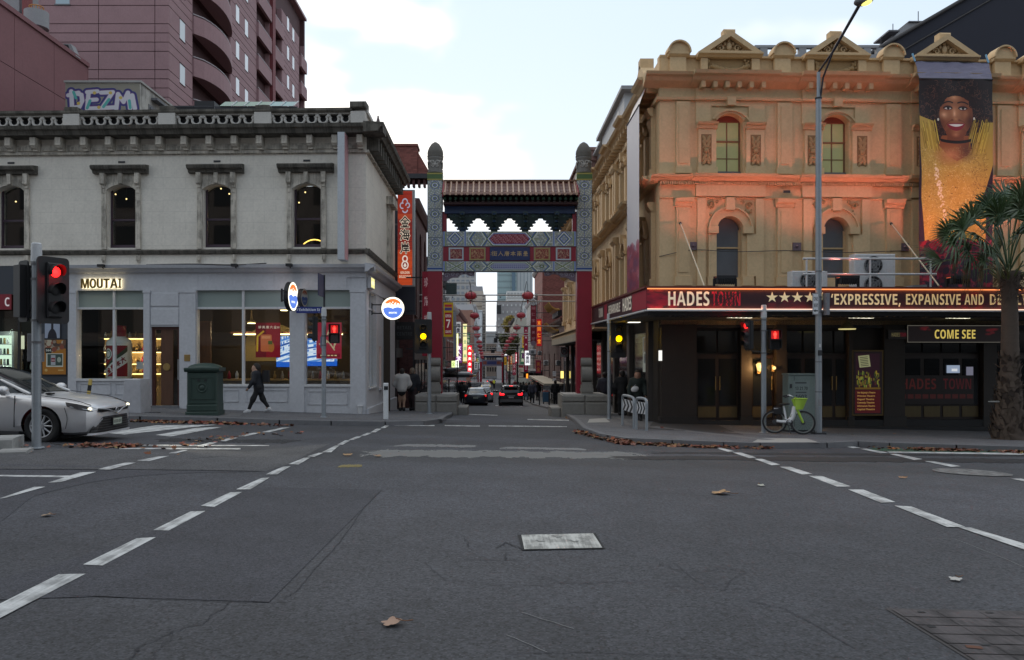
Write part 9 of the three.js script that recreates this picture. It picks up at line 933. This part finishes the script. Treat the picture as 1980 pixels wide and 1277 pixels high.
// ================================================================ lanterns on cross bars, street signs further down
{
const lm=mat([.36,.055,.075],.55,{emissive:new THREE.Color(.3,.02,.03),emissiveIntensity:.08});
const lan=(lab,p,grp)=>{const t=thing('paper_lantern',lab,'lantern',p,0,grp);const m=B().lathe([[.09,-.225],[.2,-.21],[.33,-.13],[.375,0],[.33,.13],[.2,.21],[.09,.225]],0,0,0,20);add(m,'shade',lm,t);const rb=B();for(let k=0;k<10;k++){const a=k/10*2*PI;rb.tube([[Math.cos(a)*.1,-.262,Math.sin(a)*.1],[Math.cos(a)*.335,-.145,Math.sin(a)*.335],[Math.cos(a)*.38,0,Math.sin(a)*.38],[Math.cos(a)*.335,.145,Math.sin(a)*.335],[Math.cos(a)*.1,.262,Math.sin(a)*.1]],.008,4,10);}add(rb,'rib',mat([.3,.12,.12],.7),t);add(B().cyl(0,-.31,-.26,0,.09,.09,10).cyl(0,.26,.31,0,.09,.09,10).rod([0,.3,0],[0,.75,0],.008,4),'cap',M.dark,t);add(B().cyl(0,-.5,-.31,0,.03,.05,8),'tassel',lm,t);return t;};
const ords=['nearest','second','third','fourth','fifth','sixth','seventh','eighth','ninth','tenth','eleventh','twelfth','thirteenth'];
const Ls=[[910,572,50],[917.5,610.5,66],[920.5,635,79],[923,649,90],[926.5,662,104],[928,670,112],[929,677,124],[930.5,683,137],[931.5,688,150],[932.5,692,165]],Rs=[[1020.5,572,50],[1007.5,610,66],[999.5,633.5,79],[993.5,648,90],[989,655,97],[983,661,106],[980,668.5,116],[977.5,674,126],[975.5,679,136],[973.5,684,148],[971.5,688,160]];
const lp=lan('nearest red paper lantern of the left row over the side street',P(...Ls[0]));const put2=(l,side)=>l.forEach((q,i)=>{if(side==='left'&&i===0)return;copy(lp,P(...q),0,ords[i]+' red paper lantern of the '+side+' row over the side street, counted from the gate');});put2(Ls,'left');put2(Rs,'right');
[[50,571,583],[66,631,null],[79,645,650],[97,665,null],[118,672,676],[140,684,688]].forEach(([d,a,b],i)=>{const t=thing('cross_bar',(b?'double':'single')+' pale bar spanning the side street between the lantern rows, '+ords[i]+' from the gate','cross bar',[0,0,-d]);for(const y of[a,b])if(y)add(B().rod([-4.6,Y(y,d),0],[5.8,Y(y,d),0],.045,6),'bar',mat([.5,.47,.44],.6),t);for(const px of[-2.5,-1,.5,2])add(B().ball(px,Y(a,d)- .12,0,.05),'fitting',M.grey,t);});
for(const[px0,y0,px1,y1,s]of[[910,545,918,610,'dark sagging cable of the left lantern row'],[1020,545,1005,612,'dark sagging cable of the right lantern row']]){const t=thing('lantern_cable',s,'cable'),A=P(px0 - 2,y0,34.5),C=P(px1,y1 - 6,66),E=P(px1<950?928:976,672,122);add(B().tube([A.toArray(),A.clone().lerp(C,.5).setY((A.y+C.y)/2 - .2).toArray(),C.toArray(),E.toArray()],.014,5,40),'cable',M.black,t);}
for(const[px,y0,y1,d,s]of[[959,644,663,85,'nearer black hanging street lamp over the middle of the side street'],[953.5,672,683,130,'further black hanging street lamp over the middle of the side street']]){const t=thing('hanging_lamp',s,'street lamp',P(px,y1,d)),k=d/F;add(B().cham(-4*k,0,-.2,3*k,9*k,.2,.05),'lamp_body',M.black,t);add(B().cham(-1*k,8*k,-.15,5*k,(y1 - y0)*k,.15,.05),'lamp_hood',M.dark,t);add(B().rod([0,(y1 - y0)*k,0],[0,(y1 - y0)*k+1.2,0],.02,5),'rod',M.black,t);}
const sign=(lab,px0,px1,y0,y1,d,T,lit,o={})=>{const t=thing(o.name??'street_sign_board',lab,'sign',P((px0+px1)/2,(y0+y1)/2,d)),w=(px1 - px0)*d/F,h=(y1 - y0)*d/F;add(B().c(0,0,-.08,w,h,.16),'box',o.box??M.dark,t);panel('sign_face',w*.96,h*.98,face(1,1,T,{lit}),t,0,0,.004);add(B().rod([(px0<950?-1:1)*w/2,h*.3,-.08],[(px0<950?-1:1)*(w/2+(o.arm??1.2)),h*.3,-.08],.03).rod([(px0<950?-1:1)*w/2,-h*.3,-.08],[(px0<950?-1:1)*(w/2+(o.arm??1.2)),-h*.3,-.08],.03),'bracket',M.dark,t);return t;};
const chars=(ks,bg,fg,w=64,h=512,wd=.15)=>canvasTex(w,h,(g)=>{g.fillStyle=bg;g.fillRect(0,0,w,h);const st=(h - 30)/ks.length;ks.forEach((k,i)=>cjk(g,k,w*.16,15+i*st+st*.1,w*.68,fg,wd,Math.min(st*.8,w*.8)));});
sign('yellow and red sign reading OPEN 7 DAYS beside the left gate pillar',857.5,876,585,652,56,canvasTex(128,448,(g)=>{g.fillStyle='#b99a20';g.fillRect(0,0,128,448);g.fillStyle='#a8283a';g.fillRect(14,24,100,30);g.fillStyle='#4a3f7a';g.fillRect(14,64,100,40);g.fillStyle='#931a2c';g.fillRect(14,130,100,290);text(g,'OPEN',22,194,54,84,'#e6ded6');text(g,'7',32,330,150,62,'#eee8e2');text(g,'DAYS',24,400,48,82,'#e6ded6');}),.1,{box:mat([.4,.3,.02],.5)});
sign('tall cream lit sign with faint green characters on the left of the side street',895,903,626,700,92,chars(['jing','ren2','quan','tong','ben'],'#d9cf95','#5d8a5a'),.7);sign('red neon sign with white characters beyond the tall cream lit sign',904,912.5,668,723,108,chars(['da','tang','mei','jin','hai'],'#b3121f','#ffd9cf'),1.3);sign('green and white lit box sign below the cream sign',873,880,698,711,72,chars(['quan'],'#c8d890','#6f8a3a',64,96),.9);sign('small white lit box sign beside the green and white one',880.5,887,697,711,75,chars(['ren'],'#e9efe0','#9fb090',64,96),.9);sign('narrow pale yellow neon tube sign above the lit boxes',883,886,645,690,78,canvasTex(16,64,(g)=>{g.fillStyle='#e4e2a0';g.fillRect(0,0,16,64);}),1.1,{arm:.8});sign('grey green equipment box high behind the left gate pillar',862,883,548,572,62,canvasTex(64,64,(g)=>{g.fillStyle='#3c4c4c';g.fillRect(0,0,64,64);g.fillStyle='#2c3a3a';for(let i=0;i<6;i++)g.fillRect(0,i*11,64,4);}),0,{name:'equipment_box',box:M.greenBox});sign('tall white blank panel sign beside the red brick shop',876.5,882,603,690,66,canvasTex(16,64,(g)=>{g.fillStyle='#a8acb4';g.fillRect(0,0,16,64);}),0,{box:M.white});
const dS=74,rs=sign('long dark red vertical sign with a white rosette on top, right of the side street',1026,1037,590,665,dS,chars(['tong','ren2','tang2','jing','mei','zhen'],'#6d0f22','#b98a90',64,640,.09),.05);add(B().at(new THREE.CylinderGeometry(.34,.34,.16,28),0,2.0,-.08,PI/2),'rosette_ground',M.white,rs);add(B().at(new THREE.TorusGeometry(.24,.04,8,24),0,2.0,.01).at(new THREE.TorusGeometry(.11,.03,8,18),0,2.0,.01),'rosette',M.grey,rs);add(B().at(new THREE.CylinderGeometry(.24,.24,.16,24),0,-1.75,-.07,PI/2),'lower_rosette',mat([.3,.2,.26],.6),rs);
sign('red sign with orange and yellow characters right of the rosette sign',1037.5,1047.5,617,670,72,chars(['jing','tong','ren2','tang2'],'#8e1014','#e2872a',64,340,.17),.45);sign('long magenta banner sign with white characters in front of the cream hall',1013,1021,632,720,96,canvasTex(64,704,(g)=>{g.fillStyle='#8a0f38';g.fillRect(0,0,64,704);['da','tang','an'].forEach((k,i)=>cjk(g,k,18,40+i*110,30,'#e6d4da',.14));g.fillStyle='#cdb4bc';for(let i=0;i<16;i++)g.fillRect(22,360 + i*20,20,12);}),.08);sign('short crimson flag sign with gold marks low on the right of the street',1036,1046,697,722,80,chars(['mei','jin'],'#7d1034','#b0713c',64,160),.05);sign('pink and white small sign at the far right of the street',991,998,702,726,120,chars(['quan','da'],'#9a3a4c','#e0c8cc',64,200),.1);sign('white menu board sign below the magenta banner',1003,1012,707,730,110,canvasTex(64,160,(g)=>{g.fillStyle='#c6bfb4';g.fillRect(0,0,64,160);g.fillStyle='#8a2a38';g.fillRect(0,0,64,30);for(let i=0;i<12;i++){g.fillStyle=['#6a4a3a','#9a8a6a'][i%2];g.fillRect(6+26*(i%2),44+18*(i>>1),22,12);}}),.1);sign('small amber lit sign at the right beyond the black suv',1017.5,1021,723,732,95,canvasTex(16,32,(g)=>{g.fillStyle='#d9781f';g.fillRect(0,0,16,32);}),1.4);
sign('warm lit lamp box on the right wall behind the gate',1084,1090,718,732,61,canvasTex(16,32,(g)=>{g.fillStyle='#d9c46a';g.fillRect(0,0,16,32);}),1.2);for(const[px,y0,y1,d,s]of[[1072,718,728,64,'upper white notice on the red brick wall by the right footpath'],[1072,732,737,64,'lower small white notice on the red brick wall by the right footpath']])sign(s,px - 3.5,px+3.5,y0,y1,d,canvasTex(32,32,(g)=>{g.fillStyle='#b4b4b8';g.fillRect(0,0,32,32);g.fillStyle='#8a8c96';g.fillRect(4,8,24,4);g.fillRect(4,18,24,4);}),.05,{name:'wall_notice',arm:.3});
for(const[px,y0,y1,w,d,s]of[[1030,676,686,14,82,'leftmost grey condenser on the verandah roofs'],[1044,679,686,8,78,'tilted white condenser on the verandah roofs'],[1056,697,706,9,70,'lower white condenser pair under the cream fascia'],[1074,648,659,6,64,'upper white meter box on the red brick wall'],[1080,697,706,9,62,'grey condenser beside the speed sign']]){const t=thing('wall_condenser',s,'air conditioner',P(px,y1,d)),k=d/F;add(B().cham(-w/2*k,0,-.5,w/2*k,(y1 - y0)*k,0,.03),'casing',M.white,t);add(B().at(new THREE.CylinderGeometry(.17,.17,.02,18),0,(y1 - y0)*k/2,.005,PI/2),'fan',M.midgrey,t);add(B().box(-w/2*k,-.06,-.5,w/2*k,0,.02),'bracket',M.dark,t);}
{
const pal=[['crimson','#8a1230','#e8d2cc'],['cream','#d8cfa8','#8a3a3a'],['yellow','#c9a52c','#7a1c1c'],['blue','#2a4a86','#dfe4ee'],['white','#cfd0d2','#3a3a44'],['green','#2f6a4a','#e4e6c8'],['orange','#c8641e','#f4e2c4'],['purple','#5a2a5e','#e2cfe0']],ks=Object.keys(CJK),od=['first','second','third','fourth','fifth','sixth','seventh','eighth','ninth','tenth','eleventh','twelfth'],T=pal.map(([,b,f],i)=>chars([0,1,2].map((k)=>ks[(i*5 + k*7)%ks.length]),b,f,48,150,.16));
for(const side of[-1,1])for(let k=0;k<12;k++){const d=82 + k*(side<0?9.5:9)+ 5*hash(k,3),x=side<0?-rr(3.3,4.0):rr(4.0,5.0)-(d>138?1.3:0),up=k%3===0?rr(1.4,2.6):rr(-1.2,1.4),p=[x,Y(690 + 0,d)+ up -(kn(HK,d)- 5),-d],c=pal[(k*3 +(side>0?1:4))%8],w=k%4===2?1.2:rr(.5,.8),h=k%4===2?.7:rr(1.3,2.6),t=thing('shop_sign',c[0]+' shop sign far down the '+(side<0?'left':'right')+' of the side street, '+od[k]+' beyond the gate','sign',p);add(B().c(0,0,-.07,w,h,.14).box(side<0?-w/2 - .9:w/2,-.05,-.1,side<0?-w/2:w/2+.9,.02,-.04),'box',M.dark,t);panel('sign_face',w*.95,h*.96,face(1,1,T[pal.indexOf(c)],{lit:k%4===1?.8:.18}),t,0,0,.004);}
for(const[px,d,w,lab]of[[886,84,1.2,'white'],[897,118,1.3,'pale grey'],[908,150,1.2,'cream'],[1020,112,1.3,'cream'],[1006,150,1.2,'pale grey']]){const s=px<950?-1:1,x=X(px,d),t=thing('shop_awning',lab+' shop awning over the '+(s<0?'left':'right')+' footpath '+Math.round(d - 34)+' metres beyond the gate','awning',[x,gy(x,-d)+2.7,-d]);add(B().box(-w,0,-6,w,.18,0),'deck',[M.white,M.grey,M.paleConc][Math.round(d)%3],t);add(B().box(-w,-.32,-.02,w,.0,.04),'valance',[M.redPaint,M.dark,M.brass][Math.round(px)%3],t);add(B().rod([-w*s*-.9,-2.7,-.1],[-w*s*-.9,0,-.1],.04),'post',M.dark,t);}
for(const[px,d,tr,c,lab]of[[902,96,PI,blk,'far dark pedestrian on the left footpath beside the cream sign'],[907,118,.2,navy,'far pedestrian in navy on the left footpath'],[1003,104,PI,cl(.2,.2,.2),'far pedestrian in pale grey on the right footpath'],[996,128,0,cl(.25,.04,.05),'far pedestrian in red on the right footpath'],[1007,92,PI,blk,'far dark pedestrian by the black street pole']])person(lab,onGround(px,d,FPL),tr,1.72,{stride:.15,top:c,low:blk,cell:.05,puff:.04,wide:1.1});
}
const pl=(px,d,y0,r,s)=>{const p=onGround(px,d,FPL),t=thing('street_pole',s,'pole',p);add(B().cyl(0,0,Y(y0,d)- p.y,0,r,r*.8,10),'shaft',M.black,t);add(B().ball(0,Y(y0,d)- p.y,0,r*1.3),'cap',M.black,t);};pl(1000.5,90,668,.1,'black street pole right of the black suv');pl(884,62,700,.05,'thin dark pole on the left footpath beyond the gate');pl(868,60,735,.06,'short pole beside the left gate plinth');
for(let k=0;k<7;k++){const p=onGround([879,886,891,1031,1043,1062,1008][k],[55,62,70,82,58,54,92][k],FPL),t=thing('footpath_bollard',['first slim dark bollard on the left footpath beyond the gate','second slim dark bollard on the left footpath beyond the gate','third slim dark bollard on the left footpath beyond the gate','slim bollard behind the group on the right footpath','slim bollard left of the blue bin','slim bollard right of the blue bin','slim bollard beside the black suv'][k],'bollard',p);add(B().cyl(0,0,.95,0,.05,.05,10),'shaft',M.dark,t);add(B().ball(0,.95,0,.06),'cap',M.dark,t);}
}
// ================================================================ fallen leaves
{
const leafG=(s)=>{const sh=new THREE.Shape(),n=9;for(let i=0;i<=26;i++){const a=i/26*2*PI,r=s*(.55 + .45*Math.pow(Math.abs(Math.cos(a*2.5)),.8));const x=Math.cos(a)*r,y=Math.sin(a)*r;i?sh.lineTo(x,y):sh.moveTo(x,y);}const g=new THREE.ShapeGeometry(sh),p=g.attributes.position;for(let i=0;i<p.count;i++){const x=p.getX(i),y=p.getY(i);p.setXYZ(i,x,.10*s + .28*(x*x + y*y)/s*(.3 + .5*Math.sin(x*3/s)),-y);}g.computeVertexNormals();return g;};
const lc=[[.19,.085,.045],[.14,.055,.032],[.26,.14,.08],[.10,.045,.03],[.22,.075,.035]];
const pile=(label,path,n,spread,hgt,size)=>{const im=new THREE.InstancedMesh(leafG(size),mat([1,1,1],.85,{side:THREE.DoubleSide}),n),q=path.map((s)=>G(...s)),m=new THREE.Matrix4(),qn=new THREE.Quaternion(),c=new THREE.Color();for(let i=0;i<n;i++){const t=rnd()*(q.length - 1),k=Math.floor(t),b=q[k].clone().lerp(q[k + 1],t - k);if(fbm(b.x*1.1,b.z*1.1,0,5,3)<.47&&i%6){m.makeScale(0,0,0).setPosition(b);im.setMatrixAt(i,m);im.setColorAt(i,c);continue;}const g2=(rnd()+ rnd()+ rnd()- 1.5)*spread;b.x +=(rnd()- .5)*spread*.6;b.z +=g2;b.y=gy(b.x,b.z)+ .01 + rnd()*hgt*Math.max(0,1 - Math.abs(g2)/spread);qn.setFromEuler(new THREE.Euler(rr(-.5,.5),rr(0,7),rr(-.5,.5)));const s=rr(.6,1.25);m.compose(b,qn,new V3(s,s,s));im.setMatrixAt(i,m);const col=lc[i%5];im.setColorAt(i,c.setRGB(...col.map((v)=>v*rr(.7,1.25))));}im.name=numbered('leaf_litter');im.userData={label,category:'leaves',kind:'stuff'};im.castShadow=im.receiveShadow=true;scene.add(im);};
pile('drift of brown leaves in the gutter outside the corner shop',[[262,816],[330,818],[420,820],[500,823],[560,825]],700,.35,.05,.055);pile('brown leaves on the road beside the taxi wheel and signal pole',[[-10,868],[50,866],[150,863],[230,864],[300,866]],420,.35,.04,.05);pile('thick heap of brown leaves at the right kerb corner',[[1118,838],[1135,842],[1160,850],[1195,857],[1215,860]],950,.42,.09,.06);pile('line of brown leaves along the right kerb',[[1215,859],[1290,863],[1360,866],[1440,868],[1490,868]],520,.25,.05,.05);pile('brown leaves along the kerb of the green cycle lane',[[1690,868],[1780,871],[1880,873],[1990,877]],620,.28,.05,.05);pile('small pile of leaves at the left kerb of the side street',[[884,802],[890,795],[896,785]],260,.35,.09,.06);pile('leaves in the right gutter of the side street',[[1068,797],[1090,806],[1105,815]],200,.25,.05,.05);pile('thin scatter of leaves on the mid left road',[[330,874],[420,846],[560,838]],90,1.2,.0,.05);pile('thin scatter of leaves on the right footpath',[[1200,826],[1300,838],[1420,846],[1560,850],[1700,846],[1860,852]],150,.9,.16,.045);
const one=(lab,px,py,s,c,r)=>{const p=G(px,py),t=thing('fallen_leaf',lab,'leaf',[p.x,p.y+.012,p.z],r);part(leafG(s),'blade',mat(c,.8,{side:THREE.DoubleSide}),t);add(B().tube([[s*.4,.03,0],[s*1.1,.012,.02],[s*1.8,.02,.05]],.004,4),'stalk',mat([.2,.1,.06],.8),t);};
one('single dry brown leaf near the bottom centre of the road',757,1209,.075,[.34,.22,.16],.4);one('single curled brown leaf on the road below the theatre corner',1393,956,.13,[.36,.22,.11],-.3);one('tiny pale leaf on the road at the right',1848,1124,.05,[.45,.44,.42],1);one('small pale leaf near the dashed line on the right',1472,941,.06,[.4,.4,.34],2);one('small brown leaf right of the dashed line',1746,926,.07,[.3,.17,.09],.9);one('small brown leaf left of the pale cover',672,882,.09,[.32,.2,.1],1.7);one('faint leaf on the dark patch at the left',90,999,.06,[.28,.2,.13],.2);one('small leaf beside the worn pale band',731,884,.08,[.27,.17,.1],2.6);
}
renderer.render(scene,camera);
